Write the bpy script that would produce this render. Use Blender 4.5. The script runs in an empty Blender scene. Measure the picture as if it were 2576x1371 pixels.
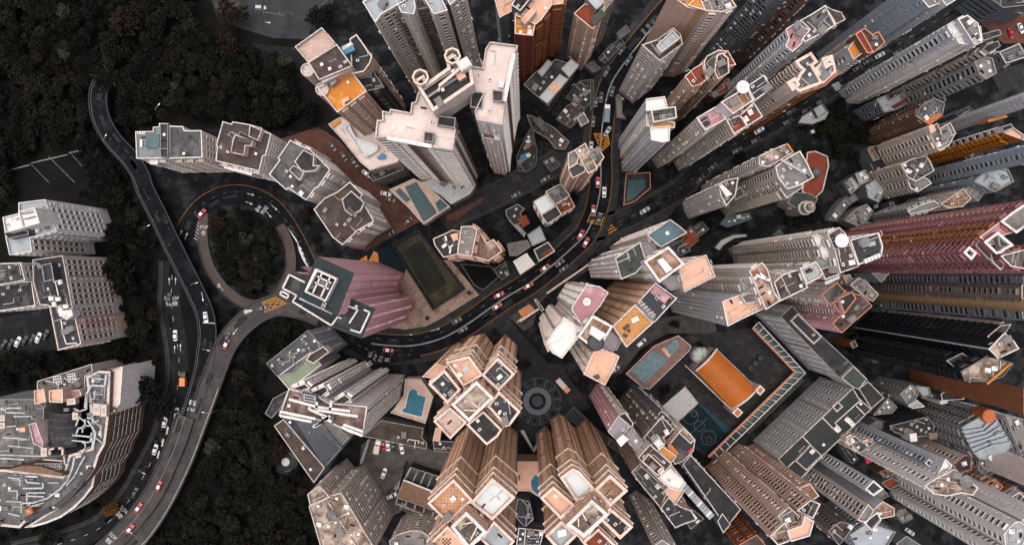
import bpy, math, random
import numpy as np
from mathutils import Vector, Matrix

# ------------------------------------------------------------------ camera, sky, sun, exposure
S, H, NX, NY = 0.0575, 340.0, 3960.0, 2075.0      # metres per map unit on the ground, camera height, point straight below the camera
sc = bpy.context.scene
cam = bpy.data.cameras.new("camera")
cam_ob = bpy.data.objects.new("camera", cam)
sc.collection.objects.link(cam_ob)
cam_ob.location = (0, 0, H)
cam_ob.rotation_euler = (0, 0, 0)
cam.sensor_width = 36
cam.lens = 36 * H / (7728 * S)
cam.shift_x = (3864 - NX) / 7728
cam.shift_y = (NY - 2056.5) / 7728
cam.clip_start, cam.clip_end = 1, 3000
sc.camera = cam_ob

SUN_EL, SUN_AZ = math.radians(85), math.radians(150)   # azimuth measured anticlockwise from +x: veiled sun almost overhead, a little to the left
world = bpy.data.worlds.new("World")
sc.world = world
world.use_nodes = True
wn, wl = world.node_tree.nodes, world.node_tree.links
wn.clear()
sky = wn.new("ShaderNodeTexSky")
sky.sky_type = 'NISHITA'
sky.sun_disc = False
sky.sun_elevation = SUN_EL
sky.sun_rotation = math.pi / 2 - SUN_AZ
sky.air_density, sky.dust_density, sky.ozone_density = 1.0, 8.0, 0.6
bg = wn.new("ShaderNodeBackground")
bg.inputs[1].default_value = 0.15
wo = wn.new("ShaderNodeOutputWorld")
haze_sat = wn.new("ShaderNodeHueSaturation")      # overcast: the same sky with most of its blue greyed out
haze_sat.inputs["Saturation"].default_value = 0.8
wl.new(sky.outputs[0], haze_sat.inputs["Color"])
wl.new(haze_sat.outputs[0], bg.inputs[0])
wl.new(bg.outputs[0], wo.inputs[0])
sun = bpy.data.lights.new("sun", 'SUN')
sun.energy = 0.7
sun.angle = math.radians(75)
sun.color = (1.0, 0.95, 0.90)
sun_ob = bpy.data.objects.new("sun", sun)
sc.collection.objects.link(sun_ob)
d = Vector((math.cos(SUN_AZ) * math.cos(SUN_EL), math.sin(SUN_AZ) * math.cos(SUN_EL), math.sin(SUN_EL)))
sun_ob.rotation_euler = d.to_track_quat('Z', 'Y').to_euler()
sun_ob.location = d * 600
sc.view_settings.view_transform = 'Standard'
sc.view_settings.look = 'None'
sc.view_settings.gamma = 1
sc.view_settings.use_curve_mapping = False
sc.view_settings.exposure = 0.36
sc.cycles.max_bounces = 3
sc.cycles.diffuse_bounces = 1
sc.cycles.glossy_bounces = 2

# ------------------------------------------------------------------ helpers
C = sc.collection
R = random.Random(7)
ROW = {'a': 0, 'b': 1371, 'c': 2742}

def P(s):
    """'a1 10,20 30,40' -> map points; the tag (row letter, column number) is the sheet of the map the numbers belong to"""
    out, ox, oy = [], 0, 0
    for t in s.split():
        if ',' in t:
            x, y = t.split(',')
            out.append((ox + float(x), oy + float(y)))
        else:
            ox, oy = 2576 * int(t[1]), ROW[t[0]]
    return out

def W(g, z=0.0):
    k = (H - z) / H * S
    return ((g[0] - NX) * k, -(g[1] - NY) * k)

def WP(s, z=0.0):
    return [W(g, z) for g in (P(s) if isinstance(s, str) else s)]

def area(p):
    return 0.5 * sum(p[i][0] * p[(i + 1) % len(p)][1] - p[(i + 1) % len(p)][0] * p[i][1] for i in range(len(p)))

def ccw(p):
    return list(p) if area(p) > 0 else list(reversed(p))

def offset(p, d):
    """inset (d > 0) a ccw polygon"""
    n, out = len(p), []
    for i in range(n):
        a, b, c = Vector(p[i - 1]), Vector(p[i]), Vector(p[(i + 1) % n])
        e1, e2 = (b - a).normalized(), (c - b).normalized()
        n1, n2 = Vector((-e1.y, e1.x)), Vector((-e2.y, e2.x))
        m = n1 + n2
        den = 1 + n1.dot(n2)
        if den < 0.15:
            out.append(tuple(b + n1 * d))
            continue
        out.append(tuple(b + m * (d / den)))
    return out

def inside(p, x, y):
    r, j = False, len(p) - 1
    for i in range(len(p)):
        if (p[i][1] > y) != (p[j][1] > y) and x < (p[j][0] - p[i][0]) * (y - p[i][1]) / (p[j][1] - p[i][1]) + p[i][0]:
            r = not r
        j = i
    return r

# ---- materials
MATS = {}
def srgb(h):
    v = [int(h[i:i + 2], 16) / 255 for i in (0, 2, 4)]
    return [((c + .055) / 1.055) ** 2.4 if c > .04 else c / 12.92 for c in v]

def mat(name, col, var=.18, scale=.35, rough=.85, streak=0.0, bump=0.0, stain=None, stain_amt=0.0, metal=0.0, tile=None, spec=None):
    """procedural surface: base colour broken up by two noises, optional rain streaks, stains, tile joints and bump"""
    if isinstance(col, str):
        col = srgb(col)
    f_ = .84 if name.startswith(('roof_', 'tile_')) else (.9 if name.startswith('cap') else (.8 if name.startswith(('leaf_', 'asphalt', 'ground', 'soil', 'pave', 'deck_grey', 'court', 'kerb', 'paint')) else 1))  # roof, coping and ground colours toned down so the walls look better lit
    col = [c * f_ for c in col]
    m = bpy.data.materials.new(name)
    m.use_nodes = True
    nt = m.node_tree
    n, l = nt.nodes, nt.links
    b = n["Principled BSDF"]
    b.inputs["Roughness"].default_value = rough
    b.inputs["Metallic"].default_value = metal
    b.inputs["Specular IOR Level"].default_value = spec if spec is not None else (.06 if rough > .75 else .3)
    tc = n.new("ShaderNodeTexCoord")
    def noise(sc_, det, vec=None, rgh=.6):
        t = n.new("ShaderNodeTexNoise")
        t.inputs["Scale"].default_value = sc_
        t.inputs["Detail"].default_value = det
        t.inputs["Roughness"].default_value = rgh
        l.new(vec or tc.outputs["Object"], t.inputs["Vector"])
        return t.outputs["Fac"]
    def mix(fac, a, bb, mode='MIX'):
        x = n.new("ShaderNodeMix")
        x.data_type = 'RGBA'
        x.blend_type = mode
        for sock, v in ((x.inputs[0], fac), (x.inputs[6], a), (x.inputs[7], bb)):
            if hasattr(v, 'is_output'):
                l.new(v, sock)
            elif isinstance(v, (int, float)):
                sock.default_value = v
            else:
                sock.default_value = (*v, 1)
        return x.outputs[2]
    def ramp(fac, lo, hi):
        r = n.new("ShaderNodeMapRange")
        r.inputs[1].default_value, r.inputs[2].default_value = lo, hi
        l.new(fac, r.inputs[0])
        return r.outputs[0]
    lo, hi = [c * (1 - var) for c in col], [min(1, c * (1 + var)) for c in col]
    out = mix(ramp(noise(scale, 5), .3, .7), lo, hi)
    if tile:
        tw, th, mort = tile
        bt = n.new("ShaderNodeTexBrick")
        bt.inputs["Scale"].default_value = 1
        bt.inputs["Brick Width"].default_value, bt.inputs["Row Height"].default_value = tw, th
        bt.inputs["Mortar Size"].default_value = .06 * th
        bt.offset = 0
        bt.inputs["Color1"].default_value = (1, 1, 1, 1)
        bt.inputs["Color2"].default_value = (.82, .82, .82, 1)
        bt.inputs["Mortar"].default_value = (mort, mort, mort, 1)
        l.new(tc.outputs["Object"], bt.inputs["Vector"])
        out = mix(1.0, out, bt.outputs["Color"], 'MULTIPLY')
    if stain is not None:
        f = ramp(noise(.16, 7, rgh=.68), .62 - .3 * stain_amt, .78 - .3 * stain_amt)
        out = mix(f, out, srgb(stain) if isinstance(stain, str) else stain)
    if streak:
        mp = n.new("ShaderNodeMapping")
        mp.inputs["Scale"].default_value = (.9, .9, .035)
        l.new(tc.outputs["Object"], mp.inputs["Vector"])
        f = ramp(noise(1.0, 4, mp.outputs[0]), .45, .85)
        mu = n.new("ShaderNodeMath"); mu.operation = 'MULTIPLY'; mu.inputs[1].default_value = streak
        l.new(f, mu.inputs[0])
        out = mix(mu.outputs[0], out, [c * .35 for c in col])
    l.new(out, b.inputs["Base Color"])
    if bump:
        bm = n.new("ShaderNodeBump")
        bm.inputs["Strength"].default_value = bump
        bm.inputs["Distance"].default_value = .1
        l.new(noise(6, 3), bm.inputs["Height"])
        l.new(bm.outputs[0], b.inputs["Normal"])
    MATS[name] = m
    return m

for nm, c, st in (('white', (.74, .68, .64), .25), ('offwhite', (.61, .545, .505), .4), ('pinkwhite', (.68, .56, .50), .35), ('peach', (.61, .375, .255), .35),
                  ('salmon', (.58, .39, .31), .35), ('grey', (.27, .27, .275), .45), ('lgrey', (.51, .51, .525), .4), ('bluegrey', (.30, .34, .39), .35),
                  ('slate', (.15, .16, .18), .4), ('tan', (.44, .27, .15), .3), ('maroon', (.16, .045, .032), .3), ('rust', (.26, .10, .05), .3), ('pink', (.70, .385, .41), .3),
                  ('crimson', (.30, .125, .13), .4), ('beige', (.53, .455, .40), .45), ('brown', (.17, .10, .07), .4), ('dark', (.05, .05, .055), .3), ('black', (.018, .02, .024), .2),
                  ('brick', (.23, .085, .04), .3), ('dusk', (.20, .16, .14), .5), ('orange', (.55, .19, .03), .3), ('greenwall', (.03, .04, .042), .2), ('purple', (.30, .27, .31), .4)):
    mat('wall_' + nm, c, .14, .5, .85, st)
MATS['cap'] = None
mat('cap', (.54, .475, .44), .3, 1.1, .85, .3, 0, (.26, .22, .20), .3)
mat('capw', (.66, .62, .595), .22, 1.1, .85, .25, 0, (.33, .30, .28), .25)
mat('capg', (.26, .255, .255), .3, 1.0, .85, .3, 0, (.12, .12, .12), .35)
mat('capp', (.68, .535, .46), .22, 1.1, .85, .25, 0, (.40, .27, .2), .25)
mat('capr', (.50, .22, .15), .15, .8)
mat('capd', (.12, .12, .125), .2, .8)
mat('roof_white', (.70, .585, .54), .10, .25, .85, 0, 0, (.45, .36, .32), .25)
mat('roof_bright', (.76, .73, .71), .08, .25, .8, 0, 0, (.5, .44, .4), .2)
mat('roof_ice', (.62, .66, .67), .08, .2, .6, 0, 0, (.36, .38, .38), .2)
mat('roof_grey', (.12, .12, .125), .3, .3, .9, 0, .2, (.035, .035, .037), .55)
mat('roof_mid', (.21, .20, .195), .25, .3, .9, 0, .2, (.09, .085, .08), .5)
mat('roof_dark', (.042, .042, .046), .3, .3, .85, 0, .1, (.10, .10, .10), .25)
mat('roof_navy', (.022, .026, .035), .2, .3, .6, 0, 0, (.06, .06, .065), .15)
mat('roof_brown', (.072, .054, .048), .3, .3, .9, 0, .2, (.13, .105, .095), .3)
mat('roof_rusty', (.22, .12, .075), .35, .4, .9, 0, .2, (.42, .30, .23), .5)
mat('roof_mottle', (.16, .115, .09), .4, .7, .9, 0, .3, (.42, .34, .28), .55)
mat('roof_orange', (.56, .215, .045), .12, .25, .8, 0, 0, (.66, .32, .11), .3)
mat('roof_gym', (.44, .115, .009), .10, .2, .55)
mat('roof_redbrown', (.22, .055, .03), .2, .4, .8, 0, 0, (.10, .03, .02), .4)
mat('roof_teal', (.075, .135, .15), .18, .3, .7, 0, 0, (.04, .07, .075), .3)
mat('roof_green', (.066, .078, .070), .2, .3, .8, 0, 0, (.035, .040, .040), .4)
mat('roof_school', (.043, .050, .050), .2, .3, .85, 0, 0, (.028, .032, .034), .4)
mat('roof_lawn', (.23, .27, .195), .12, .3, .9)
mat('roof_pink', (.42, .22, .245), .12, .3, .8, 0, 0, (.5, .33, .33), .25)
mat('roof_peach', (.68, .41, .295), .10, .3, .85, 0, 0, (.45, .24, .15), .25)
mat('roof_paleblue', (.34, .38, .41), .12, .25, .7, 0, 0, (.18, .2, .22), .3)
mat('roof_purple', (.30, .27, .30), .12, .3, .8, 0, 0, (.2, .16, .18), .3)
mat('roof_metal', (.33, .345, .365), .12, .3, .45, 0, 0, (.18, .19, .2), .3, .2)
mat('roof_rosebrown', (.23, .145, .13), .2, .4, .85, 0, 0, (.15, .10, .09), .35)
mat('roof_plant', (.125, .122, .12), .35, .5, .9, 0, .2, (.20, .18, .165), .4)
mat('roof_slate', (.085, .09, .098), .25, .3, .9, 0, .1, (.05, .052, .056), .4)
mat('tile_peach', (.62, .33, .20), .10, .3, .8, 0, 0, None, 0, 0, (1.0, 1.0, .45))
mat('tile_pale', (.60, .43, .37), .10, .3, .8, 0, 0, None, 0, 0, (1.2, .5, .55))
mat('tile_brown', (.20, .13, .11), .2, .5, .8, 0, 0, (.36, .28, .25), .35, 0, (.9, .9, .4))
mat('tile_amber', (.62, .30, .12), .15, .3, .8, 0, 0, None, 0, 0, (.8, .8, .5))
mat('wood_deck', (.20, .215, .22), .2, .5, .8, 0, 0, None, 0, 0, (6, .25, .5))
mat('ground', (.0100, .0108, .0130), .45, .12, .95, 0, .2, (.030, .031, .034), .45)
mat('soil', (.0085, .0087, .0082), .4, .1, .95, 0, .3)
mat('asphalt', (.0155, .0163, .0185), .22, .25, .85, 0, .25, (.030, .030, .031), .3)
mat('asphalt_dark', (.0075, .0085, .0115), .35, .5, .85, 0, .2, (.014, .0145, .017), .4)
mat('deck_grey', (.062, .058, .058), .2, .2, .85, 0, .2, (.085, .07, .066), .35)
mat('ramp_brown', (.066, .054, .050), .15, .2, .85, 0, .2, (.06, .05, .047), .35)
mat('kerb', (.075, .073, .072), .25, .6, .9)
mat('pave', (.030, .031, .034), .25, .3, .9, 0, .2, (.055, .05, .046), .3)
mat('red_pave', (.088, .043, .034), .25, .4, .9, 0, .2, (.05, .035, .032), .35)
mat('stone_pave', (.27, .19, .155), .35, 1.4, .9, 0, .3, (.12, .085, .07), .5)
mat('paint', (.62, .62, .62), .2, 1.2, .8)
mat('paint_dim', (.26, .26, .26), .3, 1.2, .8)
mat('paint_yellow', (.55, .24, .03), .2, 1.2, .8)
mat('court', (.024, .027, .021), .3, .12, .95, 0, .2, (.018, .018, .014), .4)
mat('court_blue', (.010, .022, .032), .2, .2, .8)
mat('court_edge', (.060, .052, .036), .3, .3, .95, 0, .2, (.03, .026, .018), .5)
mat('court_teal', (.10, .16, .17), .15, .3, .8)
mat('water_teal', (.006, .045, .06), .35, .4, .08, 0, .35, spec=.1)
mat('water_blue', (.0, .095, .155), .3, .5, .08, 0, .35, spec=.1)
mat('water_pale', (.10, .17, .20), .3, .5, .08, 0, .35, spec=.1)
mat('pool_deck', (.52, .38, .31), .12, .3, .8, 0, 0, None, 0, 0, (.8, .8, .7))
mat('glass', (.010, .012, .015), .2, 2, .12, 0, 0, spec=.6)
mat('glass_mid', (.055, .058, .062), .3, 2, .2, 0, 0, spec=.5)
mat('glass_light', (.20, .19, .18), .3, 2, .4)
mat('glass_teal', (.004, .035, .04), .25, .6, .15, 0, 0, spec=.6)
mat('metal_white', (.66, .62, .60), .1, 1, .5)
mat('metal_grey', (.28, .285, .29), .15, 1, .45, 0, 0, None, 0, .3)
mat('metal_dark', (.03, .031, .034), .2, 1, .5)
mat('duct', (.36, .385, .41), .2, .8, .5, 0, 0, (.18, .18, .18), .4, .1)
mat('duct_beige', (.47, .375, .31), .12, .8, .5)
mat('tarp_blue', (.05, .17, .30), .3, 1.5, .6)
mat('leaf_dark', (0.0089, 0.0100, 0.0083), .35, .08, .9)
mat('leaf_mid', (.0122, .0135, .0105), .35, .15, .9)
mat('leaf_pale', (.046, .050, .038), .3, .3, .9)
mat('leaf_olive', (.0185, .019, .0125), .4, .15, .9)
mat('leaf_rust', (.023, .0155, .0105), .45, .2, .9)
mat('leaf_amber', (.13, .055, .012), .4, .3, .9)
mat('bark', (.07, .05, .04), .3, 2, .95)
mat('terracotta', (.42, .13, .05), .2, 1, .8)
mat('magenta', (.45, .02, .06), .1, 1, .6)

# ---- mesh building
class MB:
    def __init__(s, origin=(0, 0)):
        s.v, s.f, s.m, s.o = [], [], [], origin
    def face(s, pts, m=0):
        i = len(s.v)
        s.v += [(p[0] - s.o[0], p[1] - s.o[1], p[2]) for p in pts]
        s.f.append(tuple(range(i, i + len(pts))))
        s.m.append(m)
    def prism(s, poly, z0, z1, m=0, mt=None, top=True, bottom=False):
        p = ccw(poly)
        n = len(p)
        for i in range(n):
            a, b = p[i], p[(i + 1) % n]
            s.face([(*a, z0), (*b, z0), (*b, z1), (*a, z1)], m)
        if top:
            s.face([(*q, z1) for q in p], m if mt is None else mt)
        if bottom:
            s.face([(*q, z0) for q in reversed(p)], m)
    def box(s, c, sz, ang=0, m=0, mt=None):
        ca, sa = math.cos(ang), math.sin(ang)
        hx, hy = sz[0] / 2, sz[1] / 2
        poly = [(c[0] + x * ca - y * sa, c[1] + x * sa + y * ca) for x, y in ((-hx, -hy), (hx, -hy), (hx, hy), (-hx, hy))]
        s.prism(poly, c[2], c[2] + sz[2], m, mt, True, True)
    def bar(s, a, b, w, z0, z1, m=0):
        dx, dy = b[0] - a[0], b[1] - a[1]
        L = math.hypot(dx, dy) or 1e-6
        s.box(((a[0] + b[0]) / 2, (a[1] + b[1]) / 2, z0), (L, w, z1 - z0), math.atan2(dy, dx), m)
    def ring(s, po, pi, z0, z1, m=0, zi=None):
        """coping ring between two loops of equal length"""
        zi = z0 if zi is None else zi
        n = len(po)
        for i in range(n):
            j = (i + 1) % n
            s.face([(*po[i], z1), (*po[j], z1), (*pi[j], z1), (*pi[i], z1)], m)
            s.face([(*po[i], z0), (*po[j], z0), (*po[j], z1), (*po[i], z1)], m)
            s.face([(*pi[j], zi), (*pi[i], zi), (*pi[i], z1), (*pi[j], z1)], m)
            s.face([(*po[j], z0), (*po[i], z0), (*pi[i], z0), (*pi[j], z0)], m)
    def tube(s, pts, r, m=0, n=6, r1=None):
        """tapered tube along 3-D points"""
        rings = []
        for i, p in enumerate(pts):
            p = Vector(p)
            t = (Vector(pts[min(i + 1, len(pts) - 1)]) - Vector(pts[max(i - 1, 0)])).normalized()
            u = t.orthogonal().normalized()
            w = t.cross(u)
            rr = r if r1 is None else r + (r1 - r) * i / (len(pts) - 1)
            rings.append([tuple(p + (u * math.cos(2 * math.pi * k / n) + w * math.sin(2 * math.pi * k / n)) * rr) for k in range(n)])
        for a, b in zip(rings, rings[1:]):
            for k in range(n):
                s.face([a[k], a[(k + 1) % n], b[(k + 1) % n], b[k]], m)
        s.face(list(reversed(rings[0])), m)
        s.face(rings[-1], m)
    def lathe(s, prof, c, n=16, m=0):
        for (r0, z0), (r1, z1) in zip(prof, prof[1:]):
            for k in range(n):
                a0, a1 = 2 * math.pi * k / n, 2 * math.pi * (k + 1) / n
                q = [(c[0] + r0 * math.cos(a0), c[1] + r0 * math.sin(a0), z0), (c[0] + r0 * math.cos(a1), c[1] + r0 * math.sin(a1), z0),
                     (c[0] + r1 * math.cos(a1), c[1] + r1 * math.sin(a1), z1), (c[0] + r1 * math.cos(a0), c[1] + r1 * math.sin(a0), z1)]
                if r0 < 1e-4: q.pop(0)
                elif r1 < 1e-4: q.pop(2)
                s.face(q, m)
    def mesh(s, name, mats):
        me = bpy.data.meshes.new(name)
        me.from_pydata(s.v, [], s.f)
        for m in ([mats] if isinstance(mats, str) else mats):
            me.materials.append(MATS[m])
        if any(s.m):
            me.polygons.foreach_set("material_index", s.m)
        return me
    def build(s, name, mats, parent=None, **tags):
        return link(name, s.mesh(name, mats), parent, **tags)

def link(name, me, parent=None, loc=None, rz=None, scale=None, **tags):
    o = bpy.data.objects.new(name, me)
    C.objects.link(o)
    if parent is not None:
        o.parent = parent
    if loc is not None:
        o.location = loc
    if rz is not None:
        o.rotation_euler = (0, 0, rz)
    if scale is not None:
        o.scale = scale
    for k, v in tags.items():
        o[k] = v
    return o

def thing(name, label, cat, loc=(0, 0, 0), rz=0, group=None):
    o = link(name, None, None, loc, rz, label=label, category=cat)
    o.empty_display_size = 1
    if group:
        o['group'] = group
    return o

def tag(o, label, cat, group=None):
    o['label'], o['category'] = label, cat
    if group:
        o['group'] = group
    return o

def quad_mesh(name, V, F, M, mats):
    """big all-quad mesh straight from arrays"""
    me = bpy.data.meshes.new(name)
    n, f = len(V), len(F)
    me.vertices.add(n)
    me.vertices.foreach_set("co", np.ascontiguousarray(V, dtype=np.float32).ravel())
    me.loops.add(4 * f)
    me.loops.foreach_set("vertex_index", np.ascontiguousarray(F, dtype=np.int32).ravel())
    me.polygons.add(f)
    me.polygons.foreach_set("loop_start", np.arange(0, 4 * f, 4, dtype=np.int32))
    for m in mats:
        me.materials.append(MATS[m])
    if M is not None:
        me.polygons.foreach_set("material_index", np.ascontiguousarray(M, dtype=np.int32))
    me.update(calc_edges=True)
    return me

# ---- windows, bays and balconies: small quad templates, x along the wall, -y outward, z up
def q_box(x0, x1, y0, y1, z0, z1, m=0, skip=''):
    v = [(x0, y0, z0), (x1, y0, z0), (x1, y1, z0), (x0, y1, z0), (x0, y0, z1), (x1, y0, z1), (x1, y1, z1), (x0, y1, z1)]
    f = {'f': (0, 1, 5, 4), 't': (4, 5, 6, 7), 'b': (3, 2, 1, 0), 'l': (3, 0, 4, 7), 'r': (1, 2, 6, 5)}   # the back against the wall is left open
    return [([v[i] for i in q], m) for k, q in f.items() if k not in skip]

def t_win(w, h, d, hood):
    t, o = .10, []
    o.append(([(-w / 2, -.03, 0), (w / 2, -.03, 0), (w / 2, -.03, h), (-w / 2, -.03, h)], 1))
    o += q_box(-w / 2 - t, -w / 2, -d, 0, -t, h + t)
    o += q_box(w / 2, w / 2 + t, -d, 0, -t, h + t)
    o += q_box(-.04, .04, -.09, 0, 0, h)
    o += q_box(-w / 2 - .12, w / 2 + .12, -d - .10, 0, -t - .08, -t + .02)
    o += q_box(-w / 2 - .15, w / 2 + .15, -hood, 0, h + t - .02, h + t + .13)
    return o

def t_bay(w, h, d):
    o = q_box(-w / 2, w / 2, -d, 0, -.45, 0)
    o += q_box(-w / 2 + .08, w / 2 - .08, -d + .06, 0, 0, h, 1, 'tb')
    o += q_box(-w / 2 - .05, w / 2 + .05, -d - .08, 0, h, h + .28)
    o += q_box(-w / 2, -w / 2 + .12, -d, 0, 0, h, 0, 'tb')
    o += q_box(w / 2 - .12, w / 2, -d, 0, 0, h, 0, 'tb')
    return o

def t_bal(w, h, d):
    o = q_box(-w / 2, w / 2, -d, 0, -.18, 0)
    o += q_box(-w / 2, w / 2, -d, -d + .12, 0, 1.0)
    o += q_box(-w / 2, -w / 2 + .12, -d + .12, 0, 0, 1.0)
    o += q_box(w / 2 - .12, w / 2, -d + .12, 0, 0, 1.0)
    o.append(([(-w / 2 + .3, -.03, .05), (w / 2 - .3, -.03, .05), (w / 2 - .3, -.03, 2.2), (-w / 2 + .3, -.03, 2.2)], 1))
    return o

def t_ac(*_):
    return q_box(-.42, .42, -.5, 0, 0, .5) + q_box(-.3, .3, -.515, -.49, .08, .42, 1, 'tblr') + q_box(-.5, .5, -.55, 0, -.1, -.02)

STY = {  # kind, floor height, width, height, depth, spacing, hood, chance of a cooling unit, end margin
    'cols': ('win', 3.0, 1.5, 1.65, .16, 2.9, .11, .16, .8),
    'wide': ('win', 3.1, 2.2, 1.7, .16, 3.3, .12, .10, .7),
    'dots': ('win', 3.0, .8, .95, .12, 4.6, .16, .10, 1.2),
    'dense': ('win', 3.0, 1.5, 1.9, .16, 2.25, .11, .22, .5),
    'slit': ('win', 3.0, .6, 2.0, .12, 1.5, .08, .03, .6),
    'school': ('win', 3.4, 1.7, 1.6, .14, 3.3, .1, 0, 1.0),
    'peachwin': ('win', 3.0, 1.7, 1.0, .10, 2.7, .05, 0, .7),
    'tall': ('win', 3.9, 1.3, 2.6, .30, 2.3, .35, .05, .6),
    'bay': ('bay', 3.0, 2.2, 1.5, .6, 3.5, 0, .10, .8),
    'comb': ('bay', 3.0, 1.9, 1.5, .95, 2.5, 0, 0, .3),
    'bal': ('bal', 3.0, 3.0, 2.2, 1.1, 4.2, 0, .10, .6),
    'rib': ('rib', 4.6, 0, 2.3, .28, 0, 0, 0, .15),
    'band': ('rib', 3.4, 0, 1.1, .13, 0, 0, 0, .3),
}
TPL = {}
def template(key):
    if key not in TPL:
        kind, w, h, dp, hood = key
        q = {'win': lambda: t_win(w, h, dp, hood), 'bay': lambda: t_bay(w, h, dp), 'bal': lambda: t_bal(w, h, dp), 'ac': t_ac}[kind]()
        TPL[key] = (np.array([p for f, _ in q for p in f], dtype=np.float64), np.array([m for _, m in q], dtype=np.int32))
    return TPL[key]
UNIT = {}
def unit_mesh(key, trim, gl):
    k = (key, trim, gl)
    if k not in UNIT:
        V, M = template(key)
        UNIT[k] = quad_mesh({'win': 'window', 'bay': 'bay_window', 'bal': 'balcony'}[key[0]], V, np.arange(len(V)).reshape(-1, 4), M, [trim, gl])
    return UNIT[k]
GL = ['glass', 'glass_mid', 'glass_light']
FOOT = []                     # footprints on the ground, to keep trees out of them
DIRS = {'r': 0, 'ur': 45, 'u': 90, 'ul': 135, 'l': 180, 'dl': 225, 'd': 270, 'dr': 315}
MAXWIN = 300
stats = {'win': 0, 'stuffwin': 0}

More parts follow.
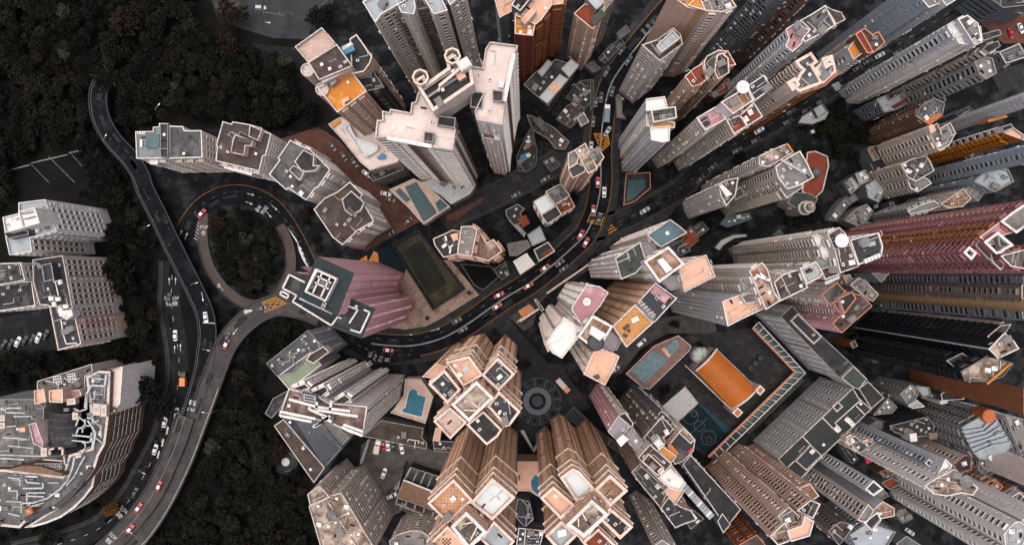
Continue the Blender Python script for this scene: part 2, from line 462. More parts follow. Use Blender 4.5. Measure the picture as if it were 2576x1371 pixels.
class Building:
    def __init__(s, name, label, cat='tower block', group=None):
        s.name, s.label, s.cat, s.group = name, label, cat, group
        s.root, s.o, s.inst, s.nb = None, (0, 0), [], 0
        s.led = None
        s.r = random.Random(hash(label) % 1000 if False else sum(map(ord, label)))
    def _root(s, poly, z0=0):
        if s.root is None:
            cx, cy = sum(p[0] for p in poly) / len(poly), sum(p[1] for p in poly) / len(poly)
            s.o = (cx, cy)
            s.root = thing(s.name, s.label, s.cat, (cx, cy, 0), 0, s.group)
            s.led = MB(s.o)
            s.pipe = MB(s.o)
    def mb(s):
        return MB(s.o)
    def block(s, pts, h, h0=0, wall='white', roof='roof_grey', par=1.0, f='cols', cap='cap', pw=.30, n=0, corn=(), trim=None, base=None):
        s.nb += 1
        h += s.nb * .017
        p = ccw(WP(pts, h))
        s._root(p)
        if h0 < 6:
            FOOT.append(p)
        wm = 'wall_' + wall
        m = s.mb()
        m.prism(p, h0, h - .02, 0, 0, par <= 0)
        wall_ob = m.build('wall', wm, s.root)
        if par > 0:
            pw *= s.r.uniform(.7, 1.05)
            pi = offset(p, pw)
            c = s.mb()
            c.ring(offset(p, -.07), pi, h - .22, h, 0, h - par)
            d = s.mb()
            d.face([(*q, h - par) for q in pi])
            c.build('parapet', cap, d.build('roof', roof, s.root))
        for zc in corn:
            c = s.mb()
            c.ring(offset(p, -.5), offset(p, -.001), zc, zc + .6)
            c.build('cornice', cap, wall_ob)
        s.facades(p, h0, h - max(par, .4), f, trim or wm, s.nb)
        if par > 0 and h0 < h - 2 and (n or h > 20):
            q = offset(p, 1.0)
            s.clutter(q, h - par, int(n * 1.5) + min(5, int(area(q) / 45)))
        return p
    def facades(s, p, z0, z1, f, trim, seed):
        if not f:
            return
        n = len(p)
        for i in range(n):
            a, b = p[i], p[(i + 1) % n]
            dx, dy = b[0] - a[0], b[1] - a[1]
            L = math.hypot(dx, dy)
            if L < 1.7:
                continue
            nx, ny = dy / L, -dx / L
            mx, my = (a[0] + b[0]) / 2, (a[1] + b[1]) / 2
            rr = math.hypot(mx, my) or 1
            if (nx * mx + ny * my) / rr > .16:         # turned away from every view from above this place
                continue
            st = f
            if isinstance(f, dict):
                ang, best, st = math.degrees(math.atan2(ny, nx)) % 360, 48, f.get('*')
                for k, v in f.items():
                    if k != '*':
                        dd = abs((ang - DIRS[k] + 180) % 360 - 180)
                        if dd < best:
                            best, st = dd, v
            if st and st != 'blank':
                s.facade(a, (dx / L, dy / L), L, (nx, ny), z0, z1, st, trim)
    def facade(s, a, e, L, nrm, z0, z1, st, trim):
        kind, fh, w, hh, dp, sp, hood, acp, mg = STY[st]
        ang = math.atan2(e[1], e[0])
        zs0 = z0 + (4.2 if z0 < 1 else 1.0)
        nf = int((z1 - zs0 - hh * .6) / fh)
        if kind == 'rib':
            for k in range(nf):
                z = z1 - 1.2 - (k + 1) * fh
                q0 = (a[0] + e[0] * mg, a[1] + e[1] * mg)
                q1 = (a[0] + e[0] * (L - mg), a[1] + e[1] * (L - mg))
                c = ((q0[0] + q1[0]) / 2 + nrm[0] * dp / 2, (q0[1] + q1[1]) / 2 + nrm[1] * dp / 2, z - .35)
                s.led.box(c, (L - 2 * mg, dp, .42), ang, 0 if trim not in ('capw',) else 0)
                o2 = .035
                p0, p1 = (q0[0] + nrm[0] * o2, q0[1] + nrm[1] * o2), (q1[0] + nrm[0] * o2, q1[1] + nrm[1] * o2)
                s.led.face([(*p0, z + .1), (*p1, z + .1), (*p1, z + hh), (*p0, z + hh)], 1)
            s.led_trim = trim
            return
        nc = int((L - 2 * mg - w) / sp) + 1
        if nc < 1:
            return
        x0 = L / 2 - (nc - 1) * sp / 2
        key = (kind, w, hh, dp, hood)
        per = s.r.choice((3, 4, 5))
        for c in range(nc):
            colv = s.r.random()
            small = kind == 'win' and w > 1.2 and nc > 3 and c % per == per - 1
            ck = (kind, w * .5, hh * .6, dp, hood) if small else key
            if per and c % per == 0 and c and s.r.random() < .7:
                x = x0 + (c - .5) * sp
                s.pipe.box((a[0] + e[0] * x + nrm[0] * .12, a[1] + e[1] * x + nrm[1] * .12, z0), (.22, .24, z1 - z0 - .3), ang)
            for k in range(nf):
                if s.r.random() < .03:
                    continue
                z = z1 - .7 - hh - k * fh
                x = x0 + c * sp
                px, py = a[0] + e[0] * x, a[1] + e[1] * x
                r = s.r.random()
                g = 0 if r < .58 else (1 if r < .84 else 2)
                # size of the opening as seen from above, in picture units of a quarter of the frame's thousandth
                D = H - z
                rad = math.hypot(px, py)
                face = -(nrm[0] * px + nrm[1] * py) / max(rad, 1)
                ap = min(w, hh * max(face, 0) * rad / D + .05) / (S * 2.0125) * H / D
                s.inst.append((ap * (.6 if small else 1), ck, trim, g, px, py, z + (.5 if small else 0), ang))
                if acp and s.r.random() < acp * (1.6 if colv > .6 else .4):
                    s.inst.append((0, ('ac', 0, 0, 0, 0), 'metal_white', 0, px + e[0] * (w / 2 - .3), py + e[1] * (w / 2 - .3), z - .75, ang))
    def prism(s, name, pts, h, h0, m, mt=None):
        p = WP(pts, h)
        s._root(p)
        b = s.mb()
        b.prism(p, h0, h, 0, 1 if mt else 0, True, True)
        return b.build(name, [m, mt] if mt else m, s.root)
    def flat(s, name, pts, z, m, thick=.06):
        return s.prism(name, pts, z, z - thick, m)
    def bars(s, name, pts, z, w, t, m):
        p = WP(pts, z)
        b = s.mb()
        for i in range(len(p) - 1):
            b.bar(p[i], p[i + 1], w, z - t, z)
        return b.build(name, m, s.root)
    def put(s, name, me, g, z, rz=0, scale=None):
        x, y = W(g, z) if not isinstance(g, str) else WP(g, z)[0]
        return link(name, me, s.root, (x - s.o[0], y - s.o[1], z), rz, scale)
    def clutter(s, poly, z, n):
        if area(poly) < 6:
            return
        xs, ys = [q[0] for q in poly], [q[1] for q in poly]
        e = (poly[1][0] - poly[0][0], poly[1][1] - poly[0][1])
        ang = math.atan2(e[1], e[0])
        done, tries = [], 0
        while len(done) < n and tries < 200:
            tries += 1
            x, y = s.r.uniform(min(xs), max(xs)), s.r.uniform(min(ys), max(ys))
            if not inside(poly, x, y) or any(math.hypot(x - a, y - b) < 1.9 for a, b in done):
                continue
            done.append((x, y))
            nm, me = s.r.choice(ROOFKIT)
            link(nm, me, s.root, (x - s.o[0], y - s.o[1], z), ang + s.r.choice((0, math.pi / 2, math.pi)))
    def finish(s):
        if s.root is None:
            return
        if s.led.f:
            s.led.build('floor_ledge', [s.led_trim, 'glass'], s.root, kind='stuff')
        if s.pipe.f:
            s.pipe.build('drain_pipe', s.r.choice(('capg', 'cap', 'wall_brown')), s.root, kind='stuff')
        big = sorted((i for i in s.inst if i[0] >= 4.5), key=lambda i: -i[0])[:MAXWIN]
        ids = {id(i) for i in big}
        nm = {'win': 'window', 'bay': 'bay_window', 'bal': 'balcony'}
        for ap, key, trim, g, x, y, z, ang in big:
            link(nm[key[0]], unit_mesh(key, trim, GL[g]), s.root, (x - s.o[0], y - s.o[1], z), ang)
        stats['win'] += len(big)
        rest = {}
        for i in s.inst:
            if id(i) not in ids:
                rest.setdefault((i[1][0], i[2]), []).append(i)
        for (kind, trim), lst in rest.items():
            Vs, Fs, Ms, base = [], [], [], 0
            bykey = {}
            for i in lst:
                bykey.setdefault(i[1], []).append(i)
            for key, li in bykey.items():
                V, M = template(key)
                A = np.array([(i[4] - s.o[0], i[5] - s.o[1], i[6], i[7], i[3]) for i in li])
                ca, sa = np.cos(A[:, 3])[:, None], np.sin(A[:, 3])[:, None]
                X = V[None, :, 0] * ca - V[None, :, 1] * sa + A[:, 0:1]
                Y = V[None, :, 0] * sa + V[None, :, 1] * ca + A[:, 1:2]
                Z = V[None, :, 2] + A[:, 2:3]
                Vs.append(np.stack([X, Y, Z], -1).reshape(-1, 3))
                Ms.append(np.where(M[None, :] == 1, 1 + A[:, 4:5].astype(int), 0).reshape(-1))
            V = np.concatenate(Vs)
            F = np.arange(len(V)).reshape(-1, 4)
            me = quad_mesh('w', V, F, np.concatenate(Ms), [trim] + GL)
            link({'win': 'small_window', 'bay': 'small_bay_window', 'bal': 'small_balcony', 'ac': 'wall_cooling_unit'}[kind], me, s.root, kind='stuff')
            stats['stuffwin'] += len(lst)

CUR = [None]
def B(name, label, cat='tower block', group=None):
    if CUR[0]:
        CUR[0].finish()
    CUR[0] = Building(name, label, cat, group) if name else None
    return CUR[0]
def K(pts, h, h0=0, wall='white', roof='roof_grey', **kw):
    return CUR[0].block(pts, h, h0, wall, roof, **kw)

# ---- shared roof kit (each mesh modelled once, origin at its foot)
def kit():
    out = []
    b = MB(); b.box((0, 0, .12), (1.0, .8, .75), 0, 0); b.lathe([(.28, .875), (.3, .9), (.05, .9), (0, .91)], (0, 0), 10, 1)
    for x in (-.4, .4):
        b.box((x, 0, 0), (.08, .8, .12), 0, 1)
    out.append(('air_conditioner', b.mesh('air_conditioner', ['metal_white', 'metal_dark'])))
    b = MB(); b.box((0, 0, .2), (1.7, 1.4, 1.1), 0, 0); b.box((0, 0, 1.3), (1.8, 1.5, .08), 0, 0); b.box((.4, .3, 1.38), (.5, .5, .1), 0, 1); b.box((0, 0, 0), (1.5, 1.2, .2), 0, 1)
    out.append(('water_tank', b.mesh('water_tank', ['metal_white', 'metal_grey'])))
    b = MB(); b.box((0, 0, 0), (.9, .9, .35), 0, 0); b.box((0, 0, .35), (1.0, 1.0, .06), 0, 1)
    out.append(('roof_hatch', b.mesh('roof_hatch', ['capw', 'metal_white'])))
    b = MB(); b.tube([(0, 0, 0), (0, 0, 1.0), (.35, 0, 1.2)], .14, 0); b.lathe([(.3, 0), (.3, .1), (.15, .15)], (0, 0), 8, 0)
    out.append(('vent_pipe', b.mesh('vent_pipe', ['metal_grey'])))
    b = MB()
    b.tube([(-2, 0, .25), (2, 0, .25), (2.3, .3, .25), (2.3, 1.5, .25), (2.3, 1.5, 0)], .09, 0)
    for x in (-1.6, 0, 1.6):
        b.box((x, 0, 0), (.15, .3, .18), 0, 1)
    out.append(('pipe_run', b.mesh('pipe_run', ['metal_white', 'metal_grey'])))
    b = MB(); b.box((0, 0, .15), (1.9, 1.1, 1.3), 0, 0)
    for x in (-.5, .5):
        b.lathe([(.36, 1.452), (.4, 1.49), (.08, 1.49), (0, 1.5)], (x, 0), 10, 1)
    for x in (-.85, .85):
        b.box((x, 0, 0), (.1, 1.1, .15), 0, 1)
    out.append(('chiller', b.mesh('chiller', ['metal_grey', 'metal_dark'])))
    b = MB(); b.box((0, 0, 0), (2.6, 1.9, 2.2), 0, 0); b.box((0, 0, 2.2), (2.8, 2.1, .14), 0, 1); b.box((.5, -.97, 0), (.8, .06, 1.9), 0, 2)
    out.append(('stair_hood', b.mesh('stair_hood', ['cap', 'roof_mid', 'metal_dark'])))
    b = MB(); b.box((0, 0, 0), (1.8, .5, .45), 0, 0); b.box((0, 0, .45), (1.6, .35, .25), 0, 1); b.box((.3, 0, .7), (.5, .3, .25), 0, 1)
    out.append(('planter_box', b.mesh('planter_box', ['roof_rusty', 'leaf_mid'])))
    b = MB(); b.box((0, 0, 0), (3.2, .09, .8), 0, 0); b.box((1.6, .8, 0), (.09, 1.6, .8), 0, 0)
    out.append(('low_screen', b.mesh('low_screen', ['capw'])))
    b = MB(); b.tube([(-1.4, 0, .12), (1.4, 0, .12)], .07, 0, 5); b.tube([(-1.4, .25, .12), (1.0, .25, .12), (1.0, 1.6, .12)], .06, 0, 5)
    out.append(('cable_tray', b.mesh('cable_tray', ['metal_grey'])))
    return out
ROOFKIT = kit()
RK = dict(ROOFKIT)
ROOFKIT += [ROOFKIT[0], ROOFKIT[0], ROOFKIT[2], ROOFKIT[4], ROOFKIT[7], ROOFKIT[8], ROOFKIT[9]]

def dish_mesh(r):
    b = MB()
    prof = [(r * t, .9 + .35 * r * t * t) for t in (0, .25, .5, .75, 1)] + [(r * 1.02, .9 + .35 * r), (r * .5, .8 + .08 * r), (.2, .8)]
    b.lathe(prof, (0, 0), 20, 0)
    b.tube([(0, 0, 0), (0, 0, .9)], .16, 1)
    b.tube([(r * .6, 0, 1.0 + .12 * r), (0, 0, .9 + .8 * r)], .05, 1, 4)
    b.tube([(-r * .6, 0, 1.0 + .12 * r), (0, 0, .9 + .8 * r)], .05, 1, 4)
    me = b.mesh('satellite_dish', ['roof_bright', 'metal_grey'])
    return me
DISH = {r: dish_mesh(r) for r in (.6, 1.2, 2.0)}
# ------------------------------------------------------------------ ground, roads, markings
def sheet(name, pts, z, m, parent=None, zw=None, **tags):
    p = ccw(WP(pts, z if zw is None else zw))
    b = MB()
    b.face([(*q, z) for q in p])
    if parent is None and not tags:
        tags = {'kind': 'structure'}
    return b.build(name, m, parent, **tags)

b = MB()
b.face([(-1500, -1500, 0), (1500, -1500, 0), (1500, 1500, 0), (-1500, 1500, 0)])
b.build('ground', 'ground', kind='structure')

def smooth(p, n=6):
    out = []
    for i in range(len(p) - 1):
        p0, p1, p2, p3 = p[max(i - 1, 0)], p[i], p[i + 1], p[min(i + 2, len(p) - 1)]
        for k in range(n):
            t = k / n
            out.append(tuple(.5 * ((2 * b_) + (c - a) * t + (2 * a - 5 * b_ + 4 * c - d_) * t * t + (-a + 3 * b_ - 3 * c + d_) * t ** 3)
                             for a, b_, c, d_ in zip(p0, p1, p2, p3)))
    out.append(tuple(p[-1]))
    return out

def side(p, off):
    out = []
    for i in range(len(p)):
        a, b_ = p[max(i - 1, 0)], p[min(i + 1, len(p) - 1)]
        dx, dy = b_[0] - a[0], b_[1] - a[1]
        L = math.hypot(dx, dy) or 1
        out.append((p[i][0] - dy / L * off, p[i][1] + dx / L * off))
    return out

def ribbon(mb, p, o0, o1, z0, z1=None, m=0):
    """strip between two offsets of a path; with z1 it becomes a kerb or barrier"""
    a, b_ = side(p, o0), side(p, o1)
    for i in range(len(p) - 1):
        if z1 is None:
            mb.face([(*a[i], z0), (*a[i + 1], z0), (*b_[i + 1], z0), (*b_[i], z0)][::-1], m)
        else:
            mb.face([(*a[i], z1), (*a[i + 1], z1), (*b_[i + 1], z1), (*b_[i], z1)][::-1], m)
            mb.face([(*b_[i], z0), (*b_[i + 1], z0), (*b_[i + 1], z1), (*b_[i], z1)][::-1], m)
            mb.face([(*a[i], z0), (*a[i + 1], z0), (*a[i + 1], z1), (*a[i], z1)], m)

ROADS = []          # (path, half width, deck height): trees keep clear of them
def road(name, pts, w, m='asphalt', z=.05, label=None, pave=(0, 0), kerb=True, barrier=False, deck=False, piers=True, bm='kerb'):
    p = smooth(WP(pts, z))
    ROADS.append((p, w / 2 + max(pave), z))
    b = MB()
    if deck:
        ribbon(b, p, -w / 2, w / 2, z)
        ribbon(b, p, -w / 2 - .3, w / 2 + .3, z - 1.3, z - .02)
    else:
        ribbon(b, p, -w / 2, w / 2, z)
    o = b.build(name, m, kind='structure')
    for sgn, pw in ((-1, pave[0]), (1, pave[1])):
        if pw:
            k = MB()
            ribbon(k, p, sgn * (w / 2), sgn * (w / 2 + .22), 0, .17)
            if sgn > 0 or True:
                k.build('kerb', 'kerb', o)
            k = MB()
            ribbon(k, p, sgn * (w / 2 + .22), sgn * (w / 2 + pw), 0, .16)
            k.build('pavement', 'pave', o)
    if barrier:
        for sgn in (-1, 1):
            k = MB()
            ribbon(k, p, sgn * (w / 2 - .05) , sgn * (w / 2 + .30), z - .1, z + .95)
            k.build('barrier', bm, o)
    if deck and piers:
        acc = 0
        for i in range(1, len(p)):
            acc += math.hypot(p[i][0] - p[i - 1][0], p[i][1] - p[i - 1][1])
            if acc > 24:
                acc = 0
                k = MB(p[i])
                k.lathe([(.8, 0), (.8, z - 2.2), (w * .3, z - 1.3)], p[i], 10)
                q = k.build('pier', 'kerb', o)
                q.location = (p[i][0], p[i][1], 0)
    return o, p

def along(p, dist):
    for i in range(1, len(p)):
        L = math.hypot(p[i][0] - p[i - 1][0], p[i][1] - p[i - 1][1])
        if dist <= L:
            t = dist / L
            return (p[i - 1][0] + (p[i][0] - p[i - 1][0]) * t, p[i - 1][1] + (p[i][1] - p[i - 1][1]) * t), math.atan2(p[i][1] - p[i - 1][1], p[i][0] - p[i - 1][0])
        dist -= L
    return None, None

def lines(o, p, offs, z, m='paint', w=.13, dash=None, name='lane_line', a=0, b_=1e9):
    k, L, dd = MB(), sum(math.hypot(p[i][0] - p[i - 1][0], p[i][1] - p[i - 1][1]) for i in range(1, len(p))), a
    b_ = min(b_, L - .5)
    for off in offs:
        q = side(p, off)
        LL = sum(math.hypot(q[i][0] - q[i - 1][0], q[i][1] - q[i - 1][1]) for i in range(1, len(q)))
        dd = a
        on, gap = dash or (2.0, 0)
        while dd < min(b_, LL - on):
            c0, _ = along(q, max(dd, .01))
            c1, _ = along(q, dd + on)
            if c0 and c1:
                dx, dy = c1[0] - c0[0], c1[1] - c0[1]
                n_ = math.hypot(dx, dy) or 1
                ux, uy = -dy / n_ * w / 2, dx / n_ * w / 2
                k.face([(c0[0] - ux, c0[1] - uy, z), (c1[0] - ux, c1[1] - uy, z), (c1[0] + ux, c1[1] + uy, z), (c0[0] + ux, c0[1] + uy, z)])
            dd += on + gap
    if k.f:
        k.build(name, m, o, kind='stuff')

def arrow(o, g, ang, z, L=4.0, turn=0, m='paint'):
    """road arrow painted on the lane; ang in degrees on the map"""
    k = MB()
    k.face([(-L / 2, -.09, 0), (L / 2 - 1.1, -.09, 0), (L / 2 - 1.1, .09, 0), (-L / 2, .09, 0)])
    k.face([(L / 2 - 1.1, -.42, 0), (L / 2, 0, 0), (L / 2 - 1.1, .42, 0)])
    if turn:
        k.face([(-.2, 0, .004), (.1, 0, .004), (.9, turn * .8, .004), (.6, turn * .9, .004)])
        k.face([(.35, turn * .75, .004), (1.25, turn * .55, .004), (1.1, turn * 1.3, .004)])
    x, y = W(g, z)
    q = k.build('arrow_marking', m, o)
    q.location = (x, y, z + .03)
    q.rotation_euler = (0, 0, math.radians(ang))

def words(o, txt, g, ang, z, size, m='paint', stretch=1.6, name='lettering', loc=None, ext=0):
    cu = bpy.data.curves.new('t', 'FONT')
    cu.body = txt
    cu.size = size
    cu.align_x = cu.align_y = 'CENTER'
    cu.space_line = .95
    cu.resolution_u = 2
    cu.extrude = ext
    ob = bpy.data.objects.new('t', cu)
    C.objects.link(ob)
    dg = bpy.context.evaluated_depsgraph_get()
    me = bpy.data.meshes.new_from_object(ob.evaluated_get(dg))
    bpy.data.objects.remove(ob)
    me.materials.clear()
    me.materials.append(MATS[m])
    x, y = W(g, z)
    q = link(name, me, o, (x, y, z + .03), math.radians(ang), (1, stretch, 1))
    return q

mat('lot_warm', (.078, .070, .067), .25, .3, .9, 0, .2, (.045, .042, .042), .45)
mat('lot_grey', (.034, .036, .039), .25, .1, .9, 0, .2, (.022, .023, .025), .4)
mat('forecourt', (.060, .058, .057), .25, .3, .9, 0, .2, (.036, .035, .035), .45)
# woodland floor
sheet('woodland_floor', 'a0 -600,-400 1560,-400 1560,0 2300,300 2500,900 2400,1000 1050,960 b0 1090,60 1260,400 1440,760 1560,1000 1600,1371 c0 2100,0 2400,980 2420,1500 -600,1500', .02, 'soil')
# paved places
sheet('upper_car_park', 'a0 1575,-60 2560,-60 2500,40 2360,130 2330,300 2060,290 1760,200 1640,130', .04, 'lot_grey')
sheet('side_lane', 'a0 1900,330 2320,370 2420,480 2440,560 2000,470', .04, 'asphalt')
sheet('red_courtyard', 'a0 2080,1060 2400,960 2560,1060 a1 140,1240 230,1371 b1 420,60 600,300 540,330 200,520 60,500 b0 2540,0 2400,-120', .04, 'red_pave')
sheet('stone_terrace', 'b1 300,1095 480,690 510,560 780,590 830,600 1040,855 980,890 740,1040 640,1090 480,1115', .30, 'stone_pave')
sheet('paved_drive', 'b1 1230,1000 1150,1090 1350,1320 1440,1371 c1 1340,80 1330,480 1500,640 1560,480 1880,330 1640,0 b1 1560,1371 1300,1080', .04, 'pave')
sheet('car_park', 'c1 200,570 640,640 830,690 900,900 700,1220 460,1110 330,1180 210,980 130,860 150,620', .04, 'lot_warm')
sheet('school_yard', 'b2 -120,1180 540,1100 860,1400 c2 860,40 190,710 -360,330 -420,120', .05, 'pave')
sheet('hospital_car_park', 'b0 -200,1060 380,960 440,1260 300,1300 -200,1320', .04, 'asphalt')
sheet('podium_yard', 'c2 1300,400 2100,330 2400,420 2300,900 1700,900', .04, 'pave')
sheet('corner_yard', 'a2 2060,60 2700,60 2700,330 2420,330 2250,180', .04, 'red_pave')

# the curved main road through the middle
main, pm = road('main_road', 'b0 2380,760 2460,960 b1 20,1130 170,1205 350,1235 550,1235 760,1180 950,1075 1200,900 1430,760 1600,625 1740,500 1840,400 1905,270 1945,120 1960,-30 a1 1955,1180 1965,1000 1990,800 2035,640 2120,500 2250,330 2400,150 2560,-30 2700,-200', 10.0, 'asphalt_dark', .06, pave=(3.0, 3.0))
lines(main, pm, (.15, -.15), .09, 'paint', .12, a=38)
lines(main, pm, (4.7, -4.7), .09, 'paint_yellow', .10)
lines(main, pm, (2.6,), .09, 'paint_dim', .12, (2, 5), a=30, b_=140)
for g, a_ in ((P('b1 710,1118')[0], 18), (P('b1 505,1150')[0], -10)):
    arrow(main, g, a_, .06, 4.2)
words(main, 'BUS', P('b1 222,1306')[0], 66, .18, 1.35, 'paint', 1.25)
words(main, 'STOP', P('b1 256,1326')[0], 68, .18, 1.2, 'paint', 1.35)
words(main, '巴士', P('b1 298,1336')[0], 72, .18, 1.5, 'paint', 1.3)
words(main, '站', P('b1 345,1344')[0], 75, .18, 1.9, 'paint', 1.1)
words(main, 'KEEP', P('a1 2398,148')[0], -45, .06, 1.2, 'paint_dim', 1.3)
words(main, 'CLEAR', P('a1 2362,178')[0], -45, .06, 1.1, 'paint_dim', 1.4)
words(main, '請勿', P('a1 2318,208')[0], -45, .06, 1.5, 'paint_dim', 1.1)
words(main, '停車', P('a1 2280,244')[0], -45, .06, 1.5, 'paint_dim', 1.1)

side_st, ps = road('side_street', 'b1 1890,360 2080,310 2300,205 2560,55 a2 240,1180 580,985 830,835 1150,640 1400,475 1700,290 2000,110 2300,-60', 7.6, 'asphalt', .055, pave=(1.6, 1.6))
lines(side_st, ps, (0,), .085, 'paint_dim', .12, (2, 4))
loop, pl = road('loop_road', 'b0 1300,560 1375,420 1440,300 1530,190 1650,120 1780,95 1920,120 2050,195 2140,300 2215,420 2270,530 2320,640 2390,780', 8.6, 'asphalt_dark', .052)
lines(loop, pl, (.9,), .085, 'paint_dim', .12, (1.2, 4))
lines(loop, pl, (4.1,), .085, 'paint_yellow', .10)
ring_pts = 'b0 ' + ' '.join('%d,%d' % (1855 + 355 * math.cos(t), 540 - 395 * math.sin(t)) for t in [math.radians(200 + 12 * i) for i in range(0, 17)])
inner, pi_ = road('loop_slip_road', 'b0 1535,240 1530,400 1545,520 1590,660 1680,790 1800,890 1920,930 2040,895 2130,800 2190,680 2195,560 2170,450 2110,330', 4.0, 'ramp_brown', .075)
for sg in (-1, 1):
    k = MB(); ribbon(k, pi_[6:62], sg * 2.0, sg * 2.25, .0, .75); k.build('barrier', 'kerb', inner)
arrow(inner, P('b0 1665,795')[0], 125, .075, 4.0, 1)
words(inner, 'STOP', P('b0 1538,345')[0], 0, .075, 1.5, 'paint', 1.4)
words(inner, '停', P('b0 1535,392')[0], 0, .075, 1.9, 'paint', 1.3)
for g, a_, t in (('b0 1892,97', -12, 0), ('b0 1880,162', -22, 0), ('b0 2072,198', -42, 0), ('b0 2030,250', -50, 0), ('b0 1362,392', 68, 0), ('b0 1405,412', 68, 0)):
    arrow(loop, P(g)[0], a_, .052, 3.4)
words(loop, 'CENTRAL', P('b0 1992,215')[0], 232, .052, .95, 'paint', 2.6)
words(loop, '中環', P('b0 1947,200')[0], 232, .052, 1.5, 'paint', 1.4)
# chevrons between the lanes
k = MB()
for pts in ('b0 2165,340 2240,440 2262,500 2240,460', 'b0 2240,450 2262,500 2300,590 2340,665 2325,655 2285,590 2255,520'):
    k.face([(*q, .10) for q in ccw(WP(pts, .1))])
for t in range(4):
    y = 480 + t * 38
    x = 2250 + t * 14
    k.face([(*q, .104) for q in ccw(WP('b0 %d,%d %d,%d %d,%d %d,%d' % (x, y, x + 22, y + 18, x + 30, y + 40, x + 8, y + 22), .1))])
for t in range(6):
    k.face([(*q, .104) for q in ccw(WP('b0 %d,%d 1500,%d 1500,%d %d,%d' % (1490 - t * 5, 300 + t * 24, 318 + t * 26, 324 + t * 26, 1490 - t * 5, 306 + t * 24), .1))])
k.build('chevron_marking', 'paint', loop, kind='stuff')

est, pe = road('estate_road', 'b1 760,300 860,240 1150,110 1400,-20 1620,-140 1760,-230', 9.5, 'pave', .048, pave=(1.2, 1.2))
low, pw_ = road('lower_road', 'b0 1300,600 1297,760 1290,900 1310,1060 1335,1200 1350,1340 c0 1345,150 1290,390 1210,610 1110,800 1010,980 890,1130 720,1260 450,1360 100,1440', 8.2, 'asphalt', .05, pave=(1.8, 0))
lines(low, pw_, (0,), .08, 'paint', .14, (2, 4))
for g, a_ in (('b0 1277,750', 90), ('b0 1325,750', 90), ('b0 1318,1262', 90), ('b0 1362,1250', 90), ('c0 1245,675', 78)):
    arrow(low, P(g)[0], a_, .05, 3.2)
words(low, 'SLOW', P('b0 1320,880')[0], 0, .05, 1.2, 'paint', 2.0)
words(low, '慢駛', P('b0 1320,922')[0], 0, .05, 1.3, 'paint', 1.6)
words(low, 'SLOW', P('b0 1270,880')[0], 0, .05, 1.2, 'paint', 2.0)
words(low, '慢駛', P('b0 1273,922')[0], 0, .05, 1.3, 'paint', 1.6)
words(low, 'SLOW', P('c0 935,1105')[0], -45, .05, 1.5, 'paint', 1.7)
words(low, '慢駛', P('c0 898,1145')[0], -45, .05, 1.6, 'paint', 1.5)
k = MB()
for t in range(3):
    k.face([(*q, .10) for q in ccw(WP('c0 %d,%d %d,%d %d,%d %d,%d' % (1263 - t * 34, 480 + t * 90, 1275 - t * 34, 480 + t * 90, 1262 - t * 34, 535 + t * 90, 1250 - t * 34, 535 + t * 90), .1))])
k.build('dashed_line', 'paint', low, kind='stuff')

mat('barrier_dark', (.045, .047, .052), .3, 1, .9)
def flyover(name, pts, w, m, z, bm='kerb'):
    return road(name, pts, w, m, z, deck=True, barrier=True, bm=bm)
hill, ph = flyover('hill_flyover', 'a0 790,610 752,680 745,780 768,900 850,1050 985,1200 1062,1320 b0 1100,60 1190,240 1290,450 1395,660 1480,830 1548,990 1570,1150 1555,1300 c0 1535,60 1480,260 1420,450 1350,620', 7.2, 'asphalt_dark', 7.0, 'barrier_dark')
lines(hill, ph, (-3.3,), 7.03, 'paint_dim', .14)
arrow(hill, P('b0 1528,870')[0], -80, 7.0, 4.0)
k = MB()
k.face([(*q, 7.034) for q in ccw(WP('b0 1530,1062 1628,1066 1628,1071 1530,1067', 7))])
k.build('stop_line', 'paint', hill)
ramp, pr = flyover('ramp_flyover', 'b0 2420,1010 2310,965 2230,945 2120,930 2010,955 1900,1020 1790,1120 1710,1230 1660,1340 c0 1625,60 1560,240 1490,430 1400,670 1330,830 1240,1010 1130,1190 1010,1340 880,1460', 8.6, 'deck_grey', 7.6)
lines(ramp, pr, (3.6,), 7.63, 'paint', .14, a=60)
arrow(ramp, P('b0 1775,1130')[0], 232, 7.6, 3.6)
mid, pd = flyover('middle_flyover', 'c0 1400,400 1340,580 1265,760 1170,960 1060,1120 930,1270 790,1400 680,1500', 7.4, 'deck_grey', 8.4)
lines(mid, pd, (-.1,), 8.43, 'paint_dim', .14)
words(mid, 'SLOW', P('c0 852,1303')[0], -45, 8.4, 1.4, 'paint', 1.7)
words(mid, '慢駛', P('c0 818,1340')[0], -45, 8.4, 1.5, 'paint', 1.5)
words(ramp, 'ADMIRALTY', P('c0 1442,345')[0], 165, 8.4, .62, 'paint', 3.2)
words(ramp, '金鐘', P('c0 1455,295')[0], 165, 8.4, 1.6, 'paint', 1.6)
k = MB()
for t in range(9):
    a_ = (1395 - t * 10, 330 + t * 22)
    k.face([(*q, 8.44) for q in ccw(WP('c0 %d,%d %d,%d %d,%d %d,%d' % (a_[0], a_[1], a_[0] - 22, a_[1] + 10, a_[0] - 24, a_[1] + 14, a_[0] - 2, a_[1] + 4), 8.4))])
k.build('hatched_marking', 'paint_dim', mid, kind='stuff')

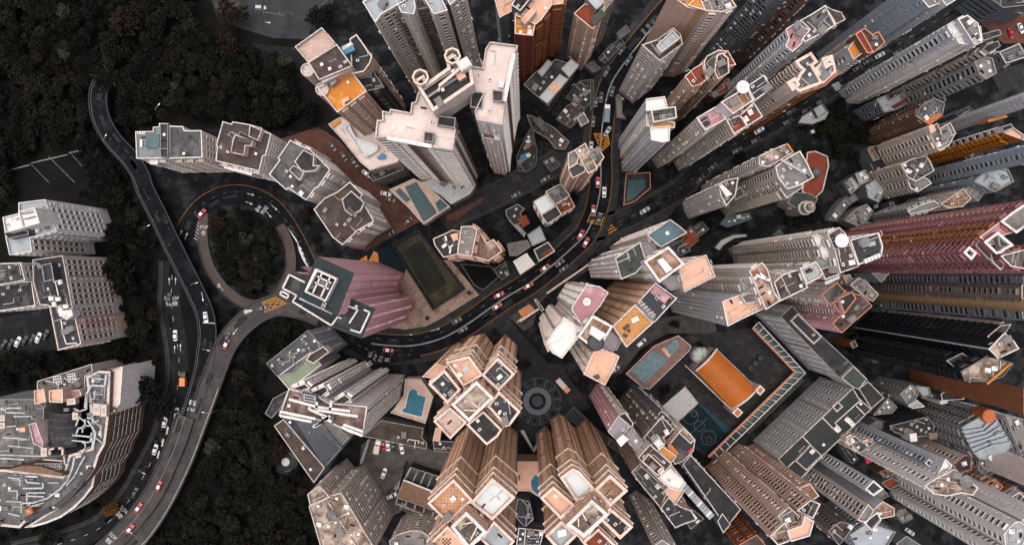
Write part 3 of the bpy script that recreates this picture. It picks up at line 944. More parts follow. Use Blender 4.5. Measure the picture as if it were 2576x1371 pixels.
# yellow box junctions, crossings
def boxjunction(o, pts, z, n=4):
    p = WP(pts, z)
    k = MB()
    def seg(a, b_):
        dx, dy = b_[0] - a[0], b_[1] - a[1]
        L = math.hypot(dx, dy) or 1
        ux, uy = -dy / L * .11, dx / L * .11
        zz = z + .03 + .002 * len(k.f)
        k.face([(a[0] - ux, a[1] - uy, zz), (b_[0] - ux, b_[1] - uy, zz), (b_[0] + ux, b_[1] + uy, zz), (a[0] + ux, a[1] + uy, zz)])
    lerp = lambda a, b_, t: (a[0] + (b_[0] - a[0]) * t, a[1] + (b_[1] - a[1]) * t)
    for i in range(4):
        seg(p[i], p[(i + 1) % 4])
    for i in range(n + 1):
        t = i / n
        seg(lerp(p[0], p[1], t), lerp(p[0], p[3], t)) if t else None
        seg(lerp(p[2], p[3], t), lerp(p[2], p[1], t)) if t else None
        seg(lerp(p[1], p[0], t), lerp(p[1], p[2], t)) if t else None
        seg(lerp(p[3], p[2], t), lerp(p[3], p[0], t)) if t else None
    k.build('box_junction_marking', 'paint_yellow', o)
boxjunction(ramp, 'b0 1980,910 2080,870 2160,920 2000,985', 7.6, 3)
boxjunction(main, 'a1 1905,1010 2010,1010 2025,1090 1965,1145', .06, 4)
def stripes(o, a, b_, n, L, ang, z, m):
    A, B_ = WP(a, z)[0], WP(b_, z)[0]
    for i in range(n):
        t = i / (n - 1)
        k = MB()
        k.face([(-L / 2, -.22, 0), (L / 2, -.22, 0), (L / 2, .22, 0), (-L / 2, .22, 0)])
        q = k.build('crossing_stripe', m, o)
        q.location = (A[0] + (B_[0] - A[0]) * t, A[1] + (B_[1] - A[1]) * t, z + .03)
        q.rotation_euler = (0, 0, math.radians(ang))
stripes(main, 'b1 1870,275', 'b1 1968,300', 6, 4.2, 70, .06, 'paint_yellow')
stripes(main, 'b1 2000,330', 'b1 2048,375', 4, 4.2, 30, .062, 'paint_yellow')
stripes(side_st, 'a2 1152,635', 'a2 1180,672', 4, 3.4, 24, .055, 'paint')
k = MB()
k.face([(*q, .10) for q in ccw(WP('b1 1938,235 1996,246 1996,251 1938,240', .1))])
k.build('stop_line', 'paint', main)
# give-way wedge where the loop meets the ramp
k = MB()
for t in range(4):
    k.face([(*q, 7.64) for q in ccw(WP('b0 %d,%d %d,%d %d,%d %d,%d' % (1835 + t * 18, 966, 1850 + t * 18, 966, 1860 + t * 14, 998 - t * 6, 1850 + t * 14, 998 - t * 6), 7.6))])
k.build('chevron_marking', 'paint', ramp, kind='stuff')
# car park bays at the top and the old court in the woods
k = MB()
for seg in ('a0 1925,80 2150,120', 'a0 2110,90 2112,115', 'a0 2200,95 2198,112', 'a0 1990,85 1988,110', 'a0 2340,50 2355,80', 'a0 2390,70 2470,5', 'a0 1770,50 1805,22'):
    p = WP(seg, .06); k.bar(p[0], p[1], .12, .05, .06)
k.build('bay_line', 'paint_dim', bpy.data.objects['upper_car_park'], kind='stuff')
arrow(bpy.data.objects['upper_car_park'], P('a0 2022,172')[0], -8, .04, 2.6, 0, 'paint')
sheet('old_sports_court', 'a0 90,1280 640,1120 760,1400 b0 600,220 200,200', .05, 'soil')
k = MB()
for seg, w_ in (('a0 80,1283 225,1245', .5), ('a0 235,1232 510,1168', .4), ('a0 520,1155 625,1135', .5), ('a0 235,1240 370,1380', .14), ('a0 365,1180 565,1380', .14), ('a0 530,1155 730,1380', .14)):
    p = WP(seg, .08); k.bar(p[0], p[1], w_, .05, .08)
k.build('court_line', 'paint_dim', bpy.data.objects['old_sports_court'], kind='stuff')

# round plaza: rings, petals and centre, each a low inlay
pc = P('c1 1480,285')[0]
cx, cy = W(pc, 0)
plaza = link('plaza_paving', None, None, (cx, cy, .05), kind='structure')
mat('inlay_dark', (.012, .014, .02), .2, .5, .8)
mat('inlay_mid', (.058, .063, .072), .2, .5, .8)
mat('inlay_pale', (.115, .125, .145), .12, .4, .75)
def ringpart(name, r0, r1, z, m, c=(0, 0), n=40):
    k = MB()
    for i in range(n):
        a0, a1 = 2 * math.pi * i / n, 2 * math.pi * (i + 1) / n
        if r0 > 0:
            k.face([(c[0] + r0 * math.cos(a0), c[1] + r0 * math.sin(a0), z), (c[0] + r1 * math.cos(a0), c[1] + r1 * math.sin(a0), z), (c[0] + r1 * math.cos(a1), c[1] + r1 * math.sin(a1), z), (c[0] + r0 * math.cos(a1), c[1] + r0 * math.sin(a1), z)])
        else:
            k.face([(c[0], c[1], z), (c[0] + r1 * math.cos(a0), c[1] + r1 * math.sin(a0), z), (c[0] + r1 * math.cos(a1), c[1] + r1 * math.sin(a1), z)])
    k.build(name, m, plaza)
U = S * 1.0
# pale enough to read against the drive
ringpart('paving_field', 0, 192 * U, .02, 'inlay_mid')
ringpart('border_ring', 184 * U, 192 * U, .05, 'inlay_dark')
ringpart('petal_ring', 108 * U, 116 * U, .05, 'inlay_dark')
ringpart('pale_ring', 64 * U, 106 * U, .05, 'inlay_pale')
ringpart('dark_ring', 42 * U, 64 * U, .055, 'inlay_dark')
ringpart('brass_ring', 38 * U, 41 * U, .06, 'kerb')
ringpart('centre_disc', 0, 38 * U, .055, 'inlay_mid')
for i in range(12):
    a_ = math.radians(22 + 30 * i)
    c_ = (150 * U * math.cos(a_), 150 * U * math.sin(a_))
    if i % 2:
        ringpart('rosette_ring', 22 * U, 31 * U, .05, 'inlay_dark', c_, 20)
        ringpart('rosette_centre', 0, 14 * U, .05, 'inlay_dark', c_, 16)
    else:
        for f_, m_, zz in ((1, 'inlay_dark', .05), (.74, 'inlay_mid', .055), (.6, 'inlay_dark', .06)):
            k = MB()
            rr0, rr1, da = (150 - 27 * f_) * U, (150 + 27 * f_) * U, math.radians(12.5) * f_
            k.face([(r_ * math.cos(t_), r_ * math.sin(t_), zz) for r_, t_ in ((rr0, a_ - da), (rr1, a_ - da), (rr1, a_ + da), (rr0, a_ + da))])
            k.build('trapezoid_inlay', m_, plaza)

# tennis court with its wall and the sports court beside it
tc_ = sheet('tennis_court', 'b1 400,470 575,375 915,810 690,945', .36, 'court_edge')
sheet('court_surface', 'b1 462,520 605,440 800,770 660,860', .37, 'court', tc_)
k = MB()
for seg in ('b1 470,518 603,430', 'b1 603,430 830,765', 'b1 470,518 695,842', 'b1 695,842 830,765', 'b1 522,590 640,520', 'b1 580,550 735,770', 'b1 665,750 790,690', 'b1 490,505 712,832', 'b1 585,442 812,775'):
    p = WP(seg, .38); k.bar(p[0], p[1], .07, .37, .38)
k.build('court_line', 'kerb', tc_, kind='stuff')
wl_ = MB()
cw = ccw(WP('b1 375,475 585,358 935,810 690,970', 2.2))
wl_.ring(cw, offset(cw, 1.0), 0, 2.6)
tag(wl_.build('court_wall', 'wall_black'), 'black perimeter wall around the overgrown tennis court', 'wall')
sp_ = sheet('sports_ground', 'b1 370,480 480,680 430,700 120,600 250,520', .30, 'court_blue')
sheet('orange_zone', 'b1 205,600 245,525 275,540 285,610', .31, 'roof_orange', sp_)
sheet('orange_zone', 'b1 110,610 190,555 200,600', .31, 'roof_orange', sp_)

# kerbed island between the estate road and the terrace
isl = ccw(WP('b1 785,255 830,240 1060,120 1080,135 870,285 800,300', .2))
k = MB(); k.prism(isl, 0, .2); k.build('traffic_island', 'red_pave', kind='structure')

sheet('forecourt', 'b1 1130,1085 1400,885 1850,640 1880,660 1560,850 1490,925 1450,1080 1380,1130 1240,1000', .045, 'forecourt')
sheet('side_forecourt', 'b1 1900,560 2000,470 2330,330 2480,260 2576,120 2576,60 2330,210 2080,340', .046, 'pave')
sheet('back_lane', 'a2 250,330 700,40 760,0 900,0 560,260 330,420', .045, 'asphalt')
sheet('back_lane', 'a2 1500,420 2200,60 2350,-40 2480,-40 2250,90 1560,470', .045, 'asphalt')
sheet('lower_lane', 'c1 2030,600 2120,700 2250,950 2420,1371 2330,1371 2180,1000 2080,800', .045, 'asphalt')
sheet('lower_lane', 'c2 1180,600 1420,800 1640,1040 1900,1371 1800,1371 1560,1090 1350,850 1120,640', .045, 'asphalt')
sheet('upper_lane', 'b2 1380,250 1900,60 2300,-120 2330,-80 1900,110 1420,310', .045, 'asphalt')
sheet('yard', 'b2 1480,690 1900,680 2400,720 2300,800 1700,860 1560,760', .045, 'forecourt')
sheet('yard', 'a2 2330,560 2560,480 2700,600 2400,720', .045, 'pave')

# wear on the carriageways: repaired patches, joints and manhole covers
mat('patch_dark', (.0055, .006, .008), .3, .8, .9)
mat('patch_grey', (.022, .023, .025), .3, .8, .9)
mat('patch_deck', (.042, .040, .040), .3, .8, .9)
for o_, p_, hw, z_, ms in ((main, pm, 4.6, .06, ('patch_dark', 'patch_grey')), (side_st, ps, 3.5, .055, ('patch_dark', 'patch_grey')), (loop, pl, 3.8, .052, ('patch_dark', 'patch_grey')), (low, pw_, 3.7, .05, ('patch_dark', 'patch_grey')),
                           (ramp, pr, 3.6, 7.6, ('patch_deck', 'patch_grey')), (mid, pd, 3.2, 8.4, ('patch_deck', 'patch_grey')), (hill, ph, 3.0, 7.0, ('patch_grey', 'patch_dark'))):
    T = sum(math.hypot(p_[i][0] - p_[i - 1][0], p_[i][1] - p_[i - 1][1]) for i in range(1, len(p_)))
    for mm_ in ms:
        k = MB()
        for i in range(int(T / 11)):
            c_, a_ = along(p_, R.uniform(2, T - 2))
            if c_ is None:
                continue
            off = R.uniform(-hw + 1, hw - 1)
            k.box((c_[0] - math.sin(a_) * off, c_[1] + math.cos(a_) * off, z_ - .02), (R.uniform(1.5, 7), R.uniform(.7, 2.2), .028 + .0008 * (i % 9)), a_)
        k.build('road_repair', mm_, o_, kind='stuff')
    k = MB()
    for i in range(int(T / 16)):
        c_, a_ = along(p_, R.uniform(2, T - 2))
        off = R.uniform(-hw + 1, hw - 1)
        k.lathe([(.42, z_ + .02), (.42, z_ + .034), (0, z_ + .036)], (c_[0] - math.sin(a_) * off, c_[1] + math.cos(a_) * off), 10)
    k.build('manhole_cover', 'patch_deck', o_, kind='stuff')

sheet('curving_drive', 'b1 1972,1447 2113,1226 2314,1045 2576,1005 2817,1045 2838,1145 2656,1145 2455,1145 2254,1266 2113,1447', .047, 'forecourt')
tcirc = sheet('turning_circle', 'c0 2060,720 2110,660 2200,650 2250,720 2240,800 2170,850 2090,820', .05, 'lot_grey')
x, y = WP('c0 2155,743', .1)[0]
k = MB(); k.lathe([(1.75, .08), (1.75, .12), (0, .14)], (x, y), 24); k.build('painted_island', 'paint', tcirc)
for a0_ in (.4, 2.5, 4.6):
    k = MB()
    for i in range(8):
        t0, t1 = a0_ + i * .12, a0_ + (i + 1) * .12
        k.face([(x + r_ * math.cos(t_), y + r_ * math.sin(t_), .09) for r_, t_ in ((4.0, t0), (4.2, t0), (4.2, t1), (4.0, t1))])
    k.build('curved_arrow', 'paint_dim', tcirc)

bay_ = sheet('bus_bay', 'b1 40,1200 130,1240 240,1275 350,1298 470,1305 600,1300 600,1330 470,1355 350,1375 230,1352 120,1300 40,1250', .176, 'asphalt_dark')
k = MB()
for seg in ('b1 120,1232 150,1245', 'b1 175,1258 205,1268', 'b1 235,1278 265,1285', 'b1 300,1292 330,1297', 'b1 365,1301 395,1304', 'b1 430,1305 460,1306', 'b1 495,1305 525,1304', 'b1 208,1280 200,1330', 'b1 372,1308 366,1370'):
    p = WP(seg, .19); k.bar(p[0], p[1], .12, .18, .19)
k.build('bay_line', 'paint_dim', bay_, kind='stuff')
# ------------------------------------------------------------------ buildings, left part of the map
# hospital, upper wing
b = B('hospital_block', 'cream hospital wing with bright white lift houses above the leftmost trees', 'hospital')
K('b0 140,160 340,135 425,370 330,400 225,425 240,525 72,555 45,440 20,270 140,240', 44, wall='white', roof='roof_paleblue', f={'*': 'tall', 'u': 'dots'}, cap='capw', n=4)
K('b0 20,272 140,240 168,350 40,385', 51, 42, 'white', 'roof_bright', f=None, cap='capw', n=2)
K('b0 138,226 262,196 300,312 172,348', 53, 42, 'white', 'roof_bright', f=None, cap='capw')
b.bars('roof_beam', 'b0 165,245 250,228', 53.3, .35, .3, 'metal_dark')
b.bars('roof_beam', 'b0 178,285 270,262', 53.3, .35, .3, 'metal_dark')
K('b0 30,385 150,360 215,372 215,400 60,432', 47, 42, 'dark', 'roof_dark', f=None, cap='capg', n=3)
K('b0 318,345 428,325 432,400 330,425', 40, wall='lgrey', roof='roof_paleblue', f='tall', cap='capg')
# hospital, lower wing
b = B('hospital_block', 'brown-fronted hospital wing with dark flat roofs and black membrane terrace', 'hospital')
K('b0 245,590 472,558 548,960 378,940 350,930 300,930 250,760', 38, wall='beige', roof='roof_dark', f={'r': 'tall', '*': 'tall'}, cap='cap', n=10)
K('b0 312,632 385,612 408,740 332,756', 42, 37, 'dark', 'roof_navy', f=None, cap='capg')
K('b0 -60,620 155,612 188,745 -60,790', 41, wall='offwhite', roof='roof_grey', f='cols', cap='capw', n=5)
K('b0 -60,790 238,752 265,935 -60,985', 35, wall='offwhite', roof='roof_dark', f='tall', cap='capw', n=4)
K('b0 372,940 545,925 612,1222 438,1272', 37, wall='beige', roof='roof_navy', f='tall', cap='capp', n=4)
K('b0 572,1018 612,1010 640,1138 606,1145', 33, wall='salmon', roof='roof_peach', f='tall', cap='capp')
b.prism('plant_room', 'b0 440,975 540,965 550,1010 500,1045 440,1000', 41, 36, 'capw')
b.bars('white_pipe', 'b0 460,1045 475,1150 500,1225 580,1215', 37.4, .35, .3, 'metal_white')
b.bars('roof_rail', 'b0 400,690 440,860', 38.6, .3, .4, 'metal_white')
for q in ('b0 452,885', 'b0 470,965', 'b0 510,940', 'b0 400,880', 'b0 480,1000'):
    b.put('water_tank', RK['water_tank'], q, 38.2, .1)

# hospital with the curved front
b = B('hospital_block', 'curved hospital block crowded with silver ducts and cooling plant, bottom left corner', 'hospital')
K('c0 -80,800 40,800 470,850 520,690 690,640 700,520 650,100 745,55 832,60 818,410 806,505 792,610 745,692 715,790 660,870 590,950 500,1035 400,1100 290,1155 185,1200 150,1240 0,1225 -80,1220', 30, wall='brown', roof='roof_plant', f={'*': 'band'}, cap='cap', pw=.9, trim='capw', n=26)
K('c0 745,700 700,930 640,1010 560,1090 460,1160 350,1205 250,1232 180,1240 400,1105 590,955 660,875 715,795', 25, wall='brown', roof='roof_mid', f={'*': 'band'}, cap='capw', pw=.8, trim='capw')
K('c0 832,60 925,25 905,300 818,410', 28, wall='white', roof='roof_white', f='blank', cap='capw')
K('c0 280,135 690,5 700,60 640,100 640,200 600,240 330,240 280,190', 24, wall='offwhite', roof='roof_plant', f=None, cap='cap', n=12)
K('c0 -80,270 250,270 330,330 330,700 500,690 470,850 40,790 -80,800', 25, wall='grey', roof='roof_plant', f=None, cap='capg', n=22)
K('c0 255,205 330,195 345,290 262,305', 33, 20, 'salmon', 'roof_peach', f=None, cap='capp')
K('c0 370,205 470,195 472,295 372,290', 34, 20, 'salmon', 'roof_peach', f=None, cap='capp')
K('c0 470,210 600,200 615,240 480,290', 29, 20, 'pinkwhite', 'roof_pink', f=None, cap='cap')
K('c0 215,460 270,445 325,600 320,640 250,600', 31, 20, 'pinkwhite', 'roof_pink', f=None, cap='cap')
b.prism('lift_house', 'c0 50,800 180,770 300,775 470,830 470,850 40,800', 33.5, 24, 'wall_brown')
b.prism('box_vent', 'c0 145,485 188,482 188,515 147,517', 33, 24, 'roof_peach')
# dark barrel roof of ribs
k = b.mb()
A, Bq, Cq, D = WP('c0 345,370 572,385 555,632 340,622', 29)
for i in range(16):
    t0, t1 = i / 16, (i + 1) / 16
    z0, z1 = 27 + 3.2 * math.sin(math.pi * t0), 27 + 3.2 * math.sin(math.pi * t1)
    L = lambda p, q, t: (p[0] + (q[0] - p[0]) * t, p[1] + (q[1] - p[1]) * t)
    k.face([(*L(A, Bq, t0), z0), (*L(D, Cq, t0), z0), (*L(D, Cq, t1), z1), (*L(A, Bq, t1), z1)])
k.build('barrel_roof', 'roof_dark', b.root)
for i in range(6):
    t = i / 5
    p0, p1 = L(A, D, t), L(Bq, Cq, t)
    k = b.mb()
    for j in range(12):
        t0, t1 = j / 12, (j + 1) / 12
        q0, q1 = L(p0, p1, t0), L(p0, p1, t1)
        k.tube([(*q0, 27.1 + 3.2 * math.sin(math.pi * t0)), (*q1, 27.1 + 3.2 * math.sin(math.pi * t1))], .12, 0, 4)
    k.build('roof_rib', 'roof_grey', b.root)
def duct(pts, z, w, m='duct', name='duct'):
    b.bars(name, pts, z, w * .62, w * .6, m)
for pts, w in (('c0 800,85 790,170 690,165 650,235 640,335', 1.1), ('c0 655,230 650,345 600,360 555,340', .9), ('c0 715,205 712,265 690,270', .8),
               ('c0 655,410 700,415 705,445 745,430', 1.0), ('c0 640,420 640,480 590,490 575,530', .9), ('c0 660,430 720,520 705,620', 1.0), ('c0 545,540 690,555 700,610', .9),
               ('c0 540,580 640,590', .8), ('c0 620,520 625,470 680,470', .8), ('c0 185,850 285,855', 1.1), ('c0 190,870 200,895 300,905', .9), ('c0 170,942 325,940 320,900', .9),
               ('c0 205,975 340,975', .8), ('c0 205,1000 330,1005', .8), ('c0 45,1040 160,1045 160,1130', .8), ('c0 160,1055 250,1050 360,1015 450,950 510,880 545,790 560,710', 1.0),
               ('c0 205,970 200,1040', .9), ('c0 560,710 600,700 640,640', .9), ('c0 570,470 600,400', .8), ('c0 30,330 45,370 190,375', .9), ('c0 0,340 160,335', .8), ('c0 100,400 240,400 240,420', .7),
               ('c0 0,690 330,700', .7), ('c0 0,715 180,725', .9), ('c0 480,700 490,760 520,760', .7), ('c0 620,600 680,590 690,520', .8)):
    duct(pts, 31.6, w)
for pts, w in (('c0 375,690 370,650 405,640', 1.3), ('c0 470,690 470,640 440,640', 1.3), ('c0 330,725 470,735', .7), ('c0 640,600 645,650 600,660', .7)):
    duct(pts, 31, w, 'duct_beige')
for q, s_ in (('c0 455,122', 1.9), ('c0 562,102', 1.9)):
    k = MB(); k.box((0, 0, .4), (3.2, 3.4, 1.6), 0, 0)
    for i in (-.95, 0, .95):
        for j in (-1.1, 0, 1.1):
            k.lathe([(.40, 2.01), (.42, 2.08), (.05, 2.06), (0, 2.07)], (i, j), 10, 1)
    k.box((0, 0, 0), (2.8, 3.0, .4), 0, 1)
    b.put('cooling_tower', k.mesh('cooling_tower', ['metal_white', 'metal_dark']), q, 23.2, .18)
for q in ('c0 705,295', 'c0 740,300', 'c0 778,300', 'c0 757,95', 'c0 757,130', 'c0 690,380', 'c0 515,345', 'c0 585,365', 'c0 250,875', 'c0 60,1085', 'c0 125,1010', 'c0 500,730', 'c0 500,750', 'c0 740,255', 'c0 300,1060'):
    b.put('chiller', RK['chiller'], q, 29.1, .1)
for q, a_, w_, h_ in (('c0 738,345', .0, 2.9, 4.3), ('c0 788,352', .0, 2.3, 4.6), ('c0 545,285', .1, 3.3, 2.3), ('c0 20,410', 0, 2.6, 2.2), ('c0 20,465', 0, 2.6, 2.2), ('c0 575,395', 0, 2.0, 2.6), ('c0 228,1110', .5, 2.4, 2.2), ('c0 600,690', .3, 1.8, 1.6), ('c0 340,665', 0, 2.2, 3.2)):
    x, y = WP(q, 31)[0]
    k = b.mb(); k.box((x, y, 29.1), (w_, h_, 2.6), a_, 0); k.box((x, y, 31.7), (w_ + .2, h_ + .2, .15), a_, 0); k.box((x, y, 31.85), (w_ * .4, h_ * .4, .2), a_, 1)
    k.build('air_handling_unit', ['duct_beige' if w_ != 2.4 else 'terracotta', 'metal_grey'], b.root)
for i in range(6):
    for j in range(2):
        g = (295 + i * 34, 757 + j * 26)
        b.put('air_conditioner', RK['chiller'], (g[0], 2742 + g[1]), 30.2, .1)
for pts, w in (('c0 690,110 780,120', .8), ('c0 700,230 775,235', .7), ('c0 690,440 760,470 760,560', .8), ('c0 590,400 640,440', .7), ('c0 720,560 770,600', .7), ('c0 640,700 600,770 560,850 500,920', .8), ('c0 60,860 150,870 150,920', .7), ('c0 60,960 130,960 130,1020', .7), ('c0 230,1080 330,1050', .7), ('c0 60,1130 150,1150', .7), ('c0 360,900 440,900', .7), ('c0 20,480 120,470', .7), ('c0 20,560 200,570', .7), ('c0 60,620 250,640', .6), ('c0 340,130 440,150 440,190', .6), ('c0 480,110 540,140 600,110', .6)):
    duct(pts, 31.2, w)
# black louvre strips following the curve
for pts in ('c0 665,780 700,795 640,880 600,945 570,925 620,850', 'c0 590,945 560,990 490,1050 430,1095 400,1070 480,1010 540,950', 'c0 360,1090 400,1110 300,1160 190,1195 180,1160 280,1130'):
    b.prism('louvre_box', pts, 31.3, 29, 'metal_dark')
# round emblem on the white side panel
k = b.mb(); x, y = WP('c0 862,352', 28)[0]; k.lathe([(1.3, 28.03), (1.3, 28.06), (0, 28.07)], (x, y), 18, 0); k.lathe([(.55, 28.07), (.55, 28.1), (0, 28.11)], (x + .1, y - .25), 10, 1); k.box((x - .1, y + .9, 28.03), (1.6, .5, .08), .3, 0)
k.build('emblem', ['metal_dark', 'capr'], b.root)

# row of four cream blocks
b = B('apartment_block', 'leftmost cream block of the row, blue-grey roof deck and teal glass roof', 'apartment block')
K('a0 1022,995 1155,992 1155,960 1200,958 1200,932 1268,934 1272,1195 1030,1197', 41, wall='white', roof='wood_deck', f={'*': 'bal'}, cap='capw', par=.9)
K('a0 1272,952 1380,955 1392,986 1520,986 1527,1190 1272,1196', 41.5, wall='pinkwhite', roof='roof_grey', f={'d': 'bal', 'r': 'cols', '*': 'bal'}, cap='capw', par=1.2)
K('a0 1208,936 1264,938 1268,1190 1212,1188', 42.6, 40, 'dark', 'roof_navy', f=None, cap='capg', pw=.2, n=2)
b.prism('glass_roof', 'a0 1105,1012 1204,1012 1204,1115 1098,1115', 42.2, 40, 'metal_grey', 'roof_teal')
for i in range(3):
    b.put('air_conditioner', RK['air_conditioner'], (1055 + 20 * i, 1009), 40.2)
b.prism('stair_house', 'a0 1128,1205 1188,1205 1190,1243 1130,1240', 38, 30, 'capw', 'roof_bright')
b = B('apartment_block', 'cream block second from the left in the row, brown-black roof with central light well', 'apartment block')
K('a0 1680,918 1745,938 1755,920 1885,942 1975,968 1978,988 2045,1012 2003,1175 1982,1178 1955,1292 1628,1215 1640,1105 1630,1100', 40, wall='white', roof='roof_brown', f={'r': 'peachwin', 'd': 'bal', '*': 'peachwin'}, cap='capw', n=3)
K('a0 1775,1020 1905,1060 1898,1100 1850,1100 1840,1172 1740,1150 1758,1060', 43.5, 38, 'pinkwhite', 'roof_brown', f=None, cap='cap')
b.prism('light_well_cover', 'a0 1795,1032 1900,1056 1893,1090 1800,1068', 43.8, 43, 'metal_dark')
K('a0 1885,945 1975,985 1945,1062 1875,1030', 42.4, 38, 'offwhite', 'roof_brown', f=None, cap='cap', n=2)
b.prism('stair_house', 'a0 1685,1245 1905,1285 1898,1325 1690,1270', 36, 24, 'wall_white', 'roof_bright')
b = B('apartment_block', 'cream block third in the row, grey stained roof with water marks', 'apartment block')
K('a0 2190,1058 2260,1098 2340,1130 2492,1280 2400,1415 2380,1420 2310,1512 2175,1420 2160,1435 2030,1318 2110,1208 2095,1195', 41, wall='white', roof='roof_grey', f={'r': 'peachwin', 'dr': 'bay', '*': 'bal'}, cap='capw', n=4)
K('a0 2222,1220 2290,1130 2370,1175 2365,1250 2415,1250 2380,1290 2280,1300', 44, 39, 'pinkwhite', 'roof_dark', f=None, cap='cap')
K('a0 2180,1285 2215,1250 2300,1290 2270,1350 2260,1362', 43, 39, 'pinkwhite', 'roof_grey', f=None, cap='cap')
b = B('apartment_block', 'cream block at the right end of the row beside the red courtyard', 'apartment block')
K('b0 2550,75 2640,2 2735,100 2720,120 2822,300 2690,372 2672,395 2585,478 2510,420 2368,210 2450,125', 40, wall='white', roof='roof_brown', f={'r': 'peachwin', 'dr': 'bay', '*': 'peachwin'}, cap='capw', n=4)
K('b0 2580,135 2650,70 2750,160 2720,220 2650,255 2600,215', 43, 38, 'pinkwhite', 'roof_dark', f=None, cap='cap')
b.prism('light_well_cover', 'b0 2600,205 2640,185 2680,230 2660,250', 43.6, 42.6, 'metal_dark')

# tower with the pink wall and the green-grey slab roof beside the loop
b = B('apartment_tower', 'pink tower with dark grey-green roof slab and white crown opening, beside the loop road')
K('b0 2395,566 2672,690 2545,1012 2258,872', 101, wall='pink', roof='wall_greenwall', f={'r': 'peachwin', 'ur': 'blank', 'dr': 'dots', '*': 'cols'}, cap='wall_greenwall', par=.25, pw=1.2)
K('b0 2192,680 2325,705 2258,872 2545,1012 2640,880 2832,958 2728,1182 2560,1118 2500,1098 2205,922 2110,862', 90, wall='pink', roof='roof_dark', f={'r': 'peachwin', 'ur': 'dots', 'dr': 'dots', '*': 'cols'}, cap='wall_greenwall', par=.6, pw=1.3)
for pts in ('b0 2300,760 2182,702 2132,805 2238,858 2207,905 2500,1085 2548,1020 2576,1032', 'b0 2555,912 2700,966 2635,1068', 'b0 2745,966 2790,986 2718,1140 2642,1116', 'b0 2125,825 2178,856 2165,880 2112,850 2125,825'):
    b.bars('white_coping', pts, 91.2, .5, 1.2, 'capw')
k = b.mb()
po, pi2 = ccw(WP('b0 2385,655 2550,730 2463,905 2303,830', 103)), ccw(WP('b0 2400,678 2536,738 2458,892 2320,828', 103))
k.ring(po, pi2, 100, 104, 0, 96)
k.build('crown_frame', 'capw', b.root)
b.prism('crown_floor', 'b0 2412,685 2530,738 2455,885 2330,825', 100.9, 100.6, 'roof_brown')
for pts in ('b0 2395,715 2500,765', 'b0 2375,760 2480,810', 'b0 2430,690 2360,840', 'b0 2490,720 2420,870'):
    b.bars('crown_beam', pts, 103.6, .45, .5, 'capw')
b.prism('lift_house', 'b0 2412,720 2500,760 2470,815 2388,775', 102.6, 100, 'capw', 'roof_mid')
b.prism('grey_fascia', 'b0 2262,872 2508,988 2502,1000 2256,884', 97, 90, 'wall_lgrey')
K('b0 2270,640 2340,690 2330,720 2270,690', 80, wall='pink', roof='roof_dark', f=None, cap='wall_greenwall')
# ------------------------------------------------------------------ buildings, top and centre
b = B('apartment_tower', 'pink-walled tower with the big orange roof terrace and blue tarpaulin')
K('a0 2225,355 2428,210 2530,330 2325,472', 78, wall='salmon', roof='tile_pale', f={'*': 'cols'}, cap='cap', par=1.6)
K('a0 2325,472 2540,335 2660,500 2408,605', 82, wall='salmon', roof='roof_brown', f=None, cap='cap', n=3)
K('a0 2640,295 2690,262 2806,430 2790,480 2745,540 2655,560', 77, wall='salmon', roof='roof_dark', f={'*': 'cols', 'dl': 'dense', 'd': 'dense'}, cap='capw', n=3)
K('a0 2395,660 2655,545 2765,690 2545,850', 75, wall='salmon', roof='roof_orange', f={'d': 'bay', 'dr': 'bay', '*': 'cols'}, cap='capw', par=1.3)
K('a0 2655,545 2690,500 2770,470 2900,660 2765,690', 69, wall='dark', roof='roof_dark', f='bay', cap='capg', n=4, par=.8)
b.prism('tarpaulin', 'a0 2582,385 2660,338 2680,378 2595,420', 79.4, 77, 'tarp_blue')
b.prism('tarpaulin_shed', 'a0 2576,355 2650,318 2668,340 2582,385', 79, 77, 'capw')
b.prism('terrace_canopy', 'a0 2470,590 2510,570 2545,610 2500,648', 77, 74, 'metal_grey', 'roof_metal')
b.prism('corner_seat', 'a0 2576,755 2625,728 2640,752 2600,775 2610,800 2590,812', 75.4, 74, 'roof_peach')
for c_ in ('a0 2325,535', 'a0 2435,680'):
    x, y = WP(c_, 74)[0]
    k = b.mb(); k.lathe([(2.3, 20), (2.3, 75), (1.9, 75), (1.9, 74.2), (0, 74.2)], (x, y), 18, 0); k.build('round_balcony_stack', 'cap', b.root)
b.bars('white_wall_band', 'a0 2430,620 2660,505', 80, .9, 1.5, 'capw')

b = B('clubhouse', 'low podium house with pale vaulted roof at the foot of the orange-roofed tower', 'building')
K('a1 -98,938 -10,885 70,905 330,1040 465,1170 420,1225 215,1285 140,1222 10,1060', 30, wall='pinkwhite', roof='roof_white', f='band', cap='cap', par=.8)
K('a1 15,965 55,938 110,1040 275,1098 272,1135 190,1188 150,1170 95,1075', 32, 29, 'white', 'roof_ice', f=None, cap='capw', pw=.5)
b.prism('tarpaulin', 'a1 265,1190 300,1160 335,1170 330,1200 280,1205', 30.5, 29, 'tarp_blue')
b.prism('orange_terrace', 'a1 -85,940 -25,900 -5,920 -60,965', 30.3, 29, 'roof_orange')
K('a1 215,1290 440,1215 470,1280 240,1371 200,1320', 20, wall='dusk', roof='roof_dark', f='band', cap='capg', n=3)

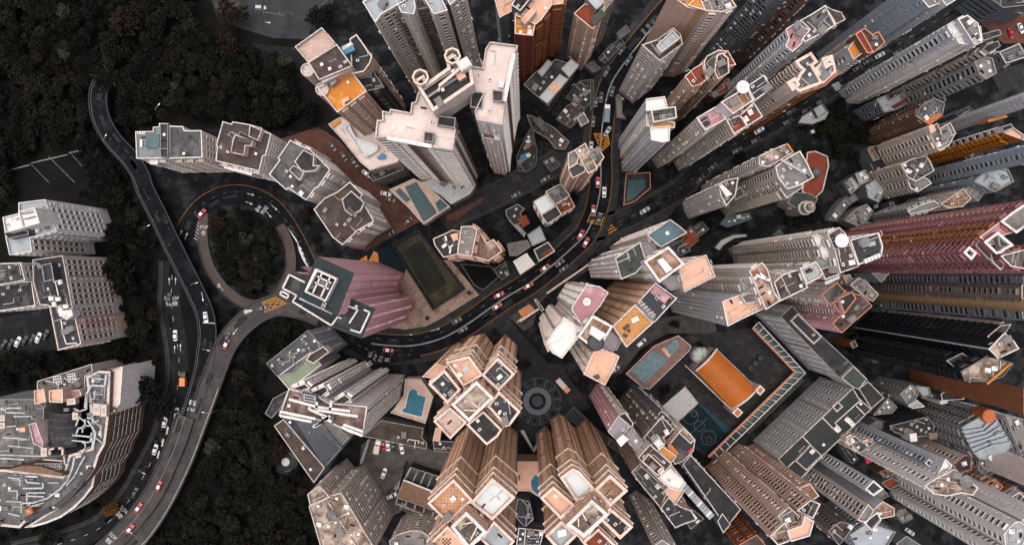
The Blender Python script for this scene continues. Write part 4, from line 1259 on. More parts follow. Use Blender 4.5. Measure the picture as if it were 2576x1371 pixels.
# white Y-shaped tower with the roof crane
b = B('apartment_tower', 'tall white Y-shaped tower with a roof crane between two arched frames')
K('a1 370,825 522,852 530,778 560,770 582,690 700,860 732,872 728,945 862,968 838,1132 682,1110 505,1068 340,1035 258,1040 268,912 312,905 308,838 362,850', 109, wall='white', roof='roof_white', f={'d': 'rib', 'r': 'slit', '*': 'rib'}, cap='cap', par=1.6, n=2)
K('a1 1122,318 1332,345 1302,412 1232,768 1215,942 1028,905 1005,845 1075,700 1000,690 1000,620 962,498 1068,515 1088,372', 109, wall='white', roof='roof_white', f={'r': 'rib', 'dl': 'slit', 'd': 'slit', '*': 'rib'}, cap='cap', par=1.6, n=2)
K('a1 1030,908 1215,942 1198,1062 1070,1042', 88, wall='pinkwhite', roof='roof_rusty', f={'d': 'slit', 'r': 'rib', '*': 'slit'}, cap='cap', n=3)
K('a1 548,606 622,566 648,622 802,512 788,440 840,404 892,452 975,480 1000,632 692,842 602,700', 118, 100, 'pinkwhite', 'roof_dark', f=None, cap='capp', par=2.2, pw=.9)
K('a1 252,1040 270,905 345,925 332,1050', 104, wall='white', roof='roof_white', f='rib', cap='cap')
K('a1 985,690 1072,700 1062,822 972,808', 108.5, wall='slate', roof='roof_dark', f=None, cap='capg', n=3)
K('a1 730,875 862,890 855,968 725,945', 110.5, 100, 'slate', 'roof_dark', f=None, cap='capg', n=3)
K('a1 1140,680 1220,690 1215,768 1145,762', 110.5, 100, 'lgrey', 'roof_brown', f=None, cap='capg')
K('a1 628,995 700,1005 690,1075 620,1065', 110.5, 100, 'lgrey', 'roof_brown', f=None, cap='capg')
for pts in ('a1 490,1072 640,1102 636,1112 488,1082', 'a1 395,1052 412,1056 410,1062 393,1058', 'a1 880,980 892,984 888,1010 876,1006', 'a1 862,1050 868,1052 862,1090 856,1088'):
    b.prism('dark_window_bay', pts, 106.5, 0, 'wall_brown')
for pts in ('a1 1262,640 1270,640 1252,730 1244,730', 'a1 1290,470 1298,470 1286,530 1278,530', 'a1 1100,925 1112,927 1110,936 1098,934'):
    b.prism('dark_window_bay', pts, 106.5, 0, 'wall_brown')
b.bars('crown_rail', 'a1 600,690 905,490', 117.4, .7, .5, 'capg')
b.bars('crown_rail', 'a1 640,740 955,535', 117.4, .7, .5, 'capg')
b.bars('parapet_fins', 'a1 1302,405 1230,765', 109.9, 1.2, .8, 'capw')
b.bars('parapet_fins', 'a1 342,1040 680,1105', 109.9, 1.2, .8, 'capw')
for c_ in ('a1 600,590', 'a1 840,430'):
    k = b.mb()
    x, y = WP(c_, 119)[0]
    p = [(x + 2.4 * math.cos(t), y + 2.4 * math.sin(t)) for t in [i * math.pi / 4 for i in range(8)]]
    k.ring(p, offset(p, .5), 116, 120)
    k.build('arched_frame', 'capp', b.root)
    b.bars('frame_brace', [(P(c_)[0][0] - 30, P(c_)[0][1] + 20), (P(c_)[0][0] + 25, P(c_)[0][1] - 15)], 119.5, .3, .3, 'capw')
crane = thing('roof_crane', 'cream maintenance crane lying along the crown of the white tower', 'crane', (*WP('a1 850,560', 116)[0], 116))
ox, oy = WP('a1 850,560', 116)[0]
k = MB((ox, oy)); A_, B_ = WP('a1 930,495', 119)[0], WP('a1 740,655', 119)[0]
k.bar(A_, B_, .8, 3.0, 3.9); k.build('jib', 'capp', crane)
k = MB((ox, oy)); k.box((*A_, .0), (3.6, 3.0, 4.4), .55); k.box((*A_, 4.4), (3.0, 2.4, .5), .55); k.build('machine_house', 'capw', crane)
k = MB((ox, oy)); q = WP('a1 900,570', 118)[0]; k.box((*q, .0), (2.4, 2.4, 2.2), .55); k.build('winch_box', 'roof_peach', crane)
k = MB((ox, oy)); q = B_; k.box((*q, 1.6), (2.6, .6, .8), 1.2); k.box((q[0] + .8, q[1] - .6, 1.2), (1.0, 1.0, .9), .4); k.build('cradle_head', 'capp', crane)
k = MB((ox, oy)); q = WP('a1 850,560', 116)[0]; k.box((*q, 0), (1.0, 1.0, 3.0), .5); k.build('mast', 'capp', crane)

b = B('apartment_tower', 'grey-brown tower of four ribbed wings cut by the top edge, left of the brick tower')
for pts, f_ in (('a1 160,15 300,-60 470,-160 560,-40 300,110 258,170', 'dense'), ('a1 395,-40 540,-60 560,60 545,110 450,95', 'dense'), ('a1 590,-60 720,-90 800,80 700,110', 'dense'), ('a1 740,-120 900,-200 935,-60 820,40', 'dense')):
    K(pts, 109, wall='beige', roof='roof_paleblue', f={'*': 'dense', 'r': 'slit', 'dl': 'dots', 'l': 'dots'}, cap='capw', n=2)
K('a1 300,40 860,-90 860,20 340,120', 104, wall='dusk', roof='roof_grey', f='dense', cap='capg')
b = B('pool_terrace', 'small teal swimming pool in a tiled corner behind the white tower', 'pool')
K('a1 930,430 1010,405 1070,470 1060,510 960,480', 6, wall='beige', roof='roof_rusty', f=None, cap='cap', par=.3)
b.flat('water', 'a1 950,455 1010,430 1055,475 1045,505 985,485', 5.8, 'water_teal')

b = B('apartment_tower', 'red-brown brick tower with orange roof terrace at the top edge')
K('a1 1155,-10 1275,-60 1302,80 1195,135', 66, wall='slate', roof='roof_peach', f={'*': 'cols'}, cap='capp', n=2)
K('a1 1310,100 1462,120 1460,200 1445,272 1310,257', 70, wall='maroon', roof='roof_orange', f={'d': 'dots', '*': 'rib'}, cap='capp', n=5)
K('a1 1330,60 1440,-70 1600,-60 1585,45 1510,150 1465,188 1320,120', 70.5, wall='brick', roof='roof_peach', f={'r': 'bal', 'dr': 'bal', '*': 'bal'}, cap='capp', n=3)
K('a1 1585,40 1600,-80 1690,-60 1672,30', 69, wall='rust', roof='roof_peach', f={'*': 'bal', 'd': 'bal'}, cap='capp')
K('a1 1285,40 1340,-70 1460,-50 1350,85', 74, 60, 'slate', 'roof_dark', f=None, cap='capw', n=3)
b.prism('terrace_canopy', 'a1 1352,150 1440,55 1475,85 1385,190', 73.5, 70, 'capw', 'roof_peach')

b = B('apartment_tower', 'narrow pinkish tower with rust roof and green glass shed, right of the brick tower')
K('a1 1755,105 1838,30 1990,80 1985,95 1897,222', 58, wall='salmon', roof='roof_redbrown', f={'dl': 'dots', 'd': 'dots', '*': 'cols'}, cap='capp')
K('a1 1838,30 1900,-60 2080,-30 1990,80', 57, wall='dusk', roof='roof_mottle', f='cols', cap='capg', n=3)
b.prism('roof_shed', 'a1 1840,-20 1900,-60 1985,20 1925,75', 62, 56, 'metal_grey', 'roof_metal')
b.prism('glass_shed', 'a1 1875,150 1960,70 2000,105 1910,190', 60, 57, 'metal_grey', 'roof_green')

b = B('walk_up_block', 'low dark block with long two-tone metal sheds below the brick tower', 'building')
K('a1 1375,640 1470,540 1620,450 1780,500 1560,800', 22, wall='dark', roof='roof_dark', f='band', cap='capg', n=4)
K('a1 1490,735 1650,560 1715,600 1555,785', 25, 21, 'grey', 'roof_metal', f=None, cap='capg', par=.15)
b.prism('peach_roof_panel', 'a1 1555,665 1605,610 1670,655 1615,705', 25.2, 24.9, 'roof_peach')
K('a1 1658,520 1735,445 1795,495 1720,590', 25, 21, 'grey', 'roof_metal', f=None, cap='capg', par=.15)
K('a1 1480,545 1560,450 1595,480 1515,585', 23.5, 21, 'grey', 'roof_metal', f=None, cap='capg', par=.15)

b = B('apartment_tower', 'weathered pale tower with white plant roof beside the curving road near the top')
K('a1 2268,340 2385,300 2505,212 2562,262 2576,335 2402,462', 68, wall='offwhite', roof='roof_brown', f={'dl': 'dense', 'd': 'dense', '*': 'bal'}, cap='cap', n=5)
K('a1 2380,345 2500,230 2555,290 2415,395', 72, 66, 'white', 'roof_paleblue', f=None, cap='capw', n=5)
b = B('apartment_tower', 'tan blank-walled tower with orange roof in the middle of the top edge')
K('a2 40,42 125,-35 175,82', 86, wall='tan', roof='roof_orange', f=None, cap='capp')
K('a2 -100,-40 118,-40 160,80 40,60', 85, wall='salmon', roof='roof_orange', f={'dl': 'blank', 'l': 'blank', '*': 'blank'}, cap='capp', n=2)
K('a2 160,82 140,20 330,-60 408,52 300,92', 84, wall='pinkwhite', roof='roof_mid', f={'d': 'bay', '*': 'dense'}, cap='capp', n=5)
b = B('apartment_tower', 'slim white-capped tower with an orange stain between its two bright roofs')
K('a1 2300,748 2442,730 2462,812 2345,835 2300,838', 78, wall='lgrey', roof='roof_bright', f={'*': 'slit', 'd': 'slit'}, cap='capw')
K('a1 2338,832 2522,805 2532,890 2355,925', 80, wall='offwhite', roof='roof_grey', f='slit', cap='capw', n=4)
K('a1 2345,925 2455,912 2518,925 2515,965 2345,965', 77, wall='pinkwhite', roof='roof_orange', f=None, cap='capw')
K('a1 2332,962 2480,952 2476,1065 2430,1075 2338,1058', 79, wall='lgrey', roof='roof_bright', f={'*': 'slit'}, cap='capw')
K('a1 2300,838 2345,835 2345,960 2305,952', 74, wall='white', roof='roof_bright', f='slit', cap='capw')

b = B('apartment_tower', 'salmon three-part tower standing alone at the road fork')
K('a1 1710,1160 1762,1132 1792,1180 1782,1230 1715,1275', 66, wall='salmon', roof='roof_mid', f='cols', cap='capp', n=2)
K('a1 1762,1132 1842,1080 1932,1272 1865,1312', 67, wall='salmon', roof='roof_mottle', f='cols', cap='capp', n=4)
K('a1 1852,1150 1938,1115 1985,1188 1930,1262', 66, wall='salmon', roof='roof_grey', f='cols', cap='capp', n=2)
K('a1 1712,1278 1785,1232 1842,1265 1835,1300 1748,1345', 65, wall='salmon', roof='roof_navy', f='dots', cap='capp', n=1)

b = B('pool_terrace', 'teal long pool in beige deck below the white tower', 'pool')
K('b1 360,62 545,-22 625,12 822,190 722,252 622,326 500,190', 10, wall='beige', roof='pool_deck', f=None, cap='cap', par=.5)
b.flat('water', 'b1 478,42 565,2 712,215 720,238 622,305 535,150', 9.8, 'water_teal')
b.flat('water', 'b1 405,72 440,48 525,135 490,158', 9.8, 'water_teal')
b.flat('water', 'b1 708,162 762,118 802,185 738,232', 9.8, 'water_teal')
b = B('clubhouse', 'grey glazed clubhouse roof between the teal pool and the white tower', 'building')
K('b1 610,10 760,-60 1010,30 970,95 830,170 760,110', 12, wall='grey', roof='roof_metal', f='band', cap='cap', par=.4, n=5)

b = B('apartment_tower', 'small salmon octagonal tower with honeycomb terrace beside the tennis court')
K('b1 692,432 840,365 892,372 878,548 770,572 705,480', 56, wall='salmon', roof='roof_dark', f='bal', cap='capp', n=2)
K('b1 905,338 985,335 1025,362 985,560 935,558 875,545', 61, wall='salmon', roof='roof_mid', f='bal', cap='capp', n=3)
K('b1 1010,400 1040,370 1095,462 1148,435 1215,525 1110,600 985,560', 56, wall='peach', roof='tile_brown', f='bal', cap='capp')
b.prism('terrace_canopy', 'b1 820,400 880,385 880,440 845,445', 58.5, 56, 'metal_white', 'roof_peach')

b = B('villa', 'two-tone grey flat-roofed house beside the yellow crossing', 'house')
K('b1 1448,150 1548,90 1622,180 1505,255', 24, wall='offwhite', roof='roof_ice', f='cols', cap='capg', par=.4)
K('b1 1540,75 1660,15 1725,105 1612,175', 27, wall='offwhite', roof='roof_grey', f='cols', cap='cap', n=3)
K('b1 1505,252 1620,180 1665,250 1555,322', 25, wall='offwhite', roof='roof_dark', f='cols', cap='cap')
K('b1 1620,180 1722,108 1765,190 1660,248', 23, wall='offwhite', roof='roof_redbrown', f='cols', cap='cap', n=3)
b = B('villa', 'dark low house with rust tiles and a grey oval canopy', 'house')
K('b1 1240,215 1330,170 1385,205 1350,240 1395,310 1300,330 1245,260', 9, wall='dark', roof='roof_dark', f='band', cap='capg', par=.4, n=2)
b.prism('rust_tiles', 'b1 1330,280 1390,250 1425,315 1365,350', 9.6, 8, 'roof_redbrown')
b.prism('canopy_edge', 'b1 1260,290 1380,420 1395,390 1360,350 1280,280', 8, 2, 'capg')
b = B('villa', 'grey concrete yard house with pale blue roof in the dark garden', 'house')
K('b1 1270,560 1250,470 1400,440 1430,490 1330,560', 5, wall='grey', roof='roof_mid', f=None, cap='capg', par=.2)
K('b1 1405,400 1500,335 1545,440 1440,485', 9, wall='grey', roof='roof_paleblue', f='band', cap='capg', par=.3)
K('b1 1452,515 1560,455 1612,525 1492,602', 11, wall='grey', roof='roof_dark', f='band', cap='capw', par=.6)
b.flat('rust_corner', 'b1 1515,540 1580,500 1605,525 1520,575', 10.6, 'roof_redbrown')
b = B('shed', 'white corrugated metal roof shed beside the main road', 'shed')
K('b1 1296,602 1398,540 1462,625 1350,700', 8, wall='grey', roof='roof_bright', f=None, cap='metal_white', par=.1)
for i in range(7):
    t = i / 6
    b.bars('roof_seam', [(2576 + 1300 + 102 * t, 1371 + 604 - 62 * t), (2576 + 1354 + 104 * t, 1371 + 696 - 70 * t)], 8.12, .12, .1, 'metal_grey')

# low walls, gardens and sheds in the gap between the white tower and the upper bend
b = B('garden_terrace', 'dim walled garden terrace with a blue cover below the white tower', 'garden')
K('a1 1330,1290 1320,1180 1400,1010 1440,960 1480,1140 1470,1250 1400,1300', 4, wall='slate', roof='roof_dark', f=None, cap='capd', par=.8, n=6)
b.prism('blue_cover', 'a1 1345,1180 1405,1150 1415,1190 1370,1225', 4.3, 3.4, 'tarp_blue')
b.prism('bench_stack', 'a1 1370,1115 1400,1080 1430,1090 1420,1125', 4.6, 3.4, 'roof_rusty')
b = B('garden_terrace', 'curved stone-walled terrace with dark planting right of the white tower foot', 'garden')
K('a1 1400,870 1450,880 1600,960 1720,1070 1690,1130 1610,1120 1560,1050 1440,980', 4, wall='slate', roof='roof_brown', f=None, cap='capg', par=.9, n=5)
b.prism('grey_canopy', 'a1 1440,900 1500,880 1560,960 1520,1000', 6.5, 3, 'capg', 'roof_grey')
b = B('shed_yard', 'jumble of small dark sheds and pale roofs inside the upper bend', 'sheds')
K('a1 1620,900 1700,800 1760,760 1840,830 1800,900 1730,970', 4, wall='dusk', roof='roof_brown', f=None, cap='capd', par=.5, n=11)
K('a1 1780,890 1830,850 1870,920 1810,955', 5, wall='grey', roof='roof_mid', f=None, cap='capw', par=.3, n=3)
K('a1 1690,740 1800,610 1900,600 1900,760 1840,820', 3, wall='slate', roof='roof_dark', f=None, cap='capd', par=.4, n=7)
K('a1 1880,620 1905,610 1905,800 1880,840', 4, wall='slate', roof='roof_dark', f=None, cap='capd', par=.4)
b = B('pool_terrace', 'dim teal pool in a walled court right of the upper road', 'pool')
K('b1 2130,180 2150,-60 2330,-70 2335,50 2215,150', 4, wall='dusk', roof='pave', f=None, cap='capr', par=.6)
b.flat('water', 'b1 2150,150 2165,-10 2290,-20 2300,40 2205,130', 3.6, 'water_teal')
b = B('shed', 'small grey roofed shed on the verge of the upper road', 'shed')
K('a1 2070,720 2120,730 2120,850 2150,900 2080,890', 4, wall='slate', roof='roof_mid', f=None, cap='capd', par=.3, n=2)
b = B('low_house', 'low grey house beside the upper road under the narrow pinkish tower', 'house')
K('a1 2080,250 2150,190 2180,240 2100,300', 6, wall='slate', roof='roof_grey', f=None, cap='capd', par=.4, n=1)
K('a1 1940,440 2020,350 2110,290 2140,330 1990,480', 4, wall='slate', roof='roof_dark', f=None, cap='capd', par=.4, n=4)
K('a1 1830,490 1900,460 1960,520 1900,550', 5, wall='slate', roof='roof_grey', f=None, cap='capd', par=.4, n=1)
# ------------------------------------------------------------------ the cream towers right of the main road
b = B('apartment_tower', 'pink-roofed cream tower with white terrace roof and brown core, right of the gatehouse')
K('b1 1850,778 1945,790 2016,836 1955,935 1892,1010 1812,1078 1735,960', 108, wall='offwhite', roof='roof_pink', f={'l': 'bal', 'ul': 'dense', '*': 'dense'}, cap='capw', n=0)
K('b1 1680,1022 1802,1102 1786,1180 1665,1332 1590,1290 1550,1200', 108, wall='pinkwhite', roof='roof_bright', f={'l': 'bal', '*': 'bal'}, cap='capw', n=2)
K('b1 1740,1000 1815,1075 1880,1040 1800,1110', 107, wall='pinkwhite', roof='roof_pink', f='dense', cap='capw')
K('b1 1895,1010 2050,1092 1932,1282 1785,1168', 117, 60, 'offwhite', 'roof_rusty', f='cols', cap='capw', par=1.4, pw=.7)
b.prism('white_plant_box', 'b1 1890,1085 2000,1150 1950,1200 1870,1145', 119, 115, 'capw', 'roof_bright')
K('b1 1950,1255 2098,1318 2062,1405 1990,1535 1828,1452 1900,1290', 106, wall='pinkwhite', roof='roof_peach', f={'l': 'bal', 'ul': 'dense', 'u': 'dense', '*': 'dense'}, cap='capp')
K('b1 2040,1130 2115,1200 2080,1270 1990,1290 1945,1240', 104, wall='purple', roof='roof_purple', f='dense', cap='capg')
b.put('star_vent', DISH[1.2], 'b1 1850,905', 107.2)
x, y = WP('b1 1920,1215', 117)[0]
k = b.mb(); k.lathe([(2.4, 115.6), (2.4, 117.2), (2.0, 117.6), (0, 117.8)], (x, y), 18); k.build('round_tank', 'metal_dark', b.root)
K('b1 2215,930 2352,1066 2152,1248 2050,1090', 107, wall='peach', roof='tile_amber', f='peachwin', cap='capw')
K('b1 2372,765 2532,880 2362,1062 2218,932', 107.4, wall='peach', roof='roof_navy', f='peachwin', cap='capw', n=4)
b.prism('slatted_pergola', 'b1 2230,920 2270,900 2375,1020 2345,1050', 109.4, 106, 'capg', 'roof_mid')
for i in range(6):
    g0 = (2576 + 2238 + i * 20, 1371 + 918 + i * 20)
    b.bars('pergola_slat', [g0, (g0[0] + 36, g0[1] - 20)], 109.6, .25, .15, 'cap')
b.flat('rose_terrace', 'b1 2372,780 2500,880 2440,920 2330,835', 106.8, 'roof_pink')

b = B('apartment_tower', 'cream tower with teal and green roof terraces, upper right of the pink-roofed one')
K('b1 2308,404 2482,285 2545,330 2610,385 2412,495', 106, wall='pinkwhite', roof='roof_teal', f={'dl': 'dense', 'l': 'slit', '*': 'dense'}, cap='cap', n=1)
K('b1 2066,578 2255,455 2302,600 2225,690 2112,738', 106, wall='offwhite', roof='roof_green', f={'dl': 'dots', 'l': 'slit', '*': 'dots'}, cap='cap', n=3)
K('b1 2262,468 2330,455 2395,520 2290,600', 104, wall='offwhite', roof='roof_purple', f='dense', cap='capg')
K('b1 2285,602 2470,490 2590,622 2400,762', 114, 50, 'offwhite', 'roof_rusty', f='cols', cap='capw', par=1.4, pw=.7)
b.prism('white_plant_box', 'b1 2385,595 2425,575 2500,660 2452,690', 116, 112, 'capw', 'roof_bright')
K('b2 -30,640 178,553 248,716 15,832', 106, wall='pinkwhite', roof='roof_peach', f={'l': 'dense', 'd': 'dense', '*': 'dense'}, cap='cap', n=3)
K('b1 2400,745 2560,690 2600,780 2490,825', 103, wall='purple', roof='roof_purple', f='dense', cap='capg')

# tower one of the three peach towers
b = B('apartment_tower', 'peach tower with black roof terraces beside the round plaza')
C1 = dict(wall='peach', cap='capp', pw=.75, par=1.5, corn=(90, 80, 60))
SL = {'*': 'peachwin'}
K('c1 656,155 778,48 902,198 800,302', 97, roof='roof_navy', f=SL, n=4, **C1)
K('c1 790,-10 965,-55 1068,88 920,172', 97, roof='roof_peach', f=SL, n=3, **C1)
K('c1 1058,88 1180,-45 1310,80 1188,208', 97, roof='roof_navy', f=SL, n=4, **C1)
K('c1 1100,322 1190,210 1352,362 1270,470 1238,476', 97, roof='roof_navy', f=SL, n=5, **C1)
K('c1 945,462 1072,360 1212,500 1180,550 1097,616', 96, roof='roof_dark', f=SL, n=2, **C1)
K('c1 695,436 818,330 948,442 822,570', 96, roof='tile_pale', f=SL, n=3, **C1)
K('c1 800,300 1060,90 1190,210 1110,320 950,470 830,340', 91, wall='peach', roof='roof_peach', f='peachwin', cap='capp')
K('c1 830,312 1020,134 1150,260 962,440', 104, 85, 'peach', 'roof_mottle', f='cols', cap='capw', par=1.8, pw=1.0, n=2)
b.bars('roof_beam', 'c1 925,352 1030,355 1048,295', 103.8, .4, .4, 'capp')
b.bars('roof_beam', 'c1 985,290 1040,340', 103.9, .4, .4, 'capp')
K('c1 610,100 722,0 790,25 700,112', 82, wall='peach', roof='roof_peach', f='peachwin', cap='capp')

b = B('apartment_tower', 'peach tower with white and tiled roof terraces at the bottom edge, left of the pair')
C2 = dict(wall='peach', cap='capp', pw=.85, par=1.6, corn=(93, 86, 70))
K('c1 650,1055 846,874 992,1030 802,1202', 99, roof='tile_peach', f=SL, n=3, **C2)
K('c1 975,1052 1140,864 1312,1010 1140,1182', 99, roof='roof_ice', f=SL, n=2, **C2)
K('c1 640,1385 802,1226 955,1385 800,1540', 99, roof='roof_peach', f=SL, n=2, **C2)
K('c1 1055,1330 1150,1188 1308,1340 1200,1470', 98, roof='roof_paleblue', f=SL, n=1, **C2)
K('c1 800,1200 990,1032 1140,1182 1050,1330 960,1390', 93, wall='peach', roof='tile_peach', f='peachwin', cap='capp')
K('c1 826,1232 942,1118 1100,1270 962,1402', 107, 88, 'peach', 'roof_mottle', f='cols', cap='capw', par=2, pw=1.0, n=2)
b.prism('light_well_cover', 'c1 905,1260 1000,1190 1025,1215 930,1290', 106.2, 104.9, 'metal_dark')
b.bars('roof_beam', 'c1 905,1215 1000,1195', 107.4, .4, .4, 'capp')
b.bars('roof_beam', 'c1 975,1330 1025,1230', 107.4, .4, .4, 'capp')
for i in range(5):
    for j in range(5):
        if (i + j) % 2 == 0:
            g = (2576 + 762 + i * 13, 2742 + 1318 + j * 13)
            b.flat('dark_tile', [g, (g[0] + 13, g[1]), (g[0] + 13, g[1] + 13), (g[0], g[1] + 13)], 97.55, 'metal_dark', .1)

b = B('apartment_tower', 'peach tower with white, rust and orange terraces at the bottom edge, right of the pair')
K('c1 1652,860 1745,790 1800,815 1912,942 1782,1052', 97, roof='roof_ice', f=SL, n=0, **C2)
K('c1 1912,950 2028,838 2162,960 2032,1078', 98, roof='roof_rusty', f=SL, n=2, **C2)
K('c1 1502,1015 1600,928 1762,1068 1655,1172', 98, roof='roof_peach', f=SL, n=1, **C2)
K('c1 1540,1300 1660,1188 1785,1290 1652,1425', 98, roof='roof_paleblue', f=SL, n=0, **C2)
K('c1 1955,1180 2030,1090 2202,1232 2105,1325', 97, roof='roof_dark', f=SL, n=4, **C2)
K('c1 1820,1350 1940,1245 2080,1380 1960,1500', 96, roof='roof_redbrown', f=SL, n=2, **C2)
K('c1 1655,1172 1780,1052 1910,945 2035,1080 1950,1190 1830,1350 1700,1215', 97, wall='peach', roof='roof_peach', f='peachwin', cap='capp')
K('c1 1698,1216 1890,1028 2020,1140 1832,1312', 107, 88, 'peach', 'roof_mottle', f='cols', cap='capw', par=2, pw=1.0, n=3)
b.bars('roof_beam', 'c1 1790,1230 1790,1170', 107.4, .4, .4, 'capp')
b.bars('roof_beam', 'c1 1815,1120 1850,1185', 107.4, .4, .4, 'capp')
for i in range(3):
    for j in range(3):
        b.put('roof_hatch', RK['roof_hatch'], (2576 + 1645 + i * 20, 2742 + 1265 + j * 14 - i * 4), 96.6, .5)
b = B('pool_terrace', 'peach pool deck with two blue pools between the pair of peach towers', 'pool')
K('c1 1330,740 1490,740 1500,960 1500,1010 1420,960 1330,960', 14, wall='salmon', roof='roof_peach', f=None, cap='capp', par=.5)
b.flat('water', 'c1 1430,890 1460,842 1500,845 1500,1005 1440,950', 13.8, 'water_blue')
b.flat('water', 'c1 1320,840 1345,840 1355,860 1340,885 1320,880', 13.8, 'water_blue')
b = B('garden_pavilion', 'glazed fan-shaped pavilions in the dark gap between the pair of peach towers', 'pavilion')
K('c1 1330,1020 1420,1040 1450,1180 1380,1230 1310,1150', 8, wall='slate', roof='roof_dark', f='band', cap='capg', par=.5, n=3)
K('c1 1340,1240 1530,1260 1500,1371 1320,1371', 10, wall='slate', roof='roof_navy', f='band', cap='capw', par=.6, n=8)
b.bars('white_rib', 'c1 1310,1150 1450,1165 1390,1230', 8.6, .35, .4, 'capg')
b.bars('white_rib', 'c1 1400,1100 1420,1040 1390,1230', 8.6, .35, .4, 'capg')
b.bars('white_rib', 'c1 1390,1250 1380,1371', 10.6, .35, .4, 'capw')

b = B('pool_terrace', 'bright blue swimming pool in a pale tiled deck left of the plaza tower', 'pool')
K('c1 480,118 600,118 692,250 632,452 372,372 400,340 470,240', 9, wall='beige', roof='pool_deck', f=None, cap='cap', par=.6)
b.flat('water', 'c1 507,222 520,198 548,190 578,208 572,232 637,252 606,402 470,370 458,352 466,340 482,338', 8.9, 'water_blue')
b.bars('pool_rim', 'c1 505,222 520,196 548,187 580,206 574,230 640,250 608,406 468,372 455,352 465,337 480,336 505,222', 8.95, .35, .2, 'capw')

b = B('apartment_tower', 'white comb-sided tower with brick-tiled roof and white roof frames, left of the blue pool')
K('c0 2105,395 2180,190 2395,248 2480,300 2770,325 2735,552 2640,520 2500,450 2300,402', 82, wall='white', roof='tile_brown', f={'ur': 'blank', 'u': 'blank', 'r': 'slit', '*': 'blank'}, cap='capw', par=1.2, n=4)
for pts in ('c0 2190,192 2300,150 2342,185 2262,214', 'c0 2330,225 2455,170 2478,205 2420,255'):
    K(pts, 80, wall='dark', roof='roof_dark', f='comb', cap='capw', trim='wall_white')
K('c0 2500,300 2600,235 2650,270 2590,312', 80, wall='dark', roof='roof_dark', f='comb', cap='capw', trim='wall_white')
b.prism('cooling_deck', 'c0 2270,220 2390,248 2380,330 2290,300', 85.4, 83, 'wall_slate')
for i in range(4):
    for j in range(2):
        x, y = WP('c0 %d,%d' % (2305 + i * 20, 245 + j * 22 + i * 4), 86)[0]
        k = b.mb(); k.box((x, y, 85.4), (1.0, 1.0, .5)); k.lathe([(.42, 85.95), (.3, 85.92), (0, 85.92)], (x, y), 10, 1); k.build('cooling_fan', ['metal_white', 'metal_dark'], b.root)
for pts in ('c0 2110,362 2380,418', 'c0 2115,395 2350,440', 'c0 2340,348 2480,410 2360,480', 'c0 2390,290 2386,350 2700,400', 'c0 2576,480 2735,545', 'c0 2590,460 2740,515', 'c0 2500,280 2490,350', 'c0 2375,480 2490,395', 'c0 2180,270 2400,330 2640,360', 'c0 2430,400 2500,440'):
    b.bars('white_roof_frame', pts, 86.5, .8, .8, 'capw')

b = B('office_block', 'grey deck block with white plant and a pale green roof lawn, below the pink tower', 'building')
K('b0 2010,1371 2322,1122 2440,1245 2482,1282 2400,1345 2340,1300 2200,1440 2090,1466', 34, wall='bluegrey', roof='roof_slate', f={'*': 'dots'}, cap='capg', n=6)
K('c0 2095,95 2345,-85 2425,12 2182,196', 33, wall='lgrey', roof='roof_lawn', f='blank', cap='capw', par=.6)
K('b0 2340,1300 2440,1242 2484,1285 2365,1372 2310,1345', 37, 30, 'white', 'roof_brown', f=None, cap='capw')
for pts in ('b0 2285,1190', 'b0 2335,1260', 'b0 2195,1290', 'b0 2110,1345'):
    g = P(pts)[0]
    for i in range(4):
        b.put('air_conditioner', RK['air_conditioner'], (g[0] + i * 9, g[1] + i * 9), 33.1, -.8)
K('c0 2180,200 2060,265 2000,380 2050,412 2120,330', 12, wall='slate', roof='roof_dark', f=None, cap='capg')

b = B('assembly_hall', 'long brown flat roof with black ribbed skylight, above the woods', 'hall')
K('c0 2068,470 2140,420 2450,785 2368,900', 24, wall='bluegrey', roof='roof_brown', f='blank', cap='cap', par=.5)
K('c0 2150,425 2300,395 2576,640 2450,782', 22, wall='bluegrey', roof='roof_navy', f='blank', cap='capg', par=.3)
for i in range(12):
    t = i / 11
    g0, g1 = (2245 + 130 * t, 2742 + 440 - 40 * t), (2450 + 122 * t, 2742 + 772 - 135 * t)
    b.bars('skylight_rib', [g0, g1], 22.9, .3, .5, 'wall_slate')
K('c0 2400,480 2500,440 2640,560 2560,640', 20, wall='lgrey', roof='roof_mid', f=None, cap='capg', par=.2)
wd = words(b.root, 'IN CONSTAN', P('c0 2520,565')[0], 127, 20.3, 1.7, 'metal_dark', 1.0, 'wall_lettering')
wd.location = (wd.location.x - b.o[0], wd.location.y - b.o[1], 20.1)
for q in ('c0 2190,442', 'c0 2290,640', 'c0 2345,797'):
    b.put('roof_hatch', RK['roof_hatch'], q, 23.6, .7)

b = B('tenement_block', 'pale weathered slab with rough concrete roof, lower left of the car park', 'apartment block')
K('c0 2320,985 2412,922 2490,1010 2340,1070', 45, wall='beige', roof='roof_mottle', f='cols', cap='cap', n=1)
K('c0 2330,1075 2480,1000 2576,975 2830,1400 2650,1480 2430,1420', 44, wall='beige', roof='roof_mottle', f={'ur': 'dense', 'r': 'dense', '*': 'dense'}, cap='cap', n=18)
b.bars('roof_upstand', 'c0 2345,1082 2480,1012', 43.9, .4, .7, 'cap')
b.bars('roof_upstand', 'c0 2400,1240 2640,1120', 43.9, .4, .7, 'cap')
b.bars('roof_upstand', 'c0 2480,1050 2700,1400', 43.9, .4, .7, 'cap')
b.prism('lift_house', 'c0 2455,1140 2510,1112 2540,1165 2485,1195', 46.5, 43, 'cap', 'roof_mid')
b.prism('lift_house', 'c0 2520,1260 2570,1235 2600,1290 2550,1315', 46.5, 43, 'cap', 'roof_mid')
b = B('tenement_block', 'bow-fronted grey block cut by the bottom edge beside the left peach tower', 'apartment block')
